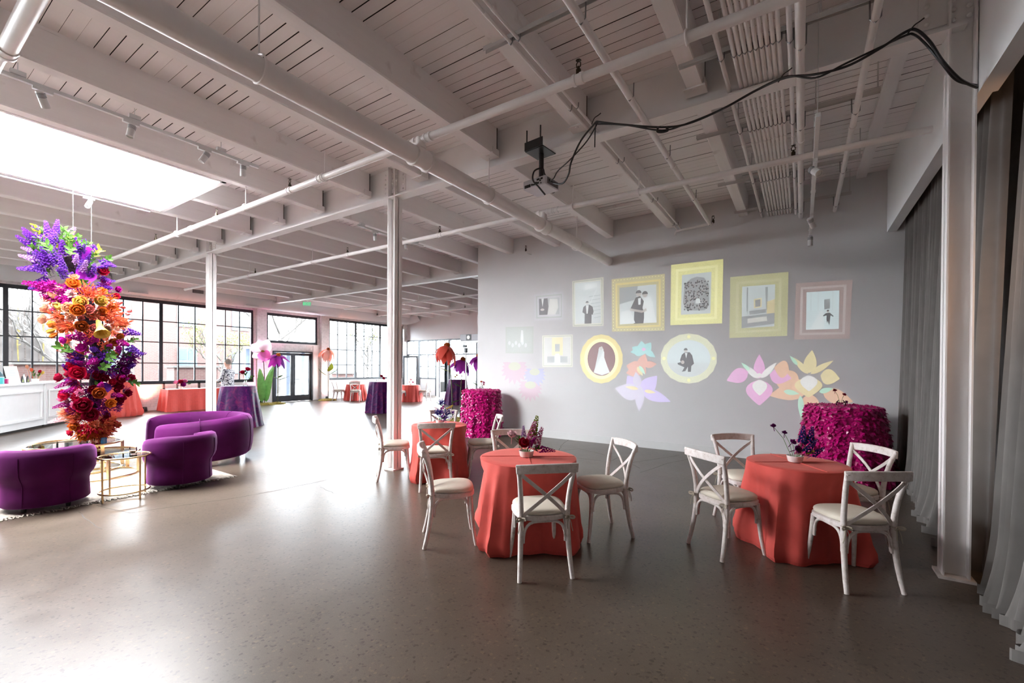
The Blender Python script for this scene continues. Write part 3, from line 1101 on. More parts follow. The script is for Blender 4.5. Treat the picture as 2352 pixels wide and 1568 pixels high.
run += [at_z(2135, 95, 3.95), at_z(2165, 140, 3.78), at_z(2205, 182, 3.68), at_z(2244, 201, 3.66)]
cable('long black cable swagged from the projector to the curtain header', run, .010)
run2 = [p + Vector((rnd(-.02, .02), rnd(-.01, .03), rnd(-.03, .02))) for p in run]
cable('second black cable twisted along the long swag', run2, .008)
cable('knot of spare black cable tied on the swag', [at_z(1512, 292, 3.98), at_z(1510, 302, 3.95), at_z(1522, 303, 3.95), at_z(1534, 299, 3.96), at_z(1530, 292, 3.98)], .011)
for i, (x, y) in enumerate(((1369, 277), (1803, 178), (2102, 68))):
    p = at_z(x, y, (4.24, 4.10, 4.13)[i])
    cable('black cable tie on the ' + ('conduit pair', 'conduit rack', 'girder end')[i], [p + Vector((-.05, 0, -.025)), p + Vector((-.01, -.02, .02)), p + Vector((.025, 0, .05)), p + Vector((.05, .01, .07))], .005)


# ------------------------------------------------------------------ projected pictures: flat sheets with the projector's light put in as emission
PJK = 0.075


def pm(name, col, k=1.0, noise=0.0, scale=60.0, base=None):
    """wall paint plus the light the projector adds there"""
    key = 'projected_' + name
    if key in MATS:
        return MATS[key]
    m, nt, b = nmat(key)
    b.inputs['Base Color'].default_value = (*(base or WALLC), 1)
    b.inputs['Roughness'].default_value = 0.85
    b.inputs['Specular IOR Level'].default_value = 0.08
    b.inputs['Emission Strength'].default_value = PJK * k
    b.inputs['Emission Color'].default_value = (*col, 1)
    if noise:
        n = node(nt, 'ShaderNodeTexNoise', i_Scale=scale, i_Detail=4.0)
        nt.links.new(tex_coord(nt), n.inputs['Vector'])
        nt.links.new(ramp(nt, n.outputs[0], [(0.38, tuple(c * (1 - noise) for c in col)), (0.55, col), (0.68, tuple(min(1, c * (1 + noise * .6)) for c in col))]), b.inputs['Emission Color'])
    MATS[key] = m
    return m


LY = [0.0]


def wall_pt(px, py, layer):
    return at_y(px, py, PY - .0003 * layer - .0006)


def flat(name, pix, mat, parent, layer):
    return MB().poly([wall_pt(x, y, layer) for x, y in pix]).build(name, mat, parent)


def ring_flat(name, outer, inner, mat, parent, layer):
    m = MB()
    n = len(outer)
    o = [wall_pt(x, y, layer) for x, y in outer]
    i = [wall_pt(x, y, layer) for x, y in inner]
    for k in range(n):
        j = (k + 1) % n
        m.poly([o[k], o[j], i[j], i[k]])
    return m.build(name, mat, parent)


def bil(q, u, v):
    (ax, ay), (bx, by), (cx, cyy), (dx, dy) = q
    return (ax * (1 - u) * (1 - v) + bx * u * (1 - v) + cx * u * v + dx * (1 - u) * v,
            ay * (1 - u) * (1 - v) + by * u * (1 - v) + cyy * u * v + dy * (1 - u) * v)


def inset(q, e):
    return [bil(q, e, e), bil(q, 1 - e, e), bil(q, 1 - e, 1 - e), bil(q, e, 1 - e)]


def uvp(q, pts):
    return [bil(q, u, v) for u, v in pts]


def ell(cx, cyy, rx, ry, n=18, a0=0):
    return [(cx + rx * math.cos(a0 + 2 * PI * i / n), cyy + ry * math.sin(a0 + 2 * PI * i / n)) for i in range(n)]


def ptrans(s, ox, oy, pts, off=1.0):
    return [((x / s) * off + ox, (y / s) * off + oy) for x, y in pts]


def A(*pts):
    return ptrans(3.92, 1100, 560, pts)


def B(*pts):
    return ptrans(3.564, 1500, 560, pts)


P_PALE = pm('pale_light', (.55, .72, .70), 1.0, .12, 14)
P_PALE2 = pm('cream_light', (.66, .70, .58), 1.0, .15, 10)
P_BLUE = pm('cool_white', (.62, .85, .86), 1.15, .06, 9)
P_DARK = pm('photo_black', (.02, .02, .02), 1, base=(.36, .36, .37))
P_MID = pm('photo_grey', (.16, .20, .21), 1, base=(.60, .62, .62))
P_LITE = pm('photo_white', (.80, .92, .90), 1.15)
P_SKIN = pm('photo_skin', (.36, .34, .30), 1, base=(.66, .64, .62))
P_MAROON = pm('photo_maroon', (.10, .03, .03), 1, base=(.46, .36, .36))
P_GOLDP = pm('photo_gold', (.62, .52, .22), 1, base=(.80, .76, .60))
FR = {
    'silver': pm('silver_frame', (.30, .33, .44), 1, .6, 50),
    'faint': pm('faint_frame', (.34, .42, .36), .45, .4, 40, (.60, .63, .60)),
    'cream': pm('cream_frame', (.42, .44, .30), 1, .4, 40, (.78, .78, .72)),
    'gold': pm('gold_frame', (.46, .42, .16), 1, .5, 55, (.72, .69, .52)),
    'goldb': pm('bright_gold_band', (.85, .70, .20), 1, .3, 60, (.80, .74, .48)),
    'yellow': pm('yellow_frame', (.86, .86, .30), 1.2, .45, 50, (.80, .80, .52)),
    'yellowd': pm('yellow_band', (.95, .95, .45), 1.3, .25, 70, (.84, .84, .58)),
    'olive': pm('olive_frame', (.42, .44, .14), 1.1, .9, 60, (.74, .74, .56)),
    'olived': pm('olive_band', (.62, .62, .30), 1.1, .7, 70, (.76, .76, .6)),
    'red': pm('red_frame', (.30, .17, .15), 1, .9, 60, (.66, .60, .58)),
    'redb': pm('pale_red_band', (.48, .42, .40), 1, .6, 60, (.74, .70, .68)),
    'plate': pm('plate_rim', (.66, .70, .46), 1.2, .55, 90, (.78, .79, .66)),
}


def picture(label, outer, inner, fmat, bmat, pmat, band=.45):
    t = thing('projected_picture', label, 'projection', group='framed pictures thrown on the wall')
    mid = [tuple(Vector(o).lerp(Vector(i), band)) for o, i in zip(outer, inner)]
    m2 = [tuple(Vector(o).lerp(Vector(i), min(1, band + .22))) for o, i in zip(outer, inner)]
    ring_flat('frame', outer, mid, fmat, t, 1)
    ring_flat('frame_band', mid, m2, bmat, t, 1)
    ring_flat('inner_frame', m2, inner, fmat, t, 1)
    flat('photo', inner, pmat, t, 1)
    return t


def fig(t, q, name, pts, mat, layer=2):
    return flat(name, uvp(q, pts), mat, t, layer)


def head(t, q, u, v, r, asp, layer=3, mat=None):
    fig(t, q, 'head', ell(u, v, r, r * asp, 12), mat or P_SKIN, layer)
    fig(t, q, 'hair', [(u + r * 1.06 * math.cos(a), v - r * asp * .1 + r * asp * 1.1 * math.sin(a)) for a in [PI + PI * i / 8 for i in range(9)]], P_DARK, layer + 1)


# couple in a small silver frame
o, i = A((497, 455), (760, 428), (760, 680), (500, 692)), A((540, 495), (725, 480), (725, 632), (543, 640))
t = picture('projected silver framed photo of a suit and a pale gown', o, i, FR['silver'], FR['faint'], P_MID, .4)
fig(t, i, 'suit', [(.0, 0), (.42, 0), (.46, .5), (.40, 1), (0, 1)], P_DARK)
fig(t, i, 'shirt', [(.12, 0), (.24, 0), (.17, .52)], P_LITE, 3)
fig(t, i, 'gown', [(.52, .05), (.90, .08), (.94, .6), (.80, 1), (.42, 1), (.48, .6)], P_PALE2, 3)
fig(t, i, 'hand', ell(.16, .68, .10, .07), P_SKIN, 4)
# man on the stairs
o, i = A((840, 335), (1122, 298), (1122, 738), (845, 745)), A((864, 354), (1095, 330), (1098, 712), (868, 722))
t = picture('projected tall pale frame with a man in a dark suit on a staircase', o, i, FR['cream'], FR['faint'], P_PALE, .4)
for k in range(7):
    fig(t, i, 'stair', [(.55 + .03 * k, .35 + .085 * k), (1, .33 + .085 * k), (1, .345 + .085 * k), (.55 + .03 * k, .365 + .085 * k)], P_MID)
fig(t, i, 'banister', [(.80, .22), (.86, .20), (.62, .52), (.55, .54)], P_LITE)
fig(t, i, 'window_grid', [(.38, .06), (.86, .04), (.86, .14), (.38, .2)], P_LITE)
fig(t, i, 'suit', [(.32, .60), (.40, .56), (.56, .55), (.68, .60), (.72, .72), (.68, .80), (.64, .78), (.63, 1.0), (.36, 1.0), (.37, .76), (.28, .72)], P_DARK, 3)
fig(t, i, 'shirt', [(.42, .56), (.53, .56), (.49, .76), (.44, .76)], P_LITE, 4)
head(t, i, .47, .50, .055, .62, 4)
# couple cutting a cake
o, i = A((1195, 318), (1675, 268), (1672, 780), (1198, 790)), A((1265, 395), (1597, 363), (1600, 708), (1268, 725))
t = picture('projected gold beaded frame with a couple leaning over a cake', o, i, FR['gold'], FR['goldb'], P_PALE, .5)
dots = MB()
for s in range(4):
    a, b = Vector(inset(o, .03)[s]), Vector(inset(o, .03)[(s + 1) % 4])
    for k in range(16):
        c = a.lerp(b, (k + .5) / 16)
        dots.poly([wall_pt(x, y, 2) for x, y in ell(c.x, c.y, 1.3, 1.3, 6)])
dots.build('bead_trim', FR['yellowd'], t)['kind'] = 'stuff'
fig(t, i, 'backdrop', [(0, .0), (.5, 0), (.45, .35), (.0, .45)], P_MID)
fig(t, i, 'suit', [(.44, .30), (.56, .27), (.66, .42), (.66, 1), (.38, 1), (.40, .62), (.30, .58)], P_DARK, 3)
fig(t, i, 'shirt', [(.50, .33), (.58, .32), (.57, .50), (.51, .50)], P_LITE, 4)
fig(t, i, 'dress', [(.68, .32), (.84, .30), (.90, .48), (.94, .70), (1, .98), (.64, 1), (.68, .72), (.62, .60)], P_LITE, 4)
fig(t, i, 'arms', [(.28, .58), (.62, .66), (.72, .60), (.74, .68), (.60, .72), (.28, .64)], P_SKIN, 5)
fig(t, i, 'cake', [(.04, .66), (.28, .62), (.34, .78), (.42, .98), (0, 1), (.02, .8)], P_LITE, 3)
head(t, i, .52, .20, .075, 1.0, 5)
head(t, i, .69, .24, .075, 1.0, 6)
# group photo
o, i = B((148, 172), (575, 123), (565, 650), (142, 665)), B((237, 255), (478, 228), (470, 568), (227, 580))
t = picture('projected bright yellow frame with a crowded group photo', o, i, FR['yellow'], FR['yellowd'], P_PALE, .45)
fig(t, i, 'crowd', [(.10, .25), (.3, .12), (.5, .08), (.75, .12), (.93, .30), (.95, .8), (.8, .92), (.2, .9), (.06, .7)], P_MID, 2)
cl, cd = MB(), MB()
for k in range(150):
    u, v = rnd(.1, .92), rnd(.16, .88)
    cd.poly([wall_pt(x, y, 3) for x, y in uvp(i, ell(u, v + .02, .026, .026, 8))])
    if k % 2:
        cl.poly([wall_pt(x, y, 4) for x, y in uvp(i, ell(u, v, .016, .013, 7))])
cd.build('dark_suits', P_DARK, t)['kind'] = 'stuff'
cl.build('faces', P_SKIN, t)['kind'] = 'stuff'
fig(t, i, 'bride', [(.5, .62), (.62, .62), (.66, .74), (.48, .74)], P_LITE, 5)
# olive frame: hall with a picture
o, i = B((632, 272), (1108, 228), (1098, 752), (625, 770)), B((730, 350), (1000, 330), (992, 674), (724, 690))
t = picture('projected olive gold frame with a panelled hall and banquet table', o, i, FR['olive'], FR['olived'], P_PALE, .5)
fig(t, i, 'panel', [(.14, .03), (.18, .03), (.18, .6), (.14, .6)], P_MID)
fig(t, i, 'panel', [(.70, .05), (.78, .05), (.78, .6), (.74, .6)], P_MID)
fig(t, i, 'wall_shade', [(.76, .40), (1, .35), (1, .7), (.76, .7)], P_GOLDP)
fig(t, i, 'painting', [(.36, .32), (.60, .30), (.60, .52), (.37, .54)], P_GOLDP, 3)
fig(t, i, 'canvas', [(.40, .35), (.56, .33), (.56, .50), (.41, .51)], P_MID, 4)
fig(t, i, 'floral_row', [(.22, .60), (.74, .57), (.74, .66), (.24, .69)], P_MID, 3)
fig(t, i, 'railing', [(0, .72), (1, .68), (1, .94), (0, 1)], P_MID, 4)
fig(t, i, 'table_front', [(.18, .78), (.76, .75), (.78, .86), (.18, .89)], P_PALE2, 5)
# red frame: figure between columns
o, i = B((1170, 322), (1633, 292), (1610, 775), (1155, 782)), B((1257, 396), (1525, 380), (1520, 695), (1252, 702))
t = picture('projected dull red frame with a suited figure walking up steps', o, i, FR['red'], FR['redb'], P_BLUE, .45)
for u in (.12, .34, .78):
    fig(t, i, 'pillar', [(u, .02), (u + .04, .02), (u + .04, .5), (u, .5)], P_PALE)
fig(t, i, 'doorway', [(.54, .22), (.72, .20), (.72, .46), (.55, .48)], P_MID)
for k in range(8):
    fig(t, i, 'step', [(0, .52 + .055 * k), (1, .50 + .055 * k), (1, .515 + .055 * k), (0, .535 + .055 * k)], P_PALE, 2)
fig(t, i, 'veil', [(.44, .50), (.52, .52), (.56, .98), (.12, 1.0), (.30, .72)], P_LITE, 3)
fig(t, i, 'suit', [(.60, .58), (.72, .57), (.84, .66), (.82, .68), (.74, .64), (.73, .74), (.71, .90), (.66, .78), (.64, .84), (.62, .74), (.62, .64), (.52, .66), (.52, .63)], P_DARK, 4)
head(t, i, .66, .535, .035, 1.1, 5)
# faint square at the end
o, i = A((240, 748), (492, 742), (490, 986), (240, 984)), A((252, 760), (480, 755), (478, 972), (252, 972))
t = picture('projected faint square frame lowest and nearest the wall end', o, i, FR['faint'], FR['faint'], pm('faint_photo', (.50, .58, .56), .5, .5, 30, (.60, .63, .61)), .4)
fig(t, i, 'figure', [(.56, .08), (.64, .10), (.66, .60), (.54, .60)], P_LITE)
for k in range(6):
    fig(t, i, 'guest', ell(.1 + .13 * k, .62 + .1 * (k % 2), .05, .09), P_PALE)
# hall with a golden panel
o, i = A((570, 825), (845, 815), (845, 1108), (572, 1108)), A((592, 845), (825, 840), (825, 1085), (592, 1085))
t = picture('projected pale square frame with a golden panelled hall', o, i, FR['cream'], FR['faint'], P_PALE2, .4)
fig(t, i, 'gold_panel', [(.28, .0), (.70, .0), (.70, .66), (.28, .66)], P_GOLDP)
fig(t, i, 'painting', [(.40, .24), (.58, .24), (.58, .52), (.40, .52)], P_MID, 3)
fig(t, i, 'aisle', [(.42, .60), (.56, .60), (.66, .98), (.32, .98)], P_LITE, 3)
for u in (.10, .60):
    fig(t, i, 'balustrade', [(u, .70), (u + .28, .70), (u + .28, .93), (u, .93)], P_MID, 4)


def oval(label, cx, cyy, rx, ry, irx, iry, fmat, bmat, pmat, n=36):
    t = thing('projected_picture', label, 'projection', group='framed pictures thrown on the wall')
    o, i = ell(cx, cyy, rx, ry, n), ell(cx, cyy, irx, iry, n)
    mid = [tuple(Vector(a).lerp(Vector(b), .55)) for a, b in zip(o, i)]
    o2 = [(cx + (x - cx) * (1 + .02 * (k % 2)), cyy + (y - cyy) * (1 + .02 * (k % 2))) for k, (x, y) in enumerate(o)]
    ring_flat('frame', o2, mid, fmat, t, 1)
    ring_flat('inner_frame', mid, i, bmat, t, 1)
    flat('photo', i, pmat, t, 1)
    return t, [(cx - irx, cyy - iry), (cx + irx, cyy - iry), (cx + irx, cyy + iry), (cx - irx, cyy + iry)]


t, q = oval('projected oval gold frame with a bride in a long gown', 1381.4, 824, 48.5, 55.4, 32, 39, FR['goldb'], FR['yellowd'], P_MAROON)
fig(t, q, 'gown', [(.40, .20), (.52, .18), (.60, .30), (.60, .46), (.72, .74), (.80, .90), (.52, .98), (.22, .90), (.32, .62), (.38, .40)], P_LITE)
fig(t, q, 'veil', [(.42, .16), (.52, .13), (.58, .24), (.34, .70), (.26, .80), (.36, .40)], P_PALE, 3)
fig(t, q, 'head', ell(.49, .19, .05, .05), P_SKIN, 4)
t, q = oval('projected round ornate plate frame with a crouching man in a suit', 1582, 823, 64, 56.7, 50, 42.5, FR['plate'], FR['plate'], P_BLUE)
fig(t, q, 'shore', [(.02, .63), (.98, .61), (.92, .78), (.76, .93), (.5, 1), (.24, .93), (.08, .78)], P_PALE, 2)
fig(t, q, 'suit', [(.34, .40), (.40, .34), (.52, .33), (.58, .42), (.62, .64), (.56, .70), (.55, .86), (.48, .86), (.48, .72), (.42, .84), (.34, .86), (.40, .74), (.25, .66), (.24, .62), (.32, .60), (.30, .54)], P_DARK, 3)
fig(t, q, 'shirt', [(.41, .35), (.47, .35), (.44, .50)], P_LITE, 4)
fig(t, q, 'hand', ell(.36, .60, .04, .05), P_SKIN, 4)
head(t, q, .43, .28, .042, 1.25, 4)
for k in range(4):
    a = k * PI / 2
    flat('medallion', ell(1582 + 57 * math.cos(a), 823 + 50 * math.sin(a), 4, 4, 12), FR['yellowd'], t, 2)


# projected flowers
def petal2(cx, cyy, ln, wd, ang, n=9, tip=1.0):
    c, s = math.cos(ang), math.sin(ang)
    L, R_ = [], []
    for i in range(n + 1):
        u = i / n
        w = wd / 2 * math.sin(PI * min(1, u ** .75 * .96 + .02)) ** tip
        L.append((cx + c * ln * u - s * w, cyy + s * ln * u + c * w))
        R_.append((cx + c * ln * u + s * w, cyy + s * ln * u - c * w))
    return L + R_[::-1]


def pflower(label):
    return thing('projected_flower', label, 'projection', group='flowers thrown on the wall')


F_PINKF = pm('faded_pink', (.60, .30, .44), .55, base=(.66, .58, .63))
F_LILF = pm('faded_blue', (.34, .36, .75), .55, base=(.58, .59, .70))
F_CENT = pm('faded_centre', (.48, .52, .34), .5, base=(.64, .66, .58))
for lb, cx, cyy, r, mat in (('projected faded pink daisy highest of the three by the wall end', 1182, 843, 40, F_PINKF), ('projected faded blue daisy of the three by the wall end', 1228, 856, 33, F_LILF), ('projected faded pink daisy lowest of the three by the wall end', 1218, 886, 36, F_PINKF)):
    t = pflower(lb)
    for k in range(13):
        a = PI * (-.12 + 1.24 * k / 12)
        flat('petal', petal2(cx, cyy, r * (.72 + .28 * math.sin(max(0, min(PI, a)))), r * .34, a, 6), mat, t, 1 + k % 3)
    flat('flower_centre', ell(cx, cyy - 2, r * .36, r * .24), F_CENT, t, 5)
D = math.radians
F_TEAL = pm('teal', (.15, .62, .58), 1, .2, 20, (.62, .78, .78))
F_ORAN = pm('iris_red', (.72, .26, .14), 1, .2, 20, (.80, .62, .58))
F_VIO = pm('violet', (.42, .30, .82), 1, .15, 16, (.74, .70, .84))
F_VIOL = pm('pale_violet', (.66, .56, .95), 1, .1, 16)
F_YEL = pm('iris_yellow', (.85, .72, .25), 1, .2, 20, (.82, .78, .62))
F_PINK = pm('hot_pink', (.82, .26, .68), 1, .2, 16, (.82, .66, .78))
F_ORG = pm('orange', (.85, .42, .18), 1, .2, 16, (.82, .70, .60))
F_GRN = pm('mint', (.28, .78, .50), 1, .1, 20, (.70, .84, .76))
F_WHT = pm('white_throat', (.92, .95, .88), 1.2, .2, 40)


def iris(label, parts):
    t = pflower(label)
    for k, (x, y, ln, wd, ang, mat) in enumerate(parts):
        flat('petal', petal2(x, y, ln, wd, D(ang)), mat, t, 1 + k * .7)
    return t


iris('projected teal iris topmost of the stacked irises', [(1476, 815, 32, 26, -95, F_TEAL), (1478, 812, 30, 24, -150, F_TEAL), (1480, 808, 26, 20, -55, F_TEAL), (1474, 806, 26, 14, 175, F_TEAL), (1482, 804, 28, 14, 35, F_TEAL), (1474, 802, 10, 8, 0, F_PINK)])
iris('projected red iris in the middle of the stacked irises', [(1472, 848, 34, 32, -165, F_ORAN), (1472, 846, 34, 24, -75, F_ORAN), (1474, 850, 36, 26, 170, F_ORAN), (1480, 838, 28, 16, -5, F_ORAN), (1470, 836, 26, 16, 60, F_ORAN), (1464, 842, 24, 10, 60, F_YEL), (1468, 840, 24, 8, 55, F_GRN)])
iris('projected violet iris lowest of the stacked irises', [(1470, 904, 50, 40, -125, F_VIO), (1474, 902, 52, 36, -48, F_VIO), (1470, 906, 58, 38, 195, F_VIOL), (1474, 898, 70, 26, 20, F_VIO), (1470, 886, 58, 22, 92, F_VIOL), (1466, 888, 34, 20, -100, F_VIOL), (1466, 893, 30, 8, 190, F_YEL), (1480, 897, 26, 8, 10, F_YEL)])
iris('projected pink iris beside the orange one', [(1744, 868, 54, 26, -90, F_PINK), (1742, 868, 48, 14, 222, F_WHT), (1748, 868, 50, 14, -45, F_WHT), (1722, 850, 26, 8, 222, F_GRN), (1768, 858, 26, 9, -25, F_GRN), (1718, 854, 52, 34, 158, F_PINK), (1768, 860, 50, 36, 10, F_PINK), (1744, 872, 58, 62, 90, F_PINK), (1745, 872, 36, 34, 90, F_WHT), (1744, 866, 10, 14, -90, F_PALE2 if False else F_WHT)])
iris('projected orange iris behind the ruffled magenta table', [(1850, 900, 74, 46, 200, F_ORG), (1856, 892, 90, 40, 170, F_ORG), (1862, 905, 62, 44, 95, F_ORG), (1890, 900, 72, 34, 18, F_ORG), (1830, 890, 60, 50, 220, F_ORG), (1858, 856, 52, 30, -82, F_YEL), (1856, 858, 50, 14, 228, F_YEL), (1862, 858, 60, 14, -30, F_YEL), (1832, 838, 28, 8, 230, F_GRN), (1800, 898, 36, 12, 10, F_GRN), (1882, 900, 32, 12, -15, F_GRN), (1838, 908, 60, 14, 85, F_GRN), (1812, 850, 34, 40, 190, F_ORG), (1885, 862, 44, 36, 10, F_YEL), (1857, 866, 46, 64, 90, F_YEL), (1858, 862, 36, 40, 90, F_WHT)])


# ------------------------------------------------------------------ chairs
def rounded_seat(wf, wb, d, n=36):
    pts = []
    for i in range(n):
        a = 2 * PI * i / n
        c, s = math.cos(a), math.sin(a)
        e = .62
        x = abs(c) ** e * (1 if c > 0 else -1)
        y = abs(s) ** e * (1 if s > 0 else -1)
        w = wb + (wf - wb) * (y + 1) / 2
        pts.append((x * w / 2, y * d / 2))
    return pts


def bez(p0, p1, p2, p3, n=8):
    p0, p1, p2, p3 = map(Vector, (p0, p1, p2, p3))
    return [p0 * (1 - t) ** 3 + p1 * 3 * t * (1 - t) ** 2 + p2 * 3 * t * t * (1 - t) + p3 * t ** 3 for t in [i / n for i in range(n + 1)]]


def make_chair(label):
    t = thing('crossback_chair', label, 'chair', group=None)
    so = rounded_seat(.44, .39, .42)
    m = MB()
    n = len(so)
    for z, k in ((.435, .94), (.44, 1.0), (.468, 1.0), (.474, .96)):
        m.v += [(x * k, y * k, z) for x, y in so]
    for j in range(3):
        for i in range(n):
            i2 = (i + 1) % n
            m.f.append([j * n + i, j * n + i2, (j + 1) * n + i2, (j + 1) * n + i])
    m.f.append(list(range(n))[::-1])
    m.f.append([3 * n + i for i in range(n)])
    m.build('seat', M_WASH, t, True)
    m = MB()
    prof = [(.90, .474), (.99, .482), (1.0, .492), (.985, .505), (.93, .516), (.80, .524), (.5, .529), (.2, .531)]
    for k, z in prof:
        m.v += [(x * k * .97, y * k * .97, z) for x, y in so]
    for j in range(len(prof) - 1):
        for i in range(n):
            i2 = (i + 1) % n
            m.f.append([j * n + i, j * n + i2, (j + 1) * n + i2, (j + 1) * n + i])
    m.f.append(list(range(n))[::-1])
    m.f.append([(len(prof) - 1) * n + i for i in range(n)])
    m.build('cushion', M_CUSH, t, True)
    for s in (-1, 1):
        MB().tube(bez((s * .165, .165, .44), (s * .172, .175, .30), (s * .18, .185, .14), (s * .20, .215, 0), 6), [.019, .019, .0185, .018, .017, .016, .0155], 10).build('leg', M_WASH, t, True)
        lo = bez((s * .205, -.245, 0), (s * .19, -.195, .18), (s * .182, -.178, .34), (s * .182, -.175, .46), 6)
        hi = bez((s * .182, -.175, .46), (s * .184, -.180, .62), (s * .20, -.215, .76), (s * .222, -.262, .868), 6)[1:]
        MB().tube(lo + hi, [.017, .0185, .0195, .0205, .021, .021, .021, .0205, .020, .0195, .019, .0185, .018], 10).build('leg', M_WASH, t, True)
    rail = bez((-.238, -.254, .845), (-.10, -.315, .858), (.10, -.315, .858), (.238, -.254, .845), 10)
    m = MB().strip(rail, .024, .070)
    m.build('top_rail', M_WASH, t, bevel=.007)
    for s in (-1, 1):
        cr = bez((s * -.212, -.240, .815), (s * -.07, -.285, .70), (s * .08, -.235, .58), (s * .170, -.178, .472), 9)
        off = .004 * s
        MB().strip([p + Vector((0, off, 0)) for p in cr], .028, .009, (0, 1, 0)).build('cross_slat', M_WASH, t, bevel=.002)
    zt = .428

    def arch(a, b, zl=.27):
        a, b = Vector(a), Vector(b)
        L = bez((a.x, a.y, zl), (a.x, a.y, zl + .10), (a.x + (b.x - a.x) * .06, a.y + (b.y - a.y) * .06, zt), (a.x + (b.x - a.x) * .34, a.y + (b.y - a.y) * .34, zt), 7)
        R_ = bez((b.x, b.y, zl), (b.x, b.y, zl + .10), (b.x - (b.x - a.x) * .06, b.y - (b.y - a.y) * .06, zt), (b.x - (b.x - a.x) * .34, b.y - (b.y - a.y) * .34, zt), 7)
        MB().tube(L + R_[::-1], .0115, 8).build('brace', M_WASH, t, True)

    arch((-.165, -.185, 0), (.165, -.185, 0))
    arch((-.178, -.16, 0), (-.165, .155, 0))
    arch((.178, -.16, 0), (.165, .155, 0))
    arch((-.15, .172, 0), (.15, .172, 0), .30)
    for s in (-1, 1):
        c = Vector((s * .185, -.200, .462))
        m = MB()
        m.tube([c + Vector((s * .02 * math.cos(a) - s * .005, .024 * math.sin(a) + .022, 0)) for a in [2 * PI * i / 10 for i in range(11)]], .004, 5)
        m.tube(bez(c, c + Vector((s * .05, -.03, .03)), c + Vector((s * .06, -.03, -.03)), c + Vector((0, -.005, -.008)), 6), .004, 5, flat=2)
        m.tube(bez(c, c + Vector((-s * .03, -.04, .02)), c + Vector((-s * .05, -.03, -.03)), c + Vector((0, -.005, -.008)), 6), .004, 5, flat=2)
        m.tube(bez(c, c + Vector((s * .02, -.02, -.04)), c + Vector((s * .015, -.02, -.07)), c + Vector((s * .03, -.015, -.11)), 5), .0035, 5)
        m.tube(bez(c, c + Vector((-s * .01, -.02, -.04)), c + Vector((-s * .02, -.02, -.06)), c + Vector((-s * .012, -.02, -.09)), 5), .0035, 5)
        m.build('ribbon_tie', M_TIE, t)
    return t


CHAIRS = [
    (-1.775, 3.10, 133.5, 'whitewashed crossback chair facing away, in front of the nearest coral table'),
    (-2.70, 3.14, 44.7, 'whitewashed crossback chair seen side-on at the nearest coral table, towards the sofa'),
    (-1.645, 4.02, 229.4, 'whitewashed crossback chair at the nearest coral table, towards the projection wall'),
    (-2.60, 3.98, -54.5, 'whitewashed crossback chair half hidden behind the nearest coral table'),
    (-.52, 4.335, 50.8, 'whitewashed crossback chair angled at the curtain-side coral table, nearest the other table'),
    (-.455, 5.12, -54.5, 'whitewashed crossback chair behind the curtain-side coral table, in front of the baseboard'),
    (.34, 5.11, 219, 'whitewashed crossback chair between the curtain-side coral table and the magenta table'),
    (.305, 4.265, 123.4, 'whitewashed crossback chair closest to the grey curtains, facing away'),
    (-4.87, 4.40, 50, 'whitewashed crossback chair in front of the slim column'),
    (-4.10, 4.37, 137, 'whitewashed crossback chair facing away at the coral table by the column'),
    (-3.97, 5.19, 224, 'whitewashed crossback chair side-on before the magenta table by the wall end'),
    (-4.80, 5.27, -53, 'whitewashed crossback chair behind the violet flowers of the column-side table'),
    (-17.95, 12.75, 30, 'whitewashed crossback chair beside the peach paper flower at the far window'),
    (-17.05, 12.95, 130, 'whitewashed crossback chair facing away at the far coral table under the window'),
    (-17.05, 13.95, 215, 'whitewashed crossback chair half behind the purple table by the column'),
    (-18.2, 13.75, -45, 'whitewashed crossback chair at the far coral table, backed by the window'),
    (-15.02, 13.78, 105, 'whitewashed crossback chair facing away at the coral table before the storefront'),
    (-14.55, 14.75, 195, 'whitewashed crossback chair seen side-on before the storefront doors'),
]
chair0 = None
for x, y, a, lb in CHAIRS:
    x, y = x - .03 * math.cos(math.radians(a)), y - .03 * math.sin(math.radians(a))
    g = 'crossback chairs around the coral tables'
    if chair0 is None:
        chair0 = make_chair(lb)
        chair0['group'] = g
        c = chair0
    else:
        c = copy_tree(chair0, None, label=lb)
    c.location = (x, y, 0)
    c.rotation_euler = (0, 0, math.radians(a - 90))


# ------------------------------------------------------------------ draped tables
def fold_fn(seed, k1, k2):
    rs = random.Random(seed)
    ph = [rs.uniform(0, 6.28) for _ in range(5)]
    sh = lambda x: 1 - 2 * abs(math.sin(x / 2)) ** .8
    return lambda a: (.65 * sh(k1 * a + ph[0] + .7 * math.sin(2 * a + ph[3])) + .35 * sh(k2 * a + ph[1] + .8 * math.sin(3 * a + ph[4])) + .15 * math.sin((k1 + k2) * a + ph[2]))


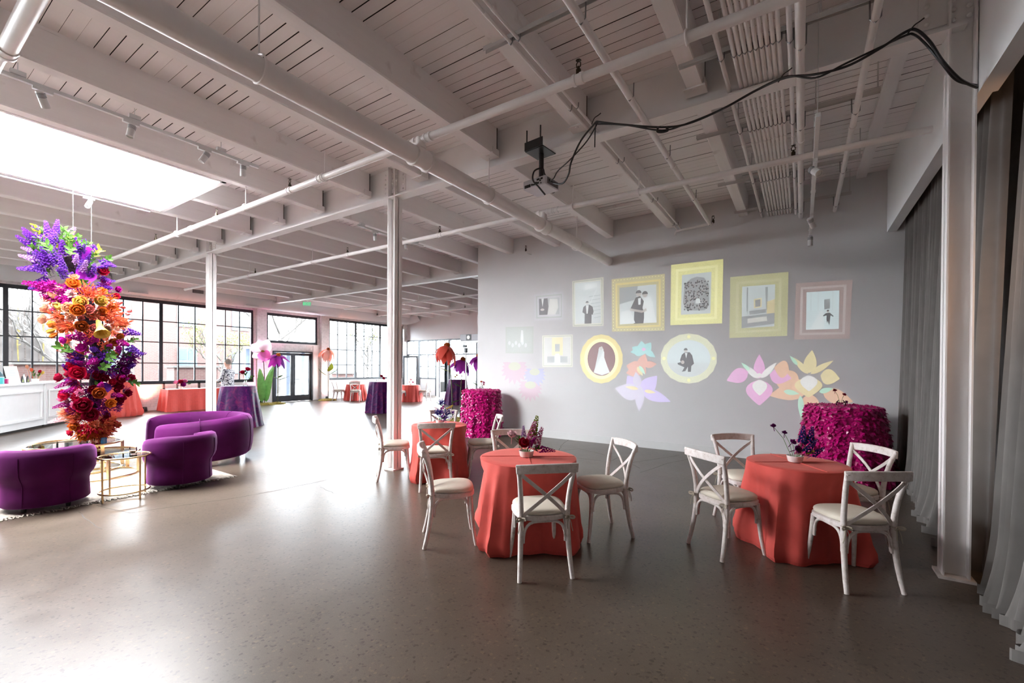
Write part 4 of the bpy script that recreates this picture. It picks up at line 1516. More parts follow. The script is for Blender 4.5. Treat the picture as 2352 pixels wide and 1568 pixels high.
def draped(name, label, x, y, r, h, rb, mat, hem_mat, cat='table', seed=1, folds=(7, 11), amp=.05, pouf=0.0, crease=True, group=None, petals=None, press=()):
    t = thing(name, label, cat, (x, y, 0), rnd(0, 6.28) if not crease else 0.6, group)
    fn = fold_fn(seed, *folds)
    n = 160
    m = MB()
    rings = []
    for k in (0.02, .35, .7, .93):
        rings.append([(r * k, h)] * 1)
    prof = [('top', .03), ('top', .4), ('top', .8), ('top', .96)]
    rows = []
    for kk, q in prof:
        rows.append([(q * r * math.cos(2 * PI * j / n), q * r * math.sin(2 * PI * j / n), h) for j in range(n)])
    rows.append([(r * .995 * math.cos(2 * PI * j / n), r * .995 * math.sin(2 * PI * j / n), h - .006) for j in range(n)])
    nd = 12
    for i in range(1, nd + 1):
        u = i / nd
        row = []
        for j in range(n):
            a = 2 * PI * j / n
            f = fn(a)
            g = min(1, u * 1.5) ** .8
            rr = r + (rb - r) * u + amp * g * f * (1 + .25 * math.sin(3 * a + 4 * u)) + amp * .35 * g
            if pouf and u > .78:
                w = (u - .78) / .22
                rr += pouf * math.sin(w * PI * .9) * (.6 + .5 * f) - .05 * w * w
            for pa, lim in press:
                dd = (a + .6 - pa + PI) % (2 * PI) - PI
                w = math.exp(-(dd / .45) ** 4) * min(1, u / .18)
                rr = rr * (1 - w) + min(rr, lim + .012 * f) * w
            z = h * (1 - u)
            z = max(.006, z)
            if i == nd:
                z = .004
            row.append((rr * math.cos(a), rr * math.sin(a), z - (.006 if i < nd else 0)))
        rows.append(row)
    for row in rows:
        m.v += row
    for i in range(len(rows) - 1):
        for j in range(n):
            j2 = (j + 1) % n
            m.f.append([i * n + j, i * n + j2, (i + 1) * n + j2, (i + 1) * n + j])
    m.f.append(list(range(n)))
    m.build('tablecloth', mat, t, True)
    # sewn hem at the bottom
    hm = MB()
    last, prev = rows[-1], rows[-2]
    for j in range(n):
        j2 = (j + 1) % n
        def ext(p):
            l = math.hypot(p[0], p[1])
            return (p[0] * (1 + .004 / l), p[1] * (1 + .004 / l))
        a0, a1 = ext(last[j]), ext(last[j2])
        def up(p, q, u):
            return (p[0] + (q[0] - p[0]) * u, p[1] + (q[1] - p[1]) * u)
        b0, b1 = up(a0, ext(prev[j]), .45), up(a1, ext(prev[j2]), .45)
        hm.poly([(*a0, .003), (*a1, .003), (*b1, .003 + .45 * h / nd), (*b0, .003 + .45 * h / nd)])
    if not petals:
        hm.build('hem', hem_mat, t, True)
    if crease:
        cm = MB()
        cm.strip([(-r * .96, 0, h + .001), (-r * .3, 0.004, h + .004), (r * .3, -.004, h + .004), (r * .96, 0, h + .001)], .012, .005)
        cm.strip([(0.003, -r * .96, h + .001), (0, -r * .3, h + .004), (.005, r * .3, h + .004), (0, r * .96, h + .001)], .012, .005)
        cm.build('fold_crease', mat, t, True)
    if petals:
        pmb = MB()
        rs = random.Random(seed + 5)
        cnt = petals
        for i in range(cnt):
            u = rs.random()
            a = rs.uniform(0, 2 * PI)
            if i < cnt * .14:
                q = math.sqrt(rs.random())
                base = Vector((r * q * math.cos(a), r * q * math.sin(a), h))
                nrm = Vector((math.cos(a) * .3, math.sin(a) * .3, 1)).normalized()
            else:
                f = fn(a)
                rr = r + (rb - r) * u + amp * min(1, u * 1.5) ** .8 * f * (1 + .25 * math.sin(3 * a + 4 * u)) + amp * .35 * min(1, u * 1.5) ** .8
                base = Vector((rr * math.cos(a), rr * math.sin(a), max(.02, h * (1 - u))))
                nrm = Vector((math.cos(a), math.sin(a), .15)).normalized()
            down = (Vector((0, 0, -1)) + Vector((rs.uniform(-.7, .7), rs.uniform(-.7, .7), rs.uniform(-.3, .6)))).normalized()
            side = nrm.cross(down).normalized()
            L, W = rs.uniform(.05, .085), rs.uniform(.022, .035)
            lift = rs.uniform(.006, .03)
            tip = base + down * L * .75 + nrm * (lift + .012)
            mid = base + down * L * .35 + nrm * lift * 1.3
            if tip.z < .004:
                continue
            pmb.poly([base - side * W * .3, mid - side * W, tip, mid + side * W, base + side * W * .3])
        po = pmb.build('ruffle_petals', mat, t)
        po['kind'] = 'stuff'
    return t


CG = 'round tables under coral cloths'
draped('round_table', 'round table under a coral cloth nearest the viewer, pink flower bowl on it', -2.15, 3.56, .455, .76, .58, M_CORAL, M_CORAL2, seed=3, folds=(9, 14), amp=.055, pouf=.05, group=CG, press=[(-.89, .405), (3.79, .405), (.74, .405), (2.39, .405)])
draped('round_table', 'round table under a coral cloth beside the grey curtains', -.03, 4.73, .40, .76, .54, M_CORAL, M_CORAL2, seed=4, folds=(8, 13), amp=.045, pouf=.03, group=CG, press=[(-2.46, .37), (-.94, .37), (2.39, .37), (.79, .37)])
draped('round_table', 'round table under a coral cloth by the slim column', -4.42, 4.80, .40, .76, .54, M_CORAL, M_CORAL2, seed=8, folds=(7, 11), amp=.055, pouf=.05, group=CG, press=[(-2.41, .375), (-.93, .375), (.72, .375), (2.26, .375)])
draped('round_table', 'small far round table under a coral cloth below the grid window', -17.6, 13.35, .42, .76, .52, M_CORAL, M_CORAL2, seed=9, folds=(8, 13), amp=.05, group=CG)
draped('round_table', 'small far round table under a coral cloth before the storefront', -15.05, 14.4, .42, .76, .52, M_CORAL, M_CORAL2, seed=10, folds=(8, 13), amp=.05, group=CG)
KG = 'tall cocktail tables'
draped('cocktail_table', 'tall table in ruffled magenta petals beside the grey curtains', .515, 8.0, .43, 1.07, .58, M_MAG, M_MAG, seed=12, folds=(11, 17), amp=.045, crease=False, group=KG, petals=5200)
draped('cocktail_table', 'tall table in ruffled magenta petals at the end of the projection wall', -6.25, 8.22, .41, 1.07, .47, M_MAG, M_MAG, seed=13, folds=(11, 17), amp=.04, crease=False, group=KG, petals=5200)
draped('cocktail_table', 'tall purple velvet table behind the curved sofa', -12.35, 5.72, .40, 1.07, .56, M_PURP, M_PURP, seed=14, folds=(7, 11), amp=.05, crease=False, group=KG)
draped('cocktail_table', 'tall purple velvet table half behind the slim column', -12.3, 10.35, .38, 1.07, .50, M_PURP, M_PURP, seed=15, folds=(7, 10), amp=.07, crease=False, group=KG)
draped('cocktail_table', 'tall purple velvet table beneath the paper flowers by the wall end', -12.25, 14.45, .39, 1.07, .52, M_PURP, M_PURP, seed=16, folds=(7, 10), amp=.06, crease=False, group=KG)
draped('cocktail_table', 'tall coral cloth table with the drinks dispenser under the window', -17.85, 4.75, .40, 1.07, .56, M_CORAL, M_CORAL2, seed=17, folds=(9, 14), amp=.06, pouf=.05, crease=False, group=KG)
draped('cocktail_table', 'pink ruffled table half hidden behind the end of the projection wall', -10.6, 14.9, .45, 1.07, .5, plain('pink_taffeta', (.75, .05, .25), .35, noise=.3, scale=30), M_MAG, seed=18, folds=(11, 17), amp=.04, crease=False, group=KG, petals=1200)

# long coral buffet table
t = thing('buffet_table', 'long table under a coral cloth below the grid window', 'table', (-18.42, 6.98, 0))
L, W, H = 1.70, .70, .76
m = MB()
pts = []
per = 2 * (L + W)
fn = fold_fn(31, 5, 9)
nseg = 88
rows = []
for u in [0, .004] + [i / 8 for i in range(1, 9)]:
    row = []
    for j in range(nseg):
        s = per * j / nseg
        if s < L:
            p, nn = Vector((W / 2, -L / 2 + s, 0)), Vector((1, 0, 0))
        elif s < L + W:
            p, nn = Vector((W / 2 - (s - L), L / 2, 0)), Vector((0, 1, 0))
        elif s < 2 * L + W:
            p, nn = Vector((-W / 2, L / 2 - (s - L - W), 0)), Vector((-1, 0, 0))
        else:
            p, nn = Vector((-W / 2 + (s - 2 * L - W), -L / 2, 0)), Vector((0, -1, 0))
        cd = min(abs(abs(p.x) - W / 2) + abs(abs(p.y) - L / 2), .3)
        d = u * (.05 + .04 * math.sin(16 * s) + .07 * math.exp(-cd / .06))
        if abs(abs(p.x) - W / 2) < 1e-6 and abs(abs(p.y) - L / 2) < .04:
            nn = (nn + Vector((0, math.copysign(1, p.y), 0))).normalized()
        q = p + nn * d
        row.append((q.x, q.y, max(.004, H * (1 - u))))
    rows.append(row)
m.v += [p for r_ in rows for p in r_]
for i in range(len(rows) - 1):
    for j in range(nseg):
        j2 = (j + 1) % nseg
        m.f.append([i * nseg + j, i * nseg + j2, (i + 1) * nseg + j2, (i + 1) * nseg + j])
m.f.append(list(range(nseg)))
m.build('tablecloth', M_CORAL, t)
MB().span(-W / 2 + .02, W / 2 - .02, -L / 2 + .02, L / 2 - .02, H, H + .003).build('table_runner', plain('pale_runner', (.86, .55, .47), .8, noise=.05), t)

# ------------------------------------------------------------------ lounge furniture
def revolve(mb, sec, a0, a1, n, scale_fn=None, wob=None):
    """sweep a closed (r, z) section round Z; scale_fn(u) shrinks it towards its middle to round the ends"""
    cr = sum(p[0] for p in sec) / len(sec)
    cz = sum(p[1] for p in sec) / len(sec)
    k = len(sec)
    b = len(mb.v)
    for i in range(n + 1):
        u = i / n
        a = a0 + (a1 - a0) * u
        s = scale_fn(u) if scale_fn else (1, 1, 0)
        for r, z in sec:
            rr = cr + (r - cr) * s[0] + s[2]
            zz = z if z < .12 else .12 + (z - .12) * s[1]
            mb.v.append((rr * math.cos(a), rr * math.sin(a), zz))
    for i in range(n):
        for j in range(k):
            j2 = (j + 1) % k
            mb.f.append([b + i * k + j, b + i * k + j2, b + (i + 1) * k + j2, b + (i + 1) * k + j])
    mb.f.append([b + j for j in range(k)])
    mb.f.append([b + n * k + j for j in reversed(range(k))])
    return mb


def end_round(u, w=.09, drop=.0):
    e = min(u, 1 - u)
    if e < w:
        q = e / w
        s = math.sqrt(max(0.0, 1 - (1 - q) ** 2))
        return (.25 + .75 * s, 1 - drop * (1 - q) - .05 * (1 - s), 0)
    return (1, 1, 0)


def barrel_chair(label, x, y, facing):
    """tub chair: a flared wrap-around back over a narrower base"""
    t = thing('barrel_chair', label, 'armchair', (x, y, 0), math.radians(facing - 90), 'plum velvet tub chairs')
    t.scale = (.87, .87, .93)
    sec = [(.30, .40), (.31, .60), (.325, .69), (.36, .73), (.41, .745), (.455, .72), (.475, .66), (.478, .56), (.470, .46), (.445, .40), (.415, .36), (.405, .30), (.41, .20), (.415, .09), (.40, .075), (.28, .075)]
    m = MB()
    revolve(m, sec, math.radians(90 + 62), math.radians(450 - 62), 48, lambda u: (lambda s: (s[0], 1 - .22 * max(0, abs(u - .5) * 2 - .45) ** 1.3, 0))(end_round(u, .10)))
    m.build('backrest', M_VELV, t, True)
    MB().lathe([(0, .075), (.33, .075), (.36, .09), (.365, .38), (.345, .425), (.28, .445), (0, .45)], 40, (0, .05, 0)).build('seat', M_VELV, t, True)
    for a in (50, 130, 230, 310):
        MB().tube([(.3 * math.cos(D(a)), .3 * math.sin(D(a)), .085), (.3 * math.cos(D(a)), .3 * math.sin(D(a)), 0)], [.03, .022], 10).build('foot', M_BLACK, t, True)
    for a in (240, 300):
        mm = MB()
        pts = [((r + .003) * math.cos(D(a)), (r + .003) * math.sin(D(a)), z) for r, z in sec[6:14]]
        mm.tube(pts, .004, 5)
        mm.build('seam', M_VELV, t)
    return t


barrel_chair('plum velvet tub chair in front of the small gold table, seen from behind', -7.12, 1.27, 170)
barrel_chair('plum velvet tub chair in front of the curved sofa, seen from behind', -6.98, 2.50, 195)
barrel_chair('plum velvet tub chair at the edge of the picture by the bar', -7.72, .62, 110)

# curved sofa
sx, sy, SR = -8.48, 3.30, .79
t = thing('curved_sofa', 'plum velvet curved sofa wrapping round the coffee table', 'sofa', (sx, sy, 0))
sec = [(SR - .30, .40), (SR - .27, .58), (SR - .25, .68), (SR - .20, .74), (SR - .12, .765), (SR - .045, .74), (SR - .01, .68), (SR + .005, .55), (SR + .01, .40), (SR - .005, .24), (SR - .03, .13), (SR - .08, .085), (SR - .25, .075)]


def sofa_s(u):
    s = end_round(u, .07)
    h = 1 - .13 * max(0, 1 - u / .35) ** 1.2 - .04 * max(0, (u - .75) / .25) ** 2
    return (s[0], h * (s[1]), 0)


m = MB()
revolve(m, sec, D(-72), D(232), 72, sofa_s)
m.build('backrest', M_VELV, t, True)
m = MB()
seat = [(.02, .10), (SR - .28, .10), (SR - .26, .14), (SR - .26, .38), (SR - .29, .425), (SR - .4, .44), (.3, .445), (.02, .44)]
revolve(m, seat, D(-60), D(222), 60)
m.build('seat', M_VELV, t, True)
m = MB().lathe([(SR - .13, 0), (SR - .12, .003), (SR - .12, .075), (SR - .14, .085), (.1, .085)], 60)
m.build('plinth', M_CHROME, t, True)
for a in (-20, 45, 110, 170):
    MB().tube([((r + .003) * math.cos(D(a)), (r + .003) * math.sin(D(a)), z) for r, z in sec[4:11]], .004, 5).build('seam', M_VELV, t)
    MB().tube([((r - .003) * math.cos(D(a)), (r - .003) * math.sin(D(a)), z) for r, z in sec[0:5]], .004, 5).build('seam', M_VELV, t)


# gold tables
def ring_pts(r, z, n=40):
    return [(r * math.cos(2 * PI * i / n), r * math.sin(2 * PI * i / n), z) for i in range(n + 1)]


t = thing('side_table', 'small round gold wire side table with a glass top', 'table', (-6.80, 1.87, 0))
MB().tube(ring_pts(.245, .51), .011, 8, cap=False).build('top_rim', M_GOLD, t, True)
MB().lathe([(0, .503), (.238, .503), (.238, .513), (0, .513)], 40).build('glass_top', M_CLEAR, t)
MB().tube(ring_pts(.235, .095), .010, 8, cap=False).build('lower_ring', M_GOLD, t, True)
for a in (20, 110, 200, 290):
    MB().tube([(.236 * math.cos(D(a)), .236 * math.sin(D(a)), 0), (.240 * math.cos(D(a)), .240 * math.sin(D(a)), .51)], .010, 8).build('leg', M_GOLD, t, True)

CTX, CTY = -9.10, 1.93
t = thing('coffee_table', 'large round gold coffee table with a glass top', 'table', (CTX, CTY, 0))
MB().tube(ring_pts(.53, .42), .016, 8, cap=False).build('top_rim', M_GOLD, t, True)
MB().lathe([(0, .41), (.52, .41), (.52, .422), (0, .422)], 48).build('glass_top', M_CLEAR, t)
MB().tube(ring_pts(.52, .02), .018, 8, cap=False).build('lower_ring', M_GOLD, t, True)
for a in range(20, 380, 60):
    MB().span(-.012, .012, -.02, .02, .02, .42).build('leg', M_GOLD, t, loc=(.525 * math.cos(D(a)), .525 * math.sin(D(a)), 0))
t = thing('coffee_table', 'lower round gold nesting table tucked under the coffee table', 'table', (-8.45, 2.02, 0))
MB().tube(ring_pts(.46, .33), .015, 8, cap=False).build('top_rim', M_GOLD, t, True)
MB().lathe([(0, .32), (.45, .32), (.45, .332), (0, .332)], 48).build('glass_top', M_CLEAR, t)
MB().tube(ring_pts(.46, .02), .017, 8, cap=False).build('lower_ring', M_GOLD, t, True)
for a in range(0, 360, 60):
    MB().span(-.012, .012, -.02, .02, .02, .33).build('leg', M_GOLD, t, loc=(.462 * math.cos(D(a)), .462 * math.sin(D(a)), 0))


M_WAX = plain('peach_wax', (.80, .50, .36), .6, noise=.05)


def votive(label, x, y, z, mat=None, sc_=1.0):
    t = thing('votive_candle', label, 'candle', (x, y, z + .001), 0, 'votive candles on the gold tables')
    MB().lathe([(0, 0), (.033, 0), (.036, .01), (.037, .085), (.034, .085), (.033, .012), (0, .012)], 20).build('cup', mat or M_CLEAR, t, True)
    MB().lathe([(0, .013), (.031, .013), (.031, .045), (0, .043)], 16).build('candle', M_WAX, t, True)
    return t


votive('single clear votive candle on the small gold side table', -6.80, 1.95, .513)
votive('clear votive candle on the coffee table, farthest towards the bar', -9.05, 2.02, .422)
votive('clear votive candle in the middle of the coffee table row', -8.98, 2.12, .422)
votive('clear votive candle just under the hanging flowers', -8.92, 1.98, .422)
votive('clear votive candle beside the blue glass', -8.80, 2.10, .422)
votive('blue glass votive on the coffee table', -8.74, 2.16, .422, plain('blue_glass', (.03, .16, .33), .15, noise=.1))

# rug with a fringed edge
t = thing('area_rug', 'cream woven rug with a knotted fringe under the lounge furniture', 'rug')
rx0, rx1, ry0, ry1 = -11.3, -6.86, -.8, 3.12
MB().span(rx0, rx1, ry0, ry1, .001, .010).build('rug_field', M_RUG, t)
m = MB()
y = ry0
while y < ry1:
    a = Vector((rx1, y, .008))
    m.tube([a, a + Vector((.03, rnd(-.008, .008), .0)), a + Vector((.085, rnd(-.02, .02), -.003))], [.007, .009, .005], 5)
    y += .024
m.build('fringe', M_RUG, t)['kind'] = 'stuff'

# bar: panelled white fronts
bd = Vector((-.816, .578, 0))
bn = Vector((.578, .816, 0))        # towards the hall: the panelled face
bn = Vector((.578, .816, 0))
B0 = Vector((-16.21, 2.88, 0))


def bar_unit(label, s0, s1):
    mid = B0 + bd * ((s0 + s1) / 2)
    ang = math.atan2(bd.y, bd.x)
    L = s1 - s0
    # local: x along the bar, -y/+y across; the front looks towards the sofa (local y = -1 or +1 by sign)
    t = thing('bar_counter', label, 'bar', (mid.x, mid.y, 0), ang, 'white panelled bar units')
    f = BARF
    MB().span(-L / 2 + .004, L / 2 - .004, -f * .02, -f * .58, .06, 1.10).build('body', M_WHITE, t)
    MB().span(-L / 2 + .03, L / 2 - .03, -f * .06, -f * .5, 0, .06).build('toe_kick', M_DARK, t)
    MB().span(-L / 2, L / 2, f * .02, -f * .62, 1.10, 1.14).build('counter_top', M_WHITE, t, bevel=.006)
    m = MB()
    x0, x1, z0, z1 = -L / 2 + .14, L / 2 - .14, .22, .95
    for a, b, c, d in ((x0, x1, z0, z0 + .05), (x0, x1, z1 - .05, z1), (x0, x0 + .05, z0 + .05, z1 - .05), (x1 - .05, x1, z0 + .05, z1 - .05)):
        m.span(a, b, -f * .02, f * .012, c, d)
    m.build('panel_moulding', M_WHITE, t, bevel=.006)
    m = MB()
    for s in (-1, 1):
        m.span(s * (L / 2 - .05), s * (L / 2 - .005), -f * .02, f * .012, .06, 1.10)
    m.build('corner_post', M_WHITE, t, bevel=.004)
    return t


# the face seen from the lounge: normal pointing to the viewer's side
BARF = -1 if Vector((-math.sin(math.atan2(bd.y, bd.x)), math.cos(math.atan2(bd.y, bd.x)))).dot(Vector((16.2, -2.9))) < 0 else 1
bar_unit('white panelled bar unit running out of the picture', -2.44, 0)
bar_unit('white panelled bar unit half hidden behind the hanging flowers', 0, 1.5)


# ------------------------------------------------------------------ flowers
def fm(name, col, trans=.25, noise=.25):
    k = .62 if min(col) < .4 else .8
    return plain('petal_' + name, tuple(c * k for c in col), .6, noise=noise, scale=14, trans=trans, spec=.08)


FC = {
    'violet': fm('violet', (.22, .06, .55)), 'purple': fm('purple', (.13, .02, .33)), 'lilac': fm('lilac', (.52, .26, .62)),
    'orchid': fm('orchid', (.50, .03, .62), .15), 'magenta': fm('magenta', (.48, .01, .28)), 'plum': fm('plum', (.17, .006, .13)),
    'red': fm('red', (.60, .008, .05)), 'crimson': fm('crimson', (.34, .004, .035)), 'pink': fm('pink', (.85, .22, .42)),
    'blush': fm('blush', (.88, .58, .62)), 'coral': fm('coral', (.88, .17, .08)), 'orange': fm('orange', (.85, .22, .03)),
    'peach': fm('peach', (.90, .42, .26)), 'yellow': fm('yellow', (.88, .60, .12)), 'salmon': fm('salmon', (.90, .24, .22), .2),
    'white': fm('white', (.85, .82, .78)), 'rust': fm('rust', (.50, .10, .02)), 'blue': fm('blue', (.06, .05, .30)),
}


def petal_pts(mb, ln, wd, cup, mat, n=3, pinch=.25):
    """a cupped petal growing along +Y from the origin, thickness-free surface of 2n quads"""
    rows = []
    for i in range(n + 1):
        u = i / n
        w = wd / 2 * (pinch + (1 - pinch) * math.sin(PI * min(1, .15 + .75 * u))) * (1 if u < 1 else .55)
        yv = ln * u * math.cos(cup * u * .8)
        zv = ln * u * math.sin(cup * u * .8)
        rows.append([(-w, yv, zv + wd * .12), (0, yv, zv), (w, yv, zv + wd * .12)])
    b = len(mb.v)
    for r_ in rows:
        mb.v += [tuple(mat @ Vector(p)) for p in r_]
    for i in range(n):
        for j in range(2):
            k = b + i * 3 + j
            mb.f.append([k, k + 1, k + 4, k + 3])


def bloom_rose(rs, layers=((4, .030, .030, 1.35), (5, .042, .040, 1.05), (6, .052, .048, .65), (6, .060, .052, .28))):
    m = MB()
    z = .018
    for li, (k, ln, wd, cup) in enumerate(layers):
        for i in range(k):
            a = 2 * PI * i / k + li * .5 + rs.uniform(-.15, .15)
            M = Matrix.Translation((0, 0, z - li * .006)) @ Matrix.Rotation(a, 4, 'Z') @ Matrix.Rotation(cup, 4, 'X')
            petal_pts(m, ln, wd, .6, M)
    m.lathe([(.012, .0), (.014, .02), (.006, .045), (0, .046)], 8)
    m.tube([(0, 0, .0), (.004, 0, -.08)], .003, 5)
    return m


def bloom_carnation(rs, R_=.032):
    m = MB()
    for i in range(46):
        v = Vector((rs.gauss(0, 1), rs.gauss(0, 1), abs(rs.gauss(0, 1)) + .15)).normalized()
        q = v.to_track_quat('Y', 'Z').to_matrix().to_4x4()
        petal_pts(m, R_ * rs.uniform(.7, 1.05), R_ * .6, .3, q @ Matrix.Rotation(rs.uniform(0, 6), 4, 'Y'), 2, .15)
    m.tube([(0, 0, 0), (0, 0, -.05)], .003, 5)
    return m


def bloom_spike(rs, L=.20, R_=.032, n=40, sz=.026):
    m = MB()
    for i in range(n):
        u = i / n
        a = i * 2.4
        r = R_ * (1 - .75 * u)
        p = Vector((r * math.cos(a), r * math.sin(a), .02 + L * u))
        d = Vector((math.cos(a), math.sin(a), .3 + u)).normalized()
        q = Matrix.Translation(p) @ d.to_track_quat('Z', 'Y').to_matrix().to_4x4()
        s = sz * (1 - .5 * u)
        for k in range(4):
            petal_pts(m, s, s * .9, .4, q @ Matrix.Rotation(k * PI / 2 + rs.uniform(-.2, .2), 4, 'Z') @ Matrix.Rotation(.35, 4, 'X'), 2)
    m.tube([(0, 0, -.08), (0, 0, L)], .0025, 5)
    return m


def bloom_tulip(rs):
    m = MB()
    for i in range(6):
        M = Matrix.Rotation(i * PI / 3, 4, 'Z') @ Matrix.Translation((0, .008, 0)) @ Matrix.Rotation(1.30 - .12 * (i % 2), 4, 'X')
        petal_pts(m, .052, .034, .35, M, 3, .35)
    m.tube([(0, 0, 0), (.01, 0, -.12)], .003, 5)
    return m


def bloom_feather(rs, n=90, L=.12):
    m = MB()
    for i in range(n):
        v = Vector((rs.gauss(0, .8), rs.gauss(0, .8), rs.uniform(-.1, 1.4))).normalized()
        base = v * rs.uniform(.0, L * .65)
        d = (v + Vector((rs.gauss(0, .4), rs.gauss(0, .4), rs.gauss(0, .4)))).normalized()
        q = Matrix.Translation(base) @ d.to_track_quat('Y', 'Z').to_matrix().to_4x4()
        petal_pts(m, rs.uniform(.025, .05), .011, .5, q, 2, .3)
    return m


def bloom_heart(rs):
    """a big glossy heart shaped spathe"""
    m = MB()
    n = 14
    L, R_ = [], []
    for i in range(n + 1):
        u = i / n
        w = .085 * math.sin(PI * u ** .62) + .0
        y = -.02 + .21 * u
        z = .035 * math.sin(PI * u) * .8
        L.append((-w, y, z + w * .28))
        R_.append((w, y, z + w * .28))
    b = len(m.v)
    for i in range(n + 1):
        c = (0, L[i][1], L[i][2] - abs(L[i][0]) * .40)
        m.v += [L[i], c, R_[i]]
    for i in range(n):
        for j in range(2):
            k = b + i * 3 + j
            m.f.append([k, k + 1, k + 4, k + 3])
    return m


def leaf_sprig(rs, n=8, L=.16, lw=.03, ll=.055):
    m = MB()
    pts = [Vector((0, 0, 0)), Vector((rs.uniform(-.01, .01), 0, L * .5)), Vector((rs.uniform(-.03, .03), rs.uniform(-.02, .02), L))]
    m.tube(pts, [.003, .0025, .0015], 5)
    for i in range(n):
        u = .25 + .75 * i / n
        p = pts[0].lerp(pts[2], u)
        a = i * 2.5
        d = Vector((math.cos(a), math.sin(a), .5)).normalized()
        q = Matrix.Translation(p) @ d.to_track_quat('Y', 'Z').to_matrix().to_4x4()
        petal_pts(m, ll * rs.uniform(.8, 1.2), lw, .3, q, 3, .2)
    return m


def bloom_trumpet(rs):
    m = MB()
    m.lathe([(.012, 0), (.018, .04), (.022, .09), (.034, .12), (.05, .135), (.045, .13), (.015, .06), (0, .02)], 12)
    return m


_rs = random.Random(5)
BL = {}
for nm, fnc, cnt in (('rose', bloom_rose, 3), ('carnation', bloom_carnation, 2), ('delphinium', bloom_spike, 3), ('tulip', bloom_tulip, 2), ('coral_plume', bloom_feather, 3), ('anthurium', bloom_heart, 1), ('leaf_sprig', leaf_sprig, 3), ('pitcher_bloom', bloom_trumpet, 1)):
    BL[nm] = [fnc(_rs) for _ in range(cnt)]
BM = {}


def bloom(kind, col, parent, loc, d, s=1.0, spin=None):
    v = random.randrange(len(BL[kind]))
    key = (kind, v, col)
    mat = FC.get(col) or {'leaf': M_LEAF, 'lime': M_LEAFL}[col]
    if key not in BM:
        me = BL[kind][v].mesh(kind)
        me.materials.append(mat)
        BM[key] = me
    q = Vector(d).normalized().to_track_quat('Z', 'Y') @ Quaternion((0, 0, 1), rnd(0, 6.28) if spin is None else spin)
    return link(kind, BM[key], None, parent, loc=loc, rot=q, scale=s)


# hanging flower column over the coffee table
FAX, FAY = -9.03, 1.95
dv = Vector((FAX, FAY, 0))
DEP = dv.dot(Vector((_fw.x, _fw.y, 0)))
RV = Vector((_rt.x, _rt.y, 0)).normalized()
FV = Vector((-dv.x, -dv.y, 0)).normalized()      # towards the viewer
fc = thing('flower_column', 'tall hanging column of purple, orange and crimson flowers over the coffee table', 'flowers', (FAX, FAY, 0))


def fpos(px, py, out=0.0):
    """spot on the standing plane through the column, then brought forward"""
    d = ray(px, py)
    n = Vector((dv.x, dv.y, 0)).normalized()
    tt = (dv.dot(n)) / d.dot(n)
    p = CAM + d * tt
    return Vector((p.x - FAX, p.y - FAY, p.z)) + FV * out


SIL = [(530, 100, 150), (560, 84, 165), (600, 74, 236), (640, 100, 240), (680, 112, 262), (720, 104, 288), (760, 128, 292), (790, 146, 300), (830, 166, 306), (860, 158, 286), (890, 150, 290), (930, 150, 282), (960, 166, 262), (985, 178, 246), (1008, 190, 236)]


def sil(py):
    for (a, l0, r0), (b, l1, r1) in zip(SIL[:-1], SIL[1:]):
        if a <= py <= b:
            u = (py - a) / (b - a)
            return l0 + (l1 - l0) * u, r0 + (r1 - r0) * u
    return (190, 236)


core = MB()
cr = []
for k in range(27):
    py = 590 + k * 15.5
    l, r = sil(py)
    c = fpos((l + r) / 2 + (8 if py < 700 else 0), py)
    cr.append((c, max(.03, (r - l) / 152 * (.06 if py < 690 else .09))))
core.tube([c for c, _ in cr], [r for _, r in cr], 12)
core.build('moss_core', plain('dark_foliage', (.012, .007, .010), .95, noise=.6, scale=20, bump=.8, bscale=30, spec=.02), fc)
for px, py0, py1 in ((168, 445, 600), (210, 457, 640)):
    a, b = fpos(px, py1), fpos(px, py0)
    MB().tube([a, (a.x, a.y, 4.36)], .0025, 6).build('hanging_wire', M_STRUT, fc)


def zone(py):
    if py < 650:
        return [('delphinium', 'violet', 5), ('delphinium', 'purple', 3), ('delphinium', 'lilac', 3), ('leaf_sprig', 'leaf', 5), ('leaf_sprig', 'lime', 1)]
    if py < 690:
        return [('delphinium', 'magenta', 3), ('coral_plume', 'magenta', 3), ('delphinium', 'purple', 2), ('rose', 'magenta', 1), ('rose', 'peach', 1)]
    if py < 770:
        return [('rose', 'peach', 4), ('rose', 'orange', 3), ('coral_plume', 'coral', 4), ('carnation', 'salmon', 3), ('rose', 'yellow', 1), ('tulip', 'peach', 2), ('carnation', 'blush', 1), ('coral_plume', 'orange', 2)]
    if py < 815:
        return [('delphinium', 'magenta', 3), ('rose', 'rust', 2), ('coral_plume', 'coral', 3), ('rose', 'magenta', 2), ('delphinium', 'violet', 1), ('carnation', 'salmon', 1)]
    if py < 860:
        return [('coral_plume', 'plum', 4), ('delphinium', 'purple', 3), ('leaf_sprig', 'leaf', 3), ('coral_plume', 'purple', 2), ('delphinium', 'magenta', 1)]
    if py < 940:
        return [('rose', 'crimson', 5), ('rose', 'red', 3), ('coral_plume', 'plum', 4), ('delphinium', 'magenta', 2), ('leaf_sprig', 'leaf', 1), ('carnation', 'pink', 1)]
    if py < 968:
        return [('rose', 'red', 2), ('rose', 'crimson', 2), ('coral_plume', 'coral', 3), ('rose', 'rust', 1), ('coral_plume', 'peach', 1)]
    return [('coral_plume', 'coral', 5), ('coral_plume', 'orange', 3), ('coral_plume', 'red', 3)]


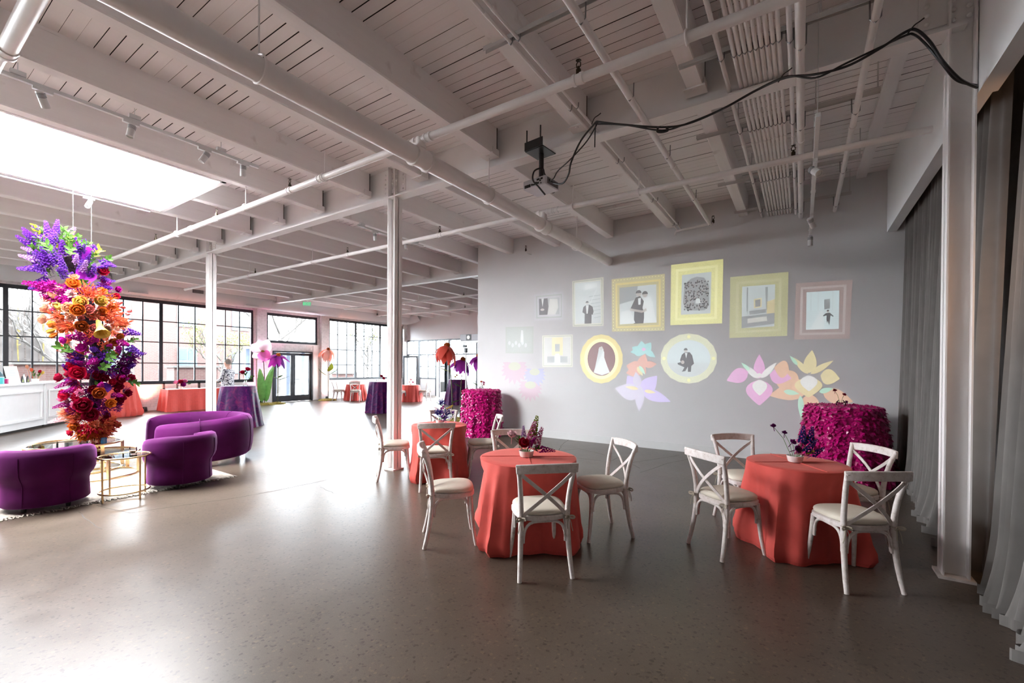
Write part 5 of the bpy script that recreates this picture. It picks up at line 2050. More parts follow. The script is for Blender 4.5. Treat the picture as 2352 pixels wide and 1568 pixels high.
for i in range(330):
    py = rnd(548, 1000)
    l, r = sil(py)
    u = rnd(-.93, .93)
    w = (r - l) / 2
    px = (l + r) / 2 + u * w
    ch = math.sqrt(max(0, 1 - u * u)) * w / 152 * .8
    out = rnd(.55, 1.0) * ch * (1 if random.random() < .78 else -.8)
    ks = zone(py + rnd(-9, 9))
    kind, col, _ = random.choices(ks, [k[2] for k in ks])[0]
    p = fpos(px, py, out)
    d = RV * u * 1.1 + FV * (out / max(.05, ch)) * .8 + Vector((0, 0, rnd(-.5, .5)))
    if py < 640:
        d += Vector((0, 0, .9))
    if py > 965:
        d += Vector((0, 0, -1.0))
    bloom(kind, col, fc, p, d, {'rose': rnd(1.1, 1.8), 'carnation': rnd(1.2, 1.8), 'delphinium': rnd(.8, 1.15), 'coral_plume': rnd(1.0, 1.5), 'leaf_sprig': rnd(1.0, 1.5), 'tulip': 1.5}.get(kind, 1))
# the flowers that stand out in the photo: kind, colour, pixel, size, direction (right, toward viewer, up)
for kind, col, px, py, s, d in [
    ('delphinium', 'violet', 115, 556, .9, (-.2, .3, 1)), ('delphinium', 'violet', 128, 545, .8, (.2, .2, 1)), ('delphinium', 'violet', 196, 577, .8, (.8, .4, .4)), ('delphinium', 'violet', 100, 622, 1.0, (-1, .4, -.1)), ('delphinium', 'lilac', 84, 585, .7, (-1, .2, .3)), ('leaf_sprig', 'lime', 98, 553, 1.0, (-.5, .4, .6)), ('leaf_sprig', 'leaf', 155, 575, 1.2, (.1, .6, 1)),
    ('delphinium', 'violet', 232, 604, .9, (1, .1, -.4)), ('delphinium', 'lilac', 88, 604, .8, (-1, .3, .2)), ('delphinium', 'violet', 106, 655, .8, (-1, .3, -.3)), ('leaf_sprig', 'leaf', 126, 600, 1.3, (-.3, .8, .5)), ('leaf_sprig', 'leaf', 165, 602, 1.3, (.2, .9, .5)),
    ('rose', 'red', 229, 629, 1.5, (.8, .6, .2)), ('rose', 'magenta', 266, 665, 1.0, (1, .2, 0)), ('rose', 'red', 262, 683, 1.0, (1, .4, .1)), ('rose', 'orange', 170, 664, 1.6, (-.1, 1, .3)), ('rose', 'peach', 172, 651, 1.1, (-.1, .8, .8)),
    ('carnation', 'blush', 166, 685, 2.2, (-.2, 1, .4)), ('rose', 'orange', 178, 720, 1.7, (0, 1, 0)), ('rose', 'salmon', 201, 718, 1.3, (.2, 1, 0)), ('rose', 'yellow', 183, 705, 1.7, (.1, 1, .2)), ('rose', 'salmon', 192, 703, 1.0, (.2, 1, .2)), ('rose', 'peach', 110, 733, 1.5, (-1, .5, 0)), ('rose', 'peach', 114, 714, 1.3, (-1, .5, .2)), ('tulip', 'peach', 126, 690, 1.7, (-.6, .5, .8)),
    ('rose', 'peach', 160, 716, 1.5, (-.2, 1, .1)), ('carnation', 'peach', 164, 735, 1.6, (-.2, 1, 0)), ('tulip', 'yellow', 126, 757, 1.5, (-.8, .6, -.3)), ('tulip', 'orange', 130, 765, 1.5, (-.7, .6, -.5)), ('tulip', 'salmon', 268, 700, 1.2, (1, .2, .2)), ('tulip', 'salmon', 276, 708, 1.1, (1, .2, -.1)), ('tulip', 'salmon', 292, 716, 1.1, (1, 0, .2)), ('tulip', 'salmon', 288, 721, 1.1, (1, .2, -.2)),
    ('coral_plume', 'coral', 196, 685, 1.6, (.2, 1, .4)), ('coral_plume', 'coral', 216, 690, 1.4, (.5, 1, .3)), ('rose', 'yellow', 225, 700, 1.6, (.5, 1, .2)), ('rose', 'orange', 230, 678, 1.2, (.6, .8, .4)), ('pitcher_bloom', 'yellow', 222, 742, 1.6, (.3, .6, -1)), ('rose', 'rust', 187, 753, 1.6, (0, 1, -.1)), ('rose', 'salmon', 213, 758, 1.2, (.3, 1, 0)),
    ('coral_plume', 'coral', 270, 745, 1.3, (1, .4, .2)), ('coral_plume', 'coral', 252, 735, 1.3, (.9, .6, .1)), ('delphinium', 'violet', 284, 762, 1.0, (1, .1, -.2)), ('delphinium', 'violet', 290, 797, 1.0, (1, .1, -.5)), ('leaf_sprig', 'leaf', 283, 790, 1.0, (1, .3, .6)), ('rose', 'magenta', 154, 781, 1.2, (-.8, .6, -.2)), ('delphinium', 'magenta', 130, 668, 1.3, (-.9, .4, .1)), ('coral_plume', 'magenta', 118, 672, 1.3, (-1, .3, 0)),
    ('leaf_sprig', 'leaf', 180, 812, 1.6, (-.5, .9, .3)), ('leaf_sprig', 'leaf', 236, 826, 1.5, (.4, .9, .3)), ('leaf_sprig', 'leaf', 226, 850, 1.3, (.3, 1, .2)), ('rose', 'crimson', 145, 868, 1.4, (-1, .4, .1)), ('rose', 'red', 180, 858, 2.0, (-.1, 1, .2)), ('rose', 'red', 168, 846, 1.6, (-.4, .9, .3)), ('rose', 'purple' if False else 'plum', 275, 852, 1.5, (.9, .3, .2)), ('rose', 'crimson', 294, 868, 1.3, (1, .3, .1)), ('rose', 'crimson', 270, 868, 1.4, (.8, .6, 0)), ('leaf_sprig', 'leaf', 285, 874, 1.2, (.9, .4, 0)),
    ('rose', 'red', 160, 905, 1.7, (-.7, .7, 0)), ('carnation', 'pink', 182, 899, 1.7, (-.1, 1, 0)), ('carnation', 'pink', 140, 915, 1.3, (-1, .4, 0)), ('carnation', 'pink', 158, 920, 1.3, (-.7, .7, -.1)), ('carnation', 'pink', 172, 927, 1.6, (-.3, 1, -.1)), ('rose', 'rust', 223, 899, 1.7, (.3, 1, 0)), ('rose', 'orange', 247, 922, 1.4, (.6, .8, 0)), ('rose', 'crimson', 190, 925, 2.2, (0, 1, 0)), ('rose', 'crimson', 205, 945, 2.0, (.1, 1, -.1)), ('rose', 'crimson', 288, 902, 1.2, (1, .4, 0)),
    ('coral_plume', 'peach', 152, 945, 1.0, (-1, .4, -.2)), ('delphinium', 'blush', 150, 958, .8, (-1, .3, -.3)), ('rose', 'orange', 176, 972, 1.5, (-.4, .9, -.3)), ('rose', 'red', 168, 990, 1.1, (-.7, .5, -.3)), ('rose', 'red', 255, 970, 1.2, (.8, .6, -.2)), ('rose', 'coral', 266, 974, 1.0, (1, .4, -.2)), ('rose', 'orange', 193, 996, 1.3, (-.2, 1, -.4)),
    ('coral_plume', 'coral', 226, 1003, 1.2, (.1, .5, -1)), ('coral_plume', 'red', 205, 980, 1.3, (0, 1, -.5)), ('coral_plume', 'coral', 236, 975, 1.2, (.5, .8, -.4)), ('coral_plume', 'red', 222, 1012, .8, (.1, .3, -1)),
]:
    s *= 1.2
    l, r = sil(py)
    w = (r - l) / 2
    u = max(-1, min(1, (px - (l + r) / 2) / w))
    out = math.sqrt(max(0, 1 - u * u)) * w / 152 * .9 + .03
    bloom(kind, col, fc, fpos(px, py, out), RV * d[0] + FV * d[1] + Vector((0, 0, d[2])), s)
for px, py, s, roll, col in ((196, 600, 1.5, .5, 'orchid'), (203, 628, 1.35, 2.8, 'orchid'), (228, 722, 1.25, -1.1, 'salmon'), (240, 880, 1.0, 2.9, 'purple')):
    o = bloom('anthurium', col, fc, fpos(px, py, .26), FV + Vector((0, 0, .1)), s)
    o.rotation_quaternion = (FV.to_track_quat('Z', 'Y') @ Quaternion((0, 0, 1), roll))


# centrepieces
def bowl(label, x, y, z, r, stems, h=.055, mat=None, cat='flowers', group='small flower bowls on the tables', glass=False):
    t = thing('flower_bowl', label, cat, (x, y, z), 0, group)
    if glass:
        MB().lathe([(0, .002), (r * .8, .002), (r, .02), (r * .9, h), (r * .55, h * 1.3), (r * .55, h * 1.45), (r * .5, h * 1.45), (r * .5, h * 1.3), (r * .82, h * .9), (0, .01)], 20).build('vase', M_CLEAR, t, True)
    else:
        MB().lathe([(0, 0), (r * .78, 0), (r * .84, .006), (r, h), (r * .94, h), (r * .8, .012), (0, .012)], 24).build('bowl', mat or M_CERAM, t, True)
    for kind, col, dx, dy, hh, s, tilt in stems:
        p = Vector((RV.x * dx + FV.x * dy, RV.y * dx + FV.y * dy, h + hh))
        MB().tube([(p.x * .15, p.y * .15, h * .7), (p.x * .55, p.y * .55, h + hh * .6), tuple(p)], .0022, 5).build('stem', M_STEM, t)
        bloom(kind, col, t, p, Vector((RV.x * tilt[0] + FV.x * tilt[1], RV.y * tilt[0] + FV.y * tilt[1], tilt[2])), s)
    return t


c = at_z(1209, 1048, .765)
bowl('white bowl with a pink ranunculus, red rose and snapdragon on the nearest table', c.x, c.y, .7665, .072, [
    ('rose', 'blush', -.16, .03, .13, 1.05, (-.3, .5, .6)), ('rose', 'red', -.07, .05, .055, 1.25, (-.4, .8, .5)), ('delphinium', 'pink', .03, 0, .06, 1.0, (.15, .1, 1)), ('delphinium', 'pink', .06, .03, .045, .85, (.3, .1, 1)), ('delphinium', 'lime', .06, -.01, .13, .9, (.25, 0, 1)), ('delphinium', 'magenta', .10, .02, .02, .7, (.9, .3, -.1)), ('leaf_sprig', 'leaf', -.05, -.02, .02, .7, (-.3, .2, 1)), ('leaf_sprig', 'leaf', .02, .05, .0, .6, (.1, .7, .5)), ('delphinium', 'magenta', .0, .02, .03, .6, (0, .6, .7)), ('delphinium', 'lilac', -.01, -.02, .12, .5, (-.05, 0, 1)), ('coral_plume', 'magenta', .06, .03, .03, .55, (.4, .6, .2))])
c = at_z(1826, 1060, .765)
bowl('white bowl with dark mums and violet spikes on the curtain-side table', c.x, c.y, .7665, .068, [
    ('carnation', 'plum', -.20, 0, .26, .9, (-.4, .1, 1)), ('carnation', 'plum', -.10, 0, .20, .85, (-.2, .2, 1)), ('carnation', 'plum', -.05, .02, .12, 1.1, (-.1, .6, .8)), ('carnation', 'plum', -.03, .04, .06, 1.3, (-.2, .9, .4)), ('delphinium', 'blue', .06, 0, .10, .75, (.1, 0, 1)), ('delphinium', 'blue', .10, .02, .10, .75, (.2, 0, 1)), ('delphinium', 'blue', .05, .03, .02, .7, (.3, .3, .8)), ('leaf_sprig', 'lime', .03, .03, .0, .6, (.1, .6, .6)), ('carnation', 'lilac', .22, -.02, .14, .35, (.5, .1, 1)), ('delphinium', 'blue', .11, .03, .0, .6, (.5, .3, .6)), ('leaf_sprig', 'leaf', .08, 0, .06, .7, (.3, .1, 1))])
c = at_z(990, 969, .765)
bowl('white bowl with tall violet agapanthus on the table by the column', -4.45, 4.85, .7665, .066, [
    ('coral_plume', 'blue', .0, .02, .22, .9, (0, .2, 1)), ('coral_plume', 'blue', -.05, .03, .07, 1.0, (-.5, .5, .6)), ('coral_plume', 'blue', .07, .02, .07, 1.0, (.5, .5, .6)), ('coral_plume', 'violet', .02, .05, .03, .8, (.1, .9, .3)), ('coral_plume', 'violet', .17, 0, .10, .5, (.8, .1, .4)), ('coral_plume', 'purple', .0, .0, .08, .8, (0, .3, 1)), ('leaf_sprig', 'leaf', .0, .04, .0, .5, (0, .8, .5))])
c = (-6.0, 8.15)
bowl('little glass vase with pink blooms on the magenta table by the wall end', -6.2, 8.15, 1.073, .05, [('rose', 'pink', .03, .02, .09, .8, (.2, .5, .8)), ('rose', 'coral', .0, .0, .11, .7, (-.2, .2, 1)), ('carnation', 'red', .05, 0, .06, .8, (.5, .3, .6))], .06, glass=True)
bowl('little glass vase with two crimson mums on the curtain-side magenta table', .48, 7.90, 1.073, .06, [('carnation', 'crimson', -.09, 0, .16, .9, (-.3, .2, 1)), ('carnation', 'crimson', .02, .02, .10, .95, (.1, .3, 1)), ('carnation', 'plum', .0, .06, .0, .8, (0, .9, .3))], .06, glass=True)
bowl('glass vase of red roses on the purple table behind the sofa', -12.05, 5.75, 1.07, .05, [('rose', 'red', .05, .0, .30, 1.6, (.2, .4, .8)), ('rose', 'red', -.07, .03, .22, 1.6, (-.3, .5, .7)), ('leaf_sprig', 'leaf', .0, .0, .12, 1.3, (.1, .3, 1)), ('leaf_sprig', 'leaf', .05, .03, .05, 1.2, (.5, .4, .6))], .10, glass=True)
bowl('low vase of hot pink flowers on the long coral table', -18.25, 6.55, .765, .07, [('rose', 'pink', -.13, .0, .10, 2.0, (-.5, .4, .6)), ('rose', 'red', .0, .05, .12, 2.2, (0, .7, .7)), ('rose', 'pink', .13, .0, .16, 1.8, (.5, .4, .8)), ('rose', 'magenta', .06, .04, .05, 2.0, (.3, .8, .3)), ('leaf_sprig', 'leaf', .22, 0, .08, .9, (1, .2, .2))], .09)
bowl('dark red blooms on the purple table half behind the column', -12.28, 10.2, 1.07, .04, [('rose', 'crimson', .12, .0, .10, 1.5, (.3, .4, .8)), ('rose', 'red', .17, .03, .04, 1.4, (.6, .4, .5))], .07, glass=True)
bowl('pink blooms on the coral table before the storefront', -15.05, 14.4, .765, .05, [('rose', 'blush', .0, 0, .14, 1.6, (.1, .4, 1)), ('rose', 'pink', .08, 0, .04, 1.4, (.4, .4, .6)), ('carnation', 'coral', -.05, 0, .06, 1.4, (-.3, .4, .7))], .06)
bowl('orange bloom on the purple table under the paper flowers', -12.3, 14.4, 1.07, .04, [('rose', 'rust', .0, .02, .08, 1.4, (0, .4, 1)), ('rose', 'yellow', -.05, .02, .02, 1.2, (-.3, .5, .5))], .06, glass=True)
bowl('pink tropical flowers in a white vase on the bar counter', B0.x + bd.x * .2 - bn.x * .3, B0.y + bd.y * .2 - bn.y * .3, 1.14, .07, [('tulip', 'peach', -.20, .0, .26, 1.8, (-.3, .1, 1)), ('tulip', 'coral', -.09, 0, .18, 1.8, (-.2, .1, 1)), ('tulip', 'red', .10, 0, .14, 1.8, (.4, .1, 1)), ('tulip', 'yellow', .17, 0, .12, 1.6, (.6, .1, 1)), ('leaf_sprig', 'leaf', .0, .02, .02, 1.1, (-.2, .2, 1)), ('leaf_sprig', 'leaf', .07, .02, .02, 1.0, (.4, .2, 1))], .09)

# small bright flower bed standing on the floor behind the column-side table
c = at_z(1052, 965, .45)
t = thing('floor_flowers', 'bright posy of red, white and violet flowers at the foot of the paper flowers', 'flowers', (-7.35, 8.05, 0))
MB().lathe([(0, 0), (.16, 0), (.2, .03), (.17, .07), (.05, .12), (0, .13)], 18).build('moss_base', M_MOSS, t, True)
for k in range(26):
    a, r, z = rnd(0, 6.28), rnd(.0, .16), rnd(.15, .62)
    p = Vector((r * math.cos(a), r * math.sin(a), z))
    MB().tube([(p.x * .3, p.y * .3, .05), tuple(p)], .003, 5).build('stem', M_STEM, t)
    bloom(random.choice(('rose', 'carnation', 'delphinium')), random.choice(('red', 'violet', 'blush', 'white', 'magenta', 'yellow')), t, p, (math.cos(a), math.sin(a), .8), rnd(.7, 1.0))


# ---- giant paper flowers
def paper_petal(L, W, droop, curl=.2, n=7):
    m = MB()
    for i in range(n + 1):
        u = i / n
        w = W / 2 * (math.sin(PI * (u ** .8) * .90 + .16)) ** .9 * (1 if i < n else .7)
        a = .15 + droop * u ** .8
        r = L * u * math.cos(a) * (1 if u < .5 else 1)
        z = -L * u * math.sin(a)
        m.v += [(-w, r, z - curl * w), (-w * .5, r, z), (0, r, z + .01), (w * .5, r, z), (w, r, z - curl * w)]
    for i in range(n):
        for j in range(4):
            k = i * 5 + j
            m.f.append([k, k + 1, k + 6, k + 5])
    return m


def paper_leaf(L, W, arch, n=9, fold=.25):
    m = MB()
    for i in range(n + 1):
        u = i / n
        w = W / 2 * math.sin(PI * (u ** .8) * .97 + .05)
        m.v += [(-w, L * u * math.cos(arch * u), L * u * math.sin(arch * u) * .8 + fold * w), (0, L * u * math.cos(arch * u), L * u * math.sin(arch * u) * .8), (w, L * u * math.cos(arch * u), L * u * math.sin(arch * u) * .8 + fold * w)]
    for i in range(n):
        for j in range(2):
            k = i * 3 + j
            m.f.append([k, k + 1, k + 4, k + 3])
    return m


def moss_base(t, r):
    m = MB()
    n = 26
    for ring, (q, z) in enumerate(((1.0, .0), (.92, .035), (.7, .06), (.35, .075))):
        for j in range(n):
            a = 2 * PI * j / n
            k = r * q * (1 + .12 * math.sin(5 * a + ring) + rnd(-.05, .05))
            m.v.append((k * math.cos(a), k * math.sin(a), max(0, z + (rnd(-.012, .02) if ring else 0))))
    for i in range(3):
        for j in range(n):
            j2 = (j + 1) % n
            m.f.append([i * n + j, i * n + j2, (i + 1) * n + j2, (i + 1) * n + j])
    m.f.append(list(range(n))[::-1])
    m.f.append([3 * n + j for j in range(n)])
    m.build('moss_base', M_MOSS, t)


def daisy(label, x, y, h, lean, pet_mats, L, W, n, leaves, tilt=(0, 0, 1), cone='rust', droop=(1.0, 1.5), base=.28, twolayer=True):
    t = thing('paper_flower', label, 'paper flower', (x, y, 0), 0, 'giant paper flowers')
    moss_base(t, base)
    top = Vector((lean[0], lean[1], h))
    MB().tube([(0, 0, .02), (lean[0] * .2, lean[1] * .2, h * .45), (lean[0] * .7, lean[1] * .7, h * .85), tuple(top)], [.016, .015, .013, .012], 8).build('stem', M_STEMD, t, True)
    Q = Vector(tilt).normalized().to_track_quat('Z', 'Y').to_matrix().to_4x4()
    MB().add(MB().lathe([(.0, .09), (.05, .08), (.085, .04), (.09, .0), (.06, -.03), (0, -.04)], 16), Matrix.Translation(top) @ Q).build('flower_centre', FC[cone], t, True)
    for lay in range(2 if twolayer else 1):
        me = paper_petal(L * (1 - .12 * lay), W, droop[lay]).mesh('petal', True)
        me2 = me.copy()
        me.materials.append(pet_mats[0])
        me2.materials.append(pet_mats[1 % len(pet_mats)])
        for k in range(n):
            a = 2 * PI * (k + .5 * lay) / n + rnd(-.12, .12)
            o = link('petal', (me, me2)[(k + lay) % 2 if k % 3 else 0], None, t)
            o.matrix_local = Matrix.Translation(top) @ Q @ Matrix.Rotation(a, 4, 'Z') @ Matrix.Rotation(rnd(-.22, .22), 4, 'X') @ Matrix.Scale(rnd(.85, 1.1), 4)
    for hz, ang, L2, W2, arch, mat in leaves:
        p = Vector((lean[0] * .3, lean[1] * .3, hz))
        o = paper_leaf(L2, W2, arch).build('leaf', mat, t, True)
        o.location = p
        o.rotation_euler = (rnd(.1, .3), 0, ang)
    return t


def vdir(r, f):          # direction in plan from 'right in the photo' and 'towards the viewer'
    return Vector((RV.x * r + FV.x * f, RV.y * r + FV.y * f, 0))


def vang(r, f):
    v = vdir(r, f)
    return math.atan2(v.y, v.x) - PI / 2


PP = lambda n, c: plain('paper_' + n, c, .7, noise=.08, scale=5, trans=.35)
P_PUR, P_PURD, P_COR, P_CORL, P_PEA, P_PEAL, P_ORC, P_ORCW = PP('purple', (.42, .03, .42)), PP('deep_purple', (.13, .006, .20)), PP('coral', (.70, .09, .06)), PP('salmon', (.75, .16, .12)), PP('peach', (.80, .33, .25)), PP('pale_peach', (.85, .50, .42)), PP('orchid_pink', (.85, .25, .62)), PP('orchid_white', (.90, .72, .78))
M_BANANA = plain('banana_leaf_green', (.13, .34, .08), .5, noise=.25, scale=7, trans=.3)

# purple daisy and pale orchid by the double door
g = at_z(643, 925, 0)
daisy('giant purple paper daisy in front of the double door', -18.35, 10.05, 2.05, tuple(vdir(.02, .0))[:2], (P_PUR, P_PURD), .62, .20, 9, [(1.05, vang(-.9, .2), .3, .16, .3, M_LEAF), (1.0, vang(.9, .1), .55, .13, .2, M_LEAF), (1.1, vang(.5, .5), .3, .16, .2, M_LEAF)], tuple(vdir(.15, .5) + Vector((0, 0, 1))), 'orange', (.40, .80), .30)
t = thing('paper_flower', 'giant pale pink paper orchid with broad banana leaves beside the double door', 'paper flower', (-18.45, 9.55, 0), 0, 'giant paper flowers')
moss_base(t, .42)
MB().tube([(0, 0, .02), (.0, .0, 1.1), tuple(vdir(-.03, 0) + Vector((0, 0, 1.7))), tuple(vdir(-.10, .0) + Vector((0, 0, 2.15)))], .016, 8).build('stem', M_STEMD, t, True)
hub = vdir(-.10, .05) + Vector((0, 0, 2.18))
for k, (r, u, L2, W2, mat) in enumerate(((-.75, .55, .62, .52, P_ORCW), (.45, .75, .55, .48, P_ORCW), (-.2, .9, .55, .40, P_ORCW), (-.75, -.5, .55, .32, P_ORCW), (.2, -.6, .42, .5, P_ORC), (.45, -.35, .40, .34, P_ORC))):
    me = paper_petal(L2, W2, .35, -.25).mesh('petal', True)
    me.materials.append(mat)
    d = (vdir(r, .25) + Vector((0, 0, u))).normalized()
    o = link('petal', me, None, t)
    nrm = (FV - d * FV.dot(d)).normalized()
    sd = d.cross(nrm)
    o.matrix_local = Matrix.Translation(hub) @ Matrix(((sd.x, d.x, nrm.x, 0), (sd.y, d.y, nrm.y, 0), (sd.z, d.z, nrm.z, 0), (0, 0, 0, 1)))
MB().lathe([(0, .06), (.05, .04), (.07, 0), (0, -.03)], 12, tuple(hub + FV * .06)).build('flower_centre', FC['yellow'], t, True)
for r, f, L2, tlt in ((-.16, .22, 1.35, -.12), (.10, -.05, 1.45, .42), (-.05, -.1, 1.2, -.05)):
    me = MB()
    n = 16
    for i in range(n + 1):
        u = i / n
        w = .17 * math.sin(PI * (u ** .75) * .97 + .06) ** .6
        cx = tlt * u * u * 1.2
        q = Vector((0, 0, .12 + L2 * u))
        for s in (-1, -.5, 0, .5, 1):
            e = vdir(r + cx * .6 + w * s, f - .10 * abs(s) * .5 + .015 * math.sin(i * 2.2) * abs(s))
            me.v.append((e.x, e.y, q.z + .02 * abs(s)))
    for i in range(n):
        for j in range(4):
            k = i * 5 + j
            me.f.append([k, k + 1, k + 6, k + 5])
    me.build('banana_leaf', M_BANANA, t, True)
# peach daisy
daisy('giant peach paper daisy between the double door and the grid window', -18.5, 12.5, 2.38, tuple(vdir(-.0, 0))[:2], (P_PEAL, P_PEA), .62, .20, 9, [(1.15, vang(-1, .1), .62, .13, .55, M_LEAF), (1.2, vang(1, .1), .6, .12, .4, M_LEAF), (1.35, vang(.2, .8), .55, .26, .9, M_LEAFL)], tuple(vdir(0, .35) + Vector((0, 0, 1))), 'rust', (.85, 1.15), .40)
t2 = vdir(.35, 0) + Vector((0, 0, 1.95))
# coral and purple group at the end of the projection wall
daisy('giant coral paper flower with drooping petals by the projection wall', -8.45, 9.75, 2.22, tuple(vdir(-.18, 0))[:2], (P_COR, P_CORL), .58, .20, 9, [(1.45, vang(-1, .2), .42, .16, .25, M_LEAFL), (.35, vang(-1, .3), .58, .16, .3, M_LEAF), (.55, vang(.8, .4), .3, .2, .2, M_LEAF)], tuple(vdir(.05, .25) + Vector((0, 0, 1))), 'rust', (.85, 1.15), .30)
daisy('giant purple paper flower just below the coral one', -8.60, 10.25, 1.82, tuple(vdir(.05, .05))[:2], (P_PUR, P_PURD), .52, .20, 9, [(1.0, vang(-.7, .4), .3, .14, .3, M_LEAF), (.8, vang(.8, .2), .3, .14, .3, M_LEAF)], tuple(vdir(.1, .3) + Vector((0, 0, 1))), 'rust', (.65, 1.05), .28)
daisy('giant pink paper flower cut off by the end of the projection wall', -8.55, 11.1, 1.95, (0, 0), (P_PUR, P_ORC), .52, .20, 8, [(1.0, vang(-.7, .4), .3, .14, .3, M_LEAF)], tuple(vdir(-.2, .3) + Vector((0, 0, 1))), 'rust', (.5, .9), .28)


# ------------------------------------------------------------------ curtains
def curtain(label, y0, y1, x, ztop, folds, seed, amp=.07, lean=0.0, pool=.10):
    rs = random.Random(seed)
    ph = [rs.uniform(0, 6.28) for _ in range(4)]
    t = thing('curtain', label, 'curtain', (0, 0, 0), 0, 'grey velvet curtains')

    def fn(u, v):
        # u across, v from the top down
        yy = y0 + (y1 - y0) * u
        z = ztop * (1 - v)
        a = amp * (.75 + .5 * v)
        dx = a * math.sin(2 * PI * folds * u + ph[0] + .7 * math.sin(2 * PI * u * 1.7 + ph[1])) + .35 * a * math.sin(2 * PI * folds * 2.1 * u + ph[2] + v * 1.2)
        e = max(0, (v - .86) / .14)
        dx += -pool * e ** 2 * (.6 + .5 * math.sin(2 * PI * folds * .5 * u + ph[3])) + lean * v
        dy = .10 * (v ** 2) * math.sin(2 * PI * u + ph[3])
        if v >= .999:
            z = .004
        return (x + dx, yy + dy, z + (.01 * math.sin(9 * u) if v < .99 else 0))

    m = MB().grid(fn, int(folds * 22), 34)
    m.build('drape', M_CURT, t, True)
    m = MB()
    for j in range(int(folds * 22)):
        a, b = fn(j / int(folds * 22), 1), fn((j + 1) / int(folds * 22), 1)
        m.poly([(a[0] - .004, a[1], .003), (b[0] - .004, b[1], .003), (b[0] - .004, b[1], .07), (a[0] - .004, a[1], .07)])
    m.build('hem', M_CURT, t, True)
    MB().tube([(x, y0, ztop + .03), (x, y1, ztop + .03)], .016, 8).build('rod', M_BLACK, t)
    return t


curtain('grey velvet curtain panel nearest the projection wall', 7.75, 8.62, 1.31, 3.98, 7, 1, .05, -.03, .05)
curtain('grey velvet curtain panel behind the ruffled magenta table', 6.65, 7.72, 1.31, 3.98, 8, 2, .05, -.06, .06)
curtain('grey velvet curtain panel just past the white column', 4.98, 6.62, 1.31, 3.98, 11, 3, .05, -.12)
curtain('grey velvet curtain panel on the viewer side of the white column', 3.55, 4.50, 1.32, 3.95, 6, 5, .06, -.13)
curtain('grey velvet curtain panel closest to the viewer', 1.2, 3.45, 1.32, 3.95, 12, 6, .06, -.13)
# warm daylight leaking in behind the curtains
wl = bpy.data.lights.new('curtain_leak', 'AREA')
wl.shape = 'RECTANGLE'
wl.size, wl.size_y = .8, 1.6
wl.energy = 4
wl.color = (1.0, .55, .28)
wo = bpy.data.objects.new('curtain_leak', wl)
COL.objects.link(wo)
wo.location = (1.70, 4.0, 2.2)
wo.rotation_euler = Vector((-1, 0, 0)).to_track_quat('-Z', 'Z').to_euler()


# ------------------------------------------------------------------ things on the bar and buffet
def on_bar(s, back, z=1.141):
    p = B0 + bd * s - bn * back
    return (p.x, p.y, z)


x, y, z = on_bar(-.62, .28)
t = thing('menu_frame', 'small white framed menu card leaning on the bar counter', 'frame', (x, y, z), math.atan2(bd.y, bd.x) - .2)
mt = Matrix.Rotation(-.22, 4, 'X')
m = MB()
for a, b, c, d in ((-.16, .16, 0, .03), (-.16, .16, .39, .42), (-.16, -.13, .03, .39), (.13, .16, .03, .39)):
    m.box((a + b) / 2, 0, (c + d) / 2, b - a, .02, d - c, mat=mt)
m.build('frame', plain('cream_frame', (.80, .76, .66), .5, noise=.05), t)
MB().box(0, -.006, .21, .27, .006, .37, mat=mt).build('card', plain('menu_card', (.78, .84, .90), .6, noise=.03), t)
m = MB()
for k in range(3):
    m.box(0, -.0105, .30 - .05 * k, .12 + .04 * (k % 2), .003, .012, mat=mt)
m.build('print', plain('menu_print', (.45, .55, .68), .6, noise=.05), t)
for i, (s, lb) in enumerate(((-.28, 'small black card tent on the bar counter'), (-.08, 'small black card tent beside the white vase on the bar'))):
    x, y, z = on_bar(s, .3)
    t = thing('table_tent', lb, 'card', (x, y, z), math.atan2(bd.y, bd.x))
    MB().prism([(-.07, 0, 0), (.07, 0, 0), (.0, 0, .17)], (0, .02, 0)).build('card', M_BLACK, t)
    MB().prism([(-.03, -.003, .02), (.03, -.003, .02), (.0, -.003, .10)], (0, .002, 0)).build('print', plain('tent_green', (.25, .30, .05), .6, noise=.2), t)
for i, (s, h, r, mat, lb) in enumerate(((-.18, .22, .035, plain('bottle_clear', (.75, .8, .8), .1, noise=.05), 'pale straight bottle on the bar counter'), (-.42, .30, .03, plain('bottle_dark', (.02, .02, .025), .15, noise=.1), 'slim black bottle beside the menu card on the bar'), (-1.02, .16, .07, plain('teal_box', (.06, .40, .42), .4, noise=.1), 'teal tin by the bartender'), (-.86, .12, .06, plain('berry_tub', (.40, .01, .12), .4, noise=.1), 'dark red tub by the bartender'))):
    x, y, z = on_bar(s, .33)
    t = thing('bottle' if i < 2 else 'tin', lb, 'bottle' if i < 2 else 'tin', (x, y, z))
    MB().lathe([(0, 0), (r, 0), (r, h * .6), (r * (.4 if i < 2 else 1), h * .78), (r * (.4 if i < 2 else 1), h * .95), (0, h * .95)], 14).build('vessel', mat, t, True)
    MB().lathe([(0, h * .95), (r * (.45 if i < 2 else 1.05), h * .95), (r * (.45 if i < 2 else 1.05), h), (0, h)], 12).build('cap', M_BLACK if i < 2 else M_WHITE, t, True)
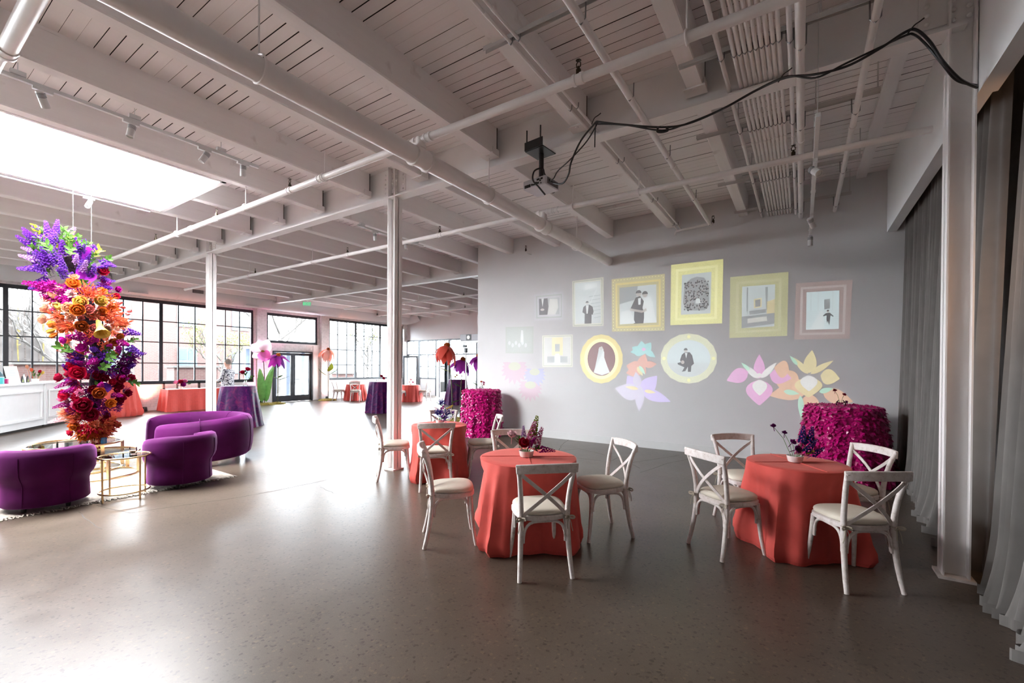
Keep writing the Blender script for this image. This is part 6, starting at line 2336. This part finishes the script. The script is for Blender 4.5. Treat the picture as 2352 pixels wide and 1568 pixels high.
# drinks dispenser and a white sign on the tall coral table
t = thing('drink_dispenser', 'clear drinks dispenser with green fruit on the tall coral table', 'dispenser', (-17.7, 4.78, 1.072))
MB().lathe([(0, 0), (.11, 0), (.11, .10), (.09, .12), (.0, .12)], 20).build('stand', M_CERAM, t, True)
MB().lathe([(.10, .12), (.14, .16), (.145, .42), (.13, .46), (.125, .45), (.135, .40), (.13, .17), (.09, .13)], 24).build('jar', M_CLEAR, t, True)
MB().lathe([(0, .14), (.12, .16), (.128, .30), (0, .30)], 20).build('drink', plain('lime_drink', (.55, .75, .55), .2, noise=.3, scale=20), t, True)
MB().lathe([(0, .50), (.03, .49), (.13, .47), (.14, .455), (0, .455)], 20).build('lid', M_WHITE, t, True)
MB().tube([(.14, 0, .17), (.2, 0, .17), (.2, 0, .14)], .014, 8).build('tap', M_BLACK, t, True)
t = thing('table_sign', 'white sign board with a flower sketch standing on the tall coral table', 'sign', (-17.95, 4.95, 1.072), math.radians(15))
MB().box(0, 0, .36, .03, .52, .62).build('board', plain('sign_board', (.85, .86, .86), .5, noise=.02), t)
m = MB()
for k in range(5):
    m.box(.017, .05 * math.sin(k * 2.1), .30 + .05 * k, .003, .06, .03)
m.build('print', plain('sign_sketch', (.35, .45, .50), .6, noise=.2), t)
MB().box(-.04, 0, .025, .12, .3, .05).build('foot', M_WHITE, t)
for i, (yy, w) in enumerate(((6.35, .40), (7.5, .55))):
    t = thing('display_box', ('clear acrylic display box at the end of the long coral table', 'clear acrylic display box next to the column on the long coral table')[i], 'box', (-18.55, yy, .764))
    m = MB()
    for a, b in ((-w / 2, -w / 2 + .006), (w / 2 - .006, w / 2)):
        m.span(-.12, .12, a, b, 0, .22)
    m.span(-.12, -.114, -w / 2 + .006, w / 2 - .006, 0, .22).span(.114, .12, -w / 2 + .006, w / 2 - .006, 0, .22)
    m.build('box_wall', M_CLEAR, t)
    MB().span(-.11, .11, -w / 2 + .008, w / 2 - .008, .0, .008).build('box_base', plain('grey_card', (.45, .5, .52), .6, noise=.1), t)

# speaker on a shelf at the end of the projection wall and the light stand before it
t = thing('wall_speaker', 'grey box speaker on a white shelf at the end of the projection wall', 'speaker', (-7.25, 9.15, 2.29))
MB().box(0, 0, .085, .62, .30, .17).build('cabinet', plain('speaker_grey', (.30, .30, .32), .5, noise=.05), t, bevel=.01)
MB().box(-.02, -.152, .085, .17, .006, .15).build('speaker_panel', M_BLACK, t)
MB().lathe([(0, .0), (.045, .0), (.05, .01), (0, .012)], 16).build('cone', M_CERAM, t, loc=(-.02, -.158, .085)).rotation_euler = (PI / 2, 0, 0)
MB().span(-.32, .37, -.16, .16, -.05, -.002).build('shelf', M_WHITE, t, bevel=.004)
t = thing('light_stand', 'tall white light stand beside the paper flowers', 'stand', (-8.05, 9.85, 0))
MB().tube([(0, 0, 0), (0, 0, 2.15)], .022, 10).build('pole', M_WHITE, t, True)
MB().lathe([(0, 0), (.2, 0), (.2, .015), (.03, .03), (0, .03)], 20).build('base', M_WHITE, t, True)
MB().box(0, 0, 2.08, .07, .07, .14).box(-.05, 0, 2.2, .12, .06, .07).build('clamp', M_BLACK, t, bevel=.005)

# ------------------------------------------------------------------ pink and coral uplights on the brick wall
M_LENS = glow('uplight_lens', (1.0, .35, .55), 3.0)


def uplight(label, x, y, col, watts, aim):
    t = thing('uplight', label, 'uplight', (x, y, 0))
    MB().lathe([(0, 0), (.07, 0), (.075, .02), (.065, .14), (.055, .15), (.05, .12), (0, .12)], 16).build('housing', M_BLACK, t, True)
    MB().lathe([(0, .122), (.05, .122), (.05, .128), (0, .128)], 16).build('lens', M_LENS, t, True)
    d = bpy.data.lights.new('uplight_lamp', 'SPOT')
    d.energy = watts
    d.color = col
    d.spot_size = 1.5
    d.spot_blend = 1.0
    d.shadow_soft_size = .08
    o = bpy.data.objects.new('uplight_lamp', d)
    COL.objects.link(o)
    o.parent = t
    o.location = (0, 0, .2)
    o.rotation_euler = Vector(aim).to_track_quat('-Z', 'Y').to_euler()
    return t


uplight('small black uplight washing the brick pink beside the double door', -18.8, 9.62, (1, .22, .45), 90, (-.20, .1, 1))
uplight('small black uplight washing the brick peach behind the peach daisy', -18.95, 12.75, (1, .35, .25), 70, (-.12, -.1, 1))
uplight('small black uplight glowing coral behind the long coral table', -18.95, 5.75, (1, .30, .20), 60, (-.1, .25, 1))

# ------------------------------------------------------------------ people
M_SKIN = plain('skin', (.72, .42, .32), .55, noise=.05)
M_HAIRG = plain('grey_hair', (.30, .26, .23), .8, noise=.4, scale=60)
M_HAIRD = plain('dark_hair', (.04, .03, .025), .8, noise=.4, scale=60)


def pattern_shirt():
    m, nt, b = nmat('black_white_print')
    n = node(nt, 'ShaderNodeTexNoise', i_Scale=15.0, i_Detail=2.0)
    n.inputs['Distortion'].default_value = 2.0
    nt.links.new(tex_coord(nt), n.inputs['Vector'])
    nt.links.new(ramp(nt, n.outputs[0], [(.46, (.03, .03, .06)), (.50, (.72, .72, .76))]), b.inputs['Base Color'])
    b.inputs['Roughness'].default_value = .7
    return m


def skin_body(name, joints, edges, mat, parent, root=0, sub=2):
    me = bpy.data.meshes.new(name)
    me.from_pydata([j[0] for j in joints], edges, [])
    o = link(name, me, mat, parent)
    o.modifiers.new('skin', 'SKIN')
    for i, j in enumerate(joints):
        sv = me.skin_vertices[0].data[i]
        sv.radius = j[1]
        sv.use_root = (i == root)
        sv.use_loose = False
    s = o.modifiers.new('sub', 'SUBSURF')
    s.levels = s.render_levels = sub
    for p in me.polygons:
        p.use_smooth = True
    o.modifiers['skin'].use_smooth_shade = True
    return o


def person(label, x, y, facing, top_mat, leg_mat, hair, arms, h=1.0):
    t = thing('person', label, 'person', (x, y, 0), facing - PI / 2)
    t.scale = (h, h, h)
    # +Y is forward; body with legs, torso, arms, neck and head as one skin
    J = [((0, 0, .95), (.155, .11)), ((0, .0, 1.15), (.135, .10)), ((0, .0, 1.33), (.165, .105)), ((0, -.01, 1.44), (.10, .08)), ((0, .0, 1.51), (.055, .060)), ((0, .02, 1.575), (.075, .085)), ((0, .018, 1.65), (.108, .128)), ((0, .008, 1.735), (.088, .108)),
         ((-.09, .0, .88), (.09, .095)), ((-.10, .01, .48), (.058, .062)), ((-.10, -.02, .08), (.042, .045)), ((-.11, .12, .04), (.04, .03)),
         ((.09, .0, .88), (.09, .095)), ((.10, .01, .48), (.058, .062)), ((.10, -.02, .08), (.042, .045)), ((.11, .12, .04), (.04, .03)),
         ((-.19, -.01, 1.40), (.058, .058)), (arms[0], (.044, .044)), (arms[1], (.032, .032)),
         ((.19, -.01, 1.40), (.058, .058)), (arms[2], (.044, .044)), (arms[3], (.032, .032))]
    E_ = [(0, 1), (1, 2), (2, 3), (3, 4), (4, 5), (5, 6), (6, 7), (0, 8), (8, 9), (9, 10), (10, 11), (0, 12), (12, 13), (13, 14), (14, 15), (2, 16), (16, 17), (17, 18), (2, 19), (19, 20), (20, 21)]
    skin_body('body', J, E_, M_SKIN, t)
    # shirt over torso and arms
    JS = [((0, 0, .72), (.25, .20)), ((0, 0, .95), (.235, .18)), ((0, 0, 1.15), (.205, .165)), ((0, 0, 1.33), (.225, .16)), ((0, -.01, 1.45), (.12, .10)), ((-.19, -.01, 1.40), (.073, .073)), (arms[0], (.058, .058)), (tuple(Vector(arms[0]).lerp(Vector(arms[1]), .75)), (.046, .046)), ((.19, -.01, 1.40), (.073, .073)), (arms[2], (.058, .058)), (tuple(Vector(arms[2]).lerp(Vector(arms[3]), .75)), (.046, .046))]
    skin_body('shirt', JS, [(0, 1), (1, 2), (2, 3), (3, 4), (3, 5), (5, 6), (6, 7), (3, 8), (8, 9), (9, 10)], top_mat, t)
    JT = [((0, 0, .93), (.165, .125)), ((-.09, 0, .86), (.10, .105)), ((-.10, .01, .48), (.072, .075)), ((-.10, -.02, .10), (.065, .065)), ((.09, 0, .86), (.10, .105)), ((.10, .01, .48), (.072, .075)), ((.10, -.02, .10), (.065, .065))]
    skin_body('trousers', JT, [(0, 1), (1, 2), (2, 3), (0, 4), (4, 5), (5, 6)], leg_mat, t)
    for s in (-1, 1):
        MB().grid(lambda u, v: (s * .108 + .046 * math.cos(2 * PI * u) * math.sin(PI * v), .05 + .13 * math.cos(PI * v), max(.002, .045 + .045 * math.sin(2 * PI * u) * math.sin(PI * v))), 12, 8, True).build('shoe', M_BLACK, t, True)
    # hair: a cap over the skull, rough with strands
    rs = random.Random(3)
    hm = MB()
    hm.grid(lambda u, v: (.096 * math.sin(v * 2.1) * math.cos(2 * PI * u), -.006 + .112 * math.sin(v * 2.1) * math.sin(2 * PI * u), 1.675 + .112 * math.cos(v * 2.1 - v * v * .55 * max(0, math.sin(2 * PI * u)) * 1.6)), 24, 10, True)
    for i in range(160):
        a, b = rs.uniform(0, 6.28), rs.uniform(0, 1.5)
        p = Vector((.094 * math.sin(b) * math.cos(a), -.006 + .110 * math.sin(b) * math.sin(a), 1.675 + .110 * math.cos(b)))
        if p.y > .07 and p.z < 1.72:
            continue
        d = (p - Vector((0, .0, 1.66))).normalized()
        q = p + d * .012 + Vector((rs.uniform(-.02, .02), rs.uniform(-.03, .01), rs.uniform(-.02, .01)))
        hm.poly([p + Vector((.006, 0, 0)), p - Vector((.006, 0, 0)), q])
    hm.build('hair', hair, t)
    # face: eyes, brows, nose, mouth, ears
    m = MB()
    for s in (-1, 1):
        m.lathe([(0, -.010), (.010, -.006), (.013, 0), (.010, .006), (0, .010)], 8, (s * .032, .104, 1.665))
    m.build('eyes', plain('eye_dark', (.05, .04, .04), .3, noise=.1), t)
    MB().tube([(0, .108, 1.672), (0, .122, 1.640), (0, .130, 1.622), (0, .108, 1.615)], [.008, .012, .016, .010], 8).build('nose', M_SKIN, t, True)
    MB().tube([(-.026, .100, 1.590), (0, .110, 1.588), (.026, .100, 1.590)], [.003, .007, .003], 6).build('mouth', plain('lips', (.55, .20, .18), .5, noise=.05), t)
    for s in (-1, 1):
        MB().lathe([(0, -.03), (.014, -.02), (.018, .01), (.008, .03), (0, .032)], 8, (s * .085, .005, 1.645)).build('ear', M_SKIN, t, True)
    # hands with five fingers
    for s, el, wr in ((-1, arms[0], arms[1]), (1, arms[2], arms[3])):
        wr = Vector(wr)
        d = (wr - Vector(el)).normalized()
        up = Vector((0, 0, 1)) if abs(d.z) < .8 else Vector((0, 1, 0))
        sd = d.cross(up).normalized()
        nn = sd.cross(d).normalized()
        JH = [(tuple(wr), (.028, .022)), (tuple(wr + d * .05), (.038, .018)), (tuple(wr + d * .085), (.040, .014))]
        EH = [(0, 1), (1, 2)]
        for k in range(4):
            o0 = wr + d * .09 + sd * (-.030 + .020 * k)
            ln = (.060, .070, .066, .052)[k]
            b = len(JH)
            JH += [(tuple(o0), (.009, .009)), (tuple(o0 + d * ln * .5 - nn * .006), (.0085, .0085)), (tuple(o0 + d * ln * .85 - nn * .026), (.007, .007))]
            EH += [(2, b), (b, b + 1), (b + 1, b + 2)]
        b = len(JH)
        o0 = wr + d * .035 - sd * .035 * s * -1
        JH += [(tuple(o0), (.012, .012)), (tuple(o0 + d * .035 + sd * s * .022 - nn * .01), (.010, .010)), (tuple(o0 + d * .06 + sd * s * .024 - nn * .02), (.008, .008))]
        EH += [(1, b), (b, b + 1), (b + 1, b + 2)]
        skin_body('hand', JH, EH, M_SKIN, t, sub=1)
    return t


pp = at_x(523, 850, -16.4)
person('person with short grey hair in a black and white patterned shirt by the window', pp.x, pp.y, math.atan2((RV * -1 - FV * .1).y, (RV * -1 - FV * .1).x), pattern_shirt(), plain('white_trousers', (.6, .6, .62), .7, noise=.05), M_HAIRG, [(-.24, .03, 1.12), (-.20, .27, 1.03), (.24, .03, 1.12), (.18, .27, 1.03)], 1.02)
bp = at_z(-18, 1000, 0)
bx = on_bar(-.09, .95)
person('person in a dark teal top bending at the bar, cut off by the picture edge', bx[0], bx[1], math.atan2(bn.y, bn.x), plain('teal_knit', (.02, .07, .09), .8, noise=.15, scale=30), plain('black_trousers', (.02, .02, .025), .8, noise=.1), M_HAIRD, [(-.28, .05, 1.12), (-.26, .28, 1.14), (.30, .05, 1.12), (.26, .28, 1.14)], .98)

# ------------------------------------------------------------------ outside the windows
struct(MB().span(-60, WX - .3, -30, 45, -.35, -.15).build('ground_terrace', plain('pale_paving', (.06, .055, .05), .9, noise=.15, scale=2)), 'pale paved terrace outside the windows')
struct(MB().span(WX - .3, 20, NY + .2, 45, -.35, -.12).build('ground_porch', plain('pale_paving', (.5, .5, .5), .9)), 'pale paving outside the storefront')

bl = thing('brick_building', 'pale sunlit red brick building across the terrace', 'building', (-33, 10, -.15))
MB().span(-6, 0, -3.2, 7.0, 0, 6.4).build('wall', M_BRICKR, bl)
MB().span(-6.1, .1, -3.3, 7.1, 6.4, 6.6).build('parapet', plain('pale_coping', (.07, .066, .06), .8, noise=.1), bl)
for yy in (-1.2, 2.2, 5.4):
    for zz in (1.2, 4.2):
        f = MB().span(.0, .06, yy - .55, yy + .55, zz, zz + 1.7).build('window', plain('pale_blue_frame', (.04, .055, .07), .6, noise=.05), bl)
        for a in (-.27, .27):
            for b in (.42, 1.25):
                MB().span(.055, .075, yy + a - .23, yy + a + .23, zz + b - .36, zz + b + .36).build('pane', plain('far_glass', (.03, .042, .05), .3, noise=.1), f)
MB().tube([(.12, 6.3, 0), (.12, 6.3, 6.4)], .06, 8).build('downpipe', plain('pipe_grey', (.15, .17, .22), .5, noise=.1), bl)
bl = thing('brick_building', 'low white building beyond the terrace past the brick one', 'building', (-44, 24, -.15))
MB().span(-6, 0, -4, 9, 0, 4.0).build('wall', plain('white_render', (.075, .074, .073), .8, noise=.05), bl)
for yy in (-2, 1, 4, 7):
    f = MB().span(0, .06, yy - .6, yy + .6, 1.0, 2.4).build('window', plain('pale_blue_frame', (.45, .55, .65), .6), bl)
    MB().span(.055, .075, yy - .5, yy + .5, 1.1, 2.3).build('pane', plain('far_glass', (.30, .38, .45), .15), f)
# low brick piers and wall of the terrace
for i, (px, w, h) in enumerate(((97, 1.5, 1.75), (443, 1.7, 1.65), (790, 1.3, 1.3))):
    p = at_x(px, 850, -23.0)
    t = thing('brick_pier', ('low red brick pier outside the window above the white vase', 'low red brick pier outside the window beside the column', 'low red brick pier outside the far grid window')[i], 'pier', (-23, p.y, -.15))
    MB().span(-.4, .4, -w / 2, w / 2, 0, h).build('brickwork', M_BRICKR, t)
    MB().span(-.46, .46, -w / 2 - .06, w / 2 + .06, h, h + .09).build('coping', plain('pale_coping', (.6, .58, .55), .8), t)
M_RAIL = plain('rail_black', (.03, .03, .035), .5, noise=.2)
for i, (y0, y1, x) in enumerate(((-.6, 2.2, -22.6), (3.9, 8.1, -22.6), (13.2, 20.0, -22.6))):
    t = thing('railing', ('black terrace railing outside the window behind the bar', 'black terrace railing outside the window behind the flower column', 'black terrace railing outside the far grid window')[i], 'railing', (x, 0, -.15))
    MB().span(-.02, .02, y0, y1, 1.03, 1.07).build('top_rail', M_RAIL, t)
    MB().span(-.015, .015, y0, y1, .10, .13).build('bottom_rail', M_RAIL, t)
    bm_ = MB().span(-.008, .008, -.008, .008, .13, 1.03).mesh('baluster')
    yy = y0 + .06
    while yy < y1:
        link('baluster', bm_, M_RAIL, t, loc=(0, yy, 0))
        yy += .13
    for yy in (y0, y1):
        MB().span(-.03, .03, yy - .03, yy + .03, 0, 1.1).build('post', M_RAIL, t)
# wall of hanging dry vines behind the bar window
t = thing('vine_wall', 'tall wall of dry hanging vines outside the window behind the bar', 'vines', (-27.5, 2.5, -.15))
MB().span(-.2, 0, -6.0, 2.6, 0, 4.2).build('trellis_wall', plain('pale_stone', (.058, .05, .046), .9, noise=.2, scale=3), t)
M_VINE = plain('dry_vine', (.02, .014, .011), .9, noise=.4, scale=10)
M_VINEY = plain('yellow_vine', (.06, .045, .008), .9, noise=.4, scale=10)
for k in range(46):
    yy = -5.8 + k * .18 + rnd(-.05, .05)
    m = MB().tube([(.05, yy, 4.1), (.07, yy + rnd(-.08, .08), 2.6), (.06, yy + rnd(-.12, .12), rnd(.4, 1.2))], [.02, .03, .012], 5)
    for j in range(18):
        zz = rnd(.9, 4.0)
        m.poly([(.08, yy + rnd(-.07, .07), zz), (.1, yy + rnd(-.07, .07), zz - .08), (.09, yy + rnd(-.07, .07), zz - .04)])
    m.build('vine', M_VINEY if k % 4 == 1 else M_VINE, t)
M_BARK = plain('pale_bark', (.042, .037, .033), .9, noise=.3, scale=12)


def tree(label, x, y, h, seed, leaf=None, r0=.16):
    rs = random.Random(seed)
    t = thing('bare_tree', label, 'tree', (x, y, -.15), 0, 'trees outside the windows')
    tr, br = MB(), MB()
    tips = []
    tr.tube([(0, 0, 0), (rs.uniform(-.1, .1), .05, h * .25), (rs.uniform(-.2, .2), .1, h * .45)], [r0, r0 * .8, r0 * .65], 8)

    def grow(p, d, L, r, dep):
        e = p + d * L
        mid = p.lerp(e, .5) + Vector((rs.uniform(-1, 1), rs.uniform(-1, 1), rs.uniform(-.5, 1))) * L * .08
        br.tube([p, mid, e], [r, r * .8, r * .6], 5, cap=False)
        tips.append(e)
        if dep == 0:
            return
        for _ in range(3):
            nd = (d + Vector((rs.uniform(-.8, .8), rs.uniform(-.8, .8), rs.uniform(-.15, .6)))).normalized()
            grow(p.lerp(e, rs.uniform(.55, 1)), nd, L * rs.uniform(.55, .8), r * .55, dep - 1)

    for k in range(5):
        a = rs.uniform(0, 6.28)
        grow(Vector((0, .05, h * (.25 + .05 * k))), Vector((math.cos(a) * .8, math.sin(a) * .8, .75)).normalized(), h * .28, r0 * .5, 3)
    tr.build('trunk', M_BARK, t, True)
    br.build('branches', M_BARK, t)
    if leaf:
        lm = MB()
        for e in tips:
            for _ in range(8):
                q = e + Vector((rs.uniform(-.3, .3), rs.uniform(-.3, .3), rs.uniform(-.3, .3)))
                a = Vector((rs.uniform(-1, 1), rs.uniform(-1, 1), rs.uniform(-1, 1))) * .06
                b = Vector((rs.uniform(-1, 1), rs.uniform(-1, 1), rs.uniform(-1, 1))) * .06
                lm.poly([q, q + a, q + a + b, q + b])
        o = lm.build('leaves', leaf, t)
        o['kind'] = 'stuff'
    return t


M_YLEAF = plain('spring_leaf', (.055, .062, .014), .7, noise=.3, scale=9, trans=.4)
p = at_x(150, 800, -25.0)
tree('bare tree outside the window next to the hanging flowers', -25, p.y, 6.0, 1)
p = at_x(560, 800, -30)
tree('leafing tree outside the window beside the patterned person', -30, at_x(505, 800, -30).y, 4.6, 2, M_YLEAF, .10)
tree('bare tree seen through the transom window', -28, at_x(640, 760, -28).y, 8.5, 3)
tree('yellow green tree outside the far grid window', -27, at_x(845, 800, -27).y, 5.2, 4, M_YLEAF, .11)
p = at_x(33, 860, -24.6)
t = thing('terrace_pot', 'terracotta plant pot on the terrace behind the bar window', 'plant pot', (-24.6, p.y, -.15))
MB().lathe([(0, .75), (.22, .75), (.28, 1.2), (.32, 1.22), (.32, 1.3), (.26, 1.3), (0, 1.28)], 18).build('pot', plain('terracotta', (.06, .024, .016), .8, noise=.15), t, True)
MB().span(-.3, .3, -.3, .3, 0, .75).build('plinth', M_BRICKR, t)
for k in range(10):
    bl_ = paper_leaf(.7, .12, rnd(.9, 1.4)).build('leaf', M_YLEAF, t, True)
    bl_.location = (0, 0, 1.27)
    bl_.rotation_euler = (.3, 0, k * .63)
# glazed entry porch outside the double door
t = thing('entry_porch', 'glass entry porch outside the black double door', 'porch', (-20.6, 11.2, -.15))
for yy in (-1.3, -.1, .55, 1.3):
    MB().span(-.06, .06, yy - .09, yy + .09, 0, 2.5).build('post', plain('blue_grey_metal', (.16, .20, .28), .5, noise=.1), t)
MB().span(-.1, 1.0, -1.4, 1.4, 2.5, 2.62).build('canopy', plain('pale_metal', (.7, .72, .74), .5, noise=.05), t)
t = thing('porch_screen', 'white slatted screens outside the storefront', 'screen', (-15.5, 20.4, -.15))
for k in range(12):
    MB().span(-4.2 + k * .7, -4.2 + k * .7 + .06, -.04, .04, 0, 3.6).build('mullion', plain('pale_grey_metal', (.40, .46, .50), .5, noise=.1), t)
MB().span(-4.2, 4.2, -.03, .03, 1.75, 1.80).build('rail', plain('pale_grey_metal', (.40, .46, .50), .5), t)
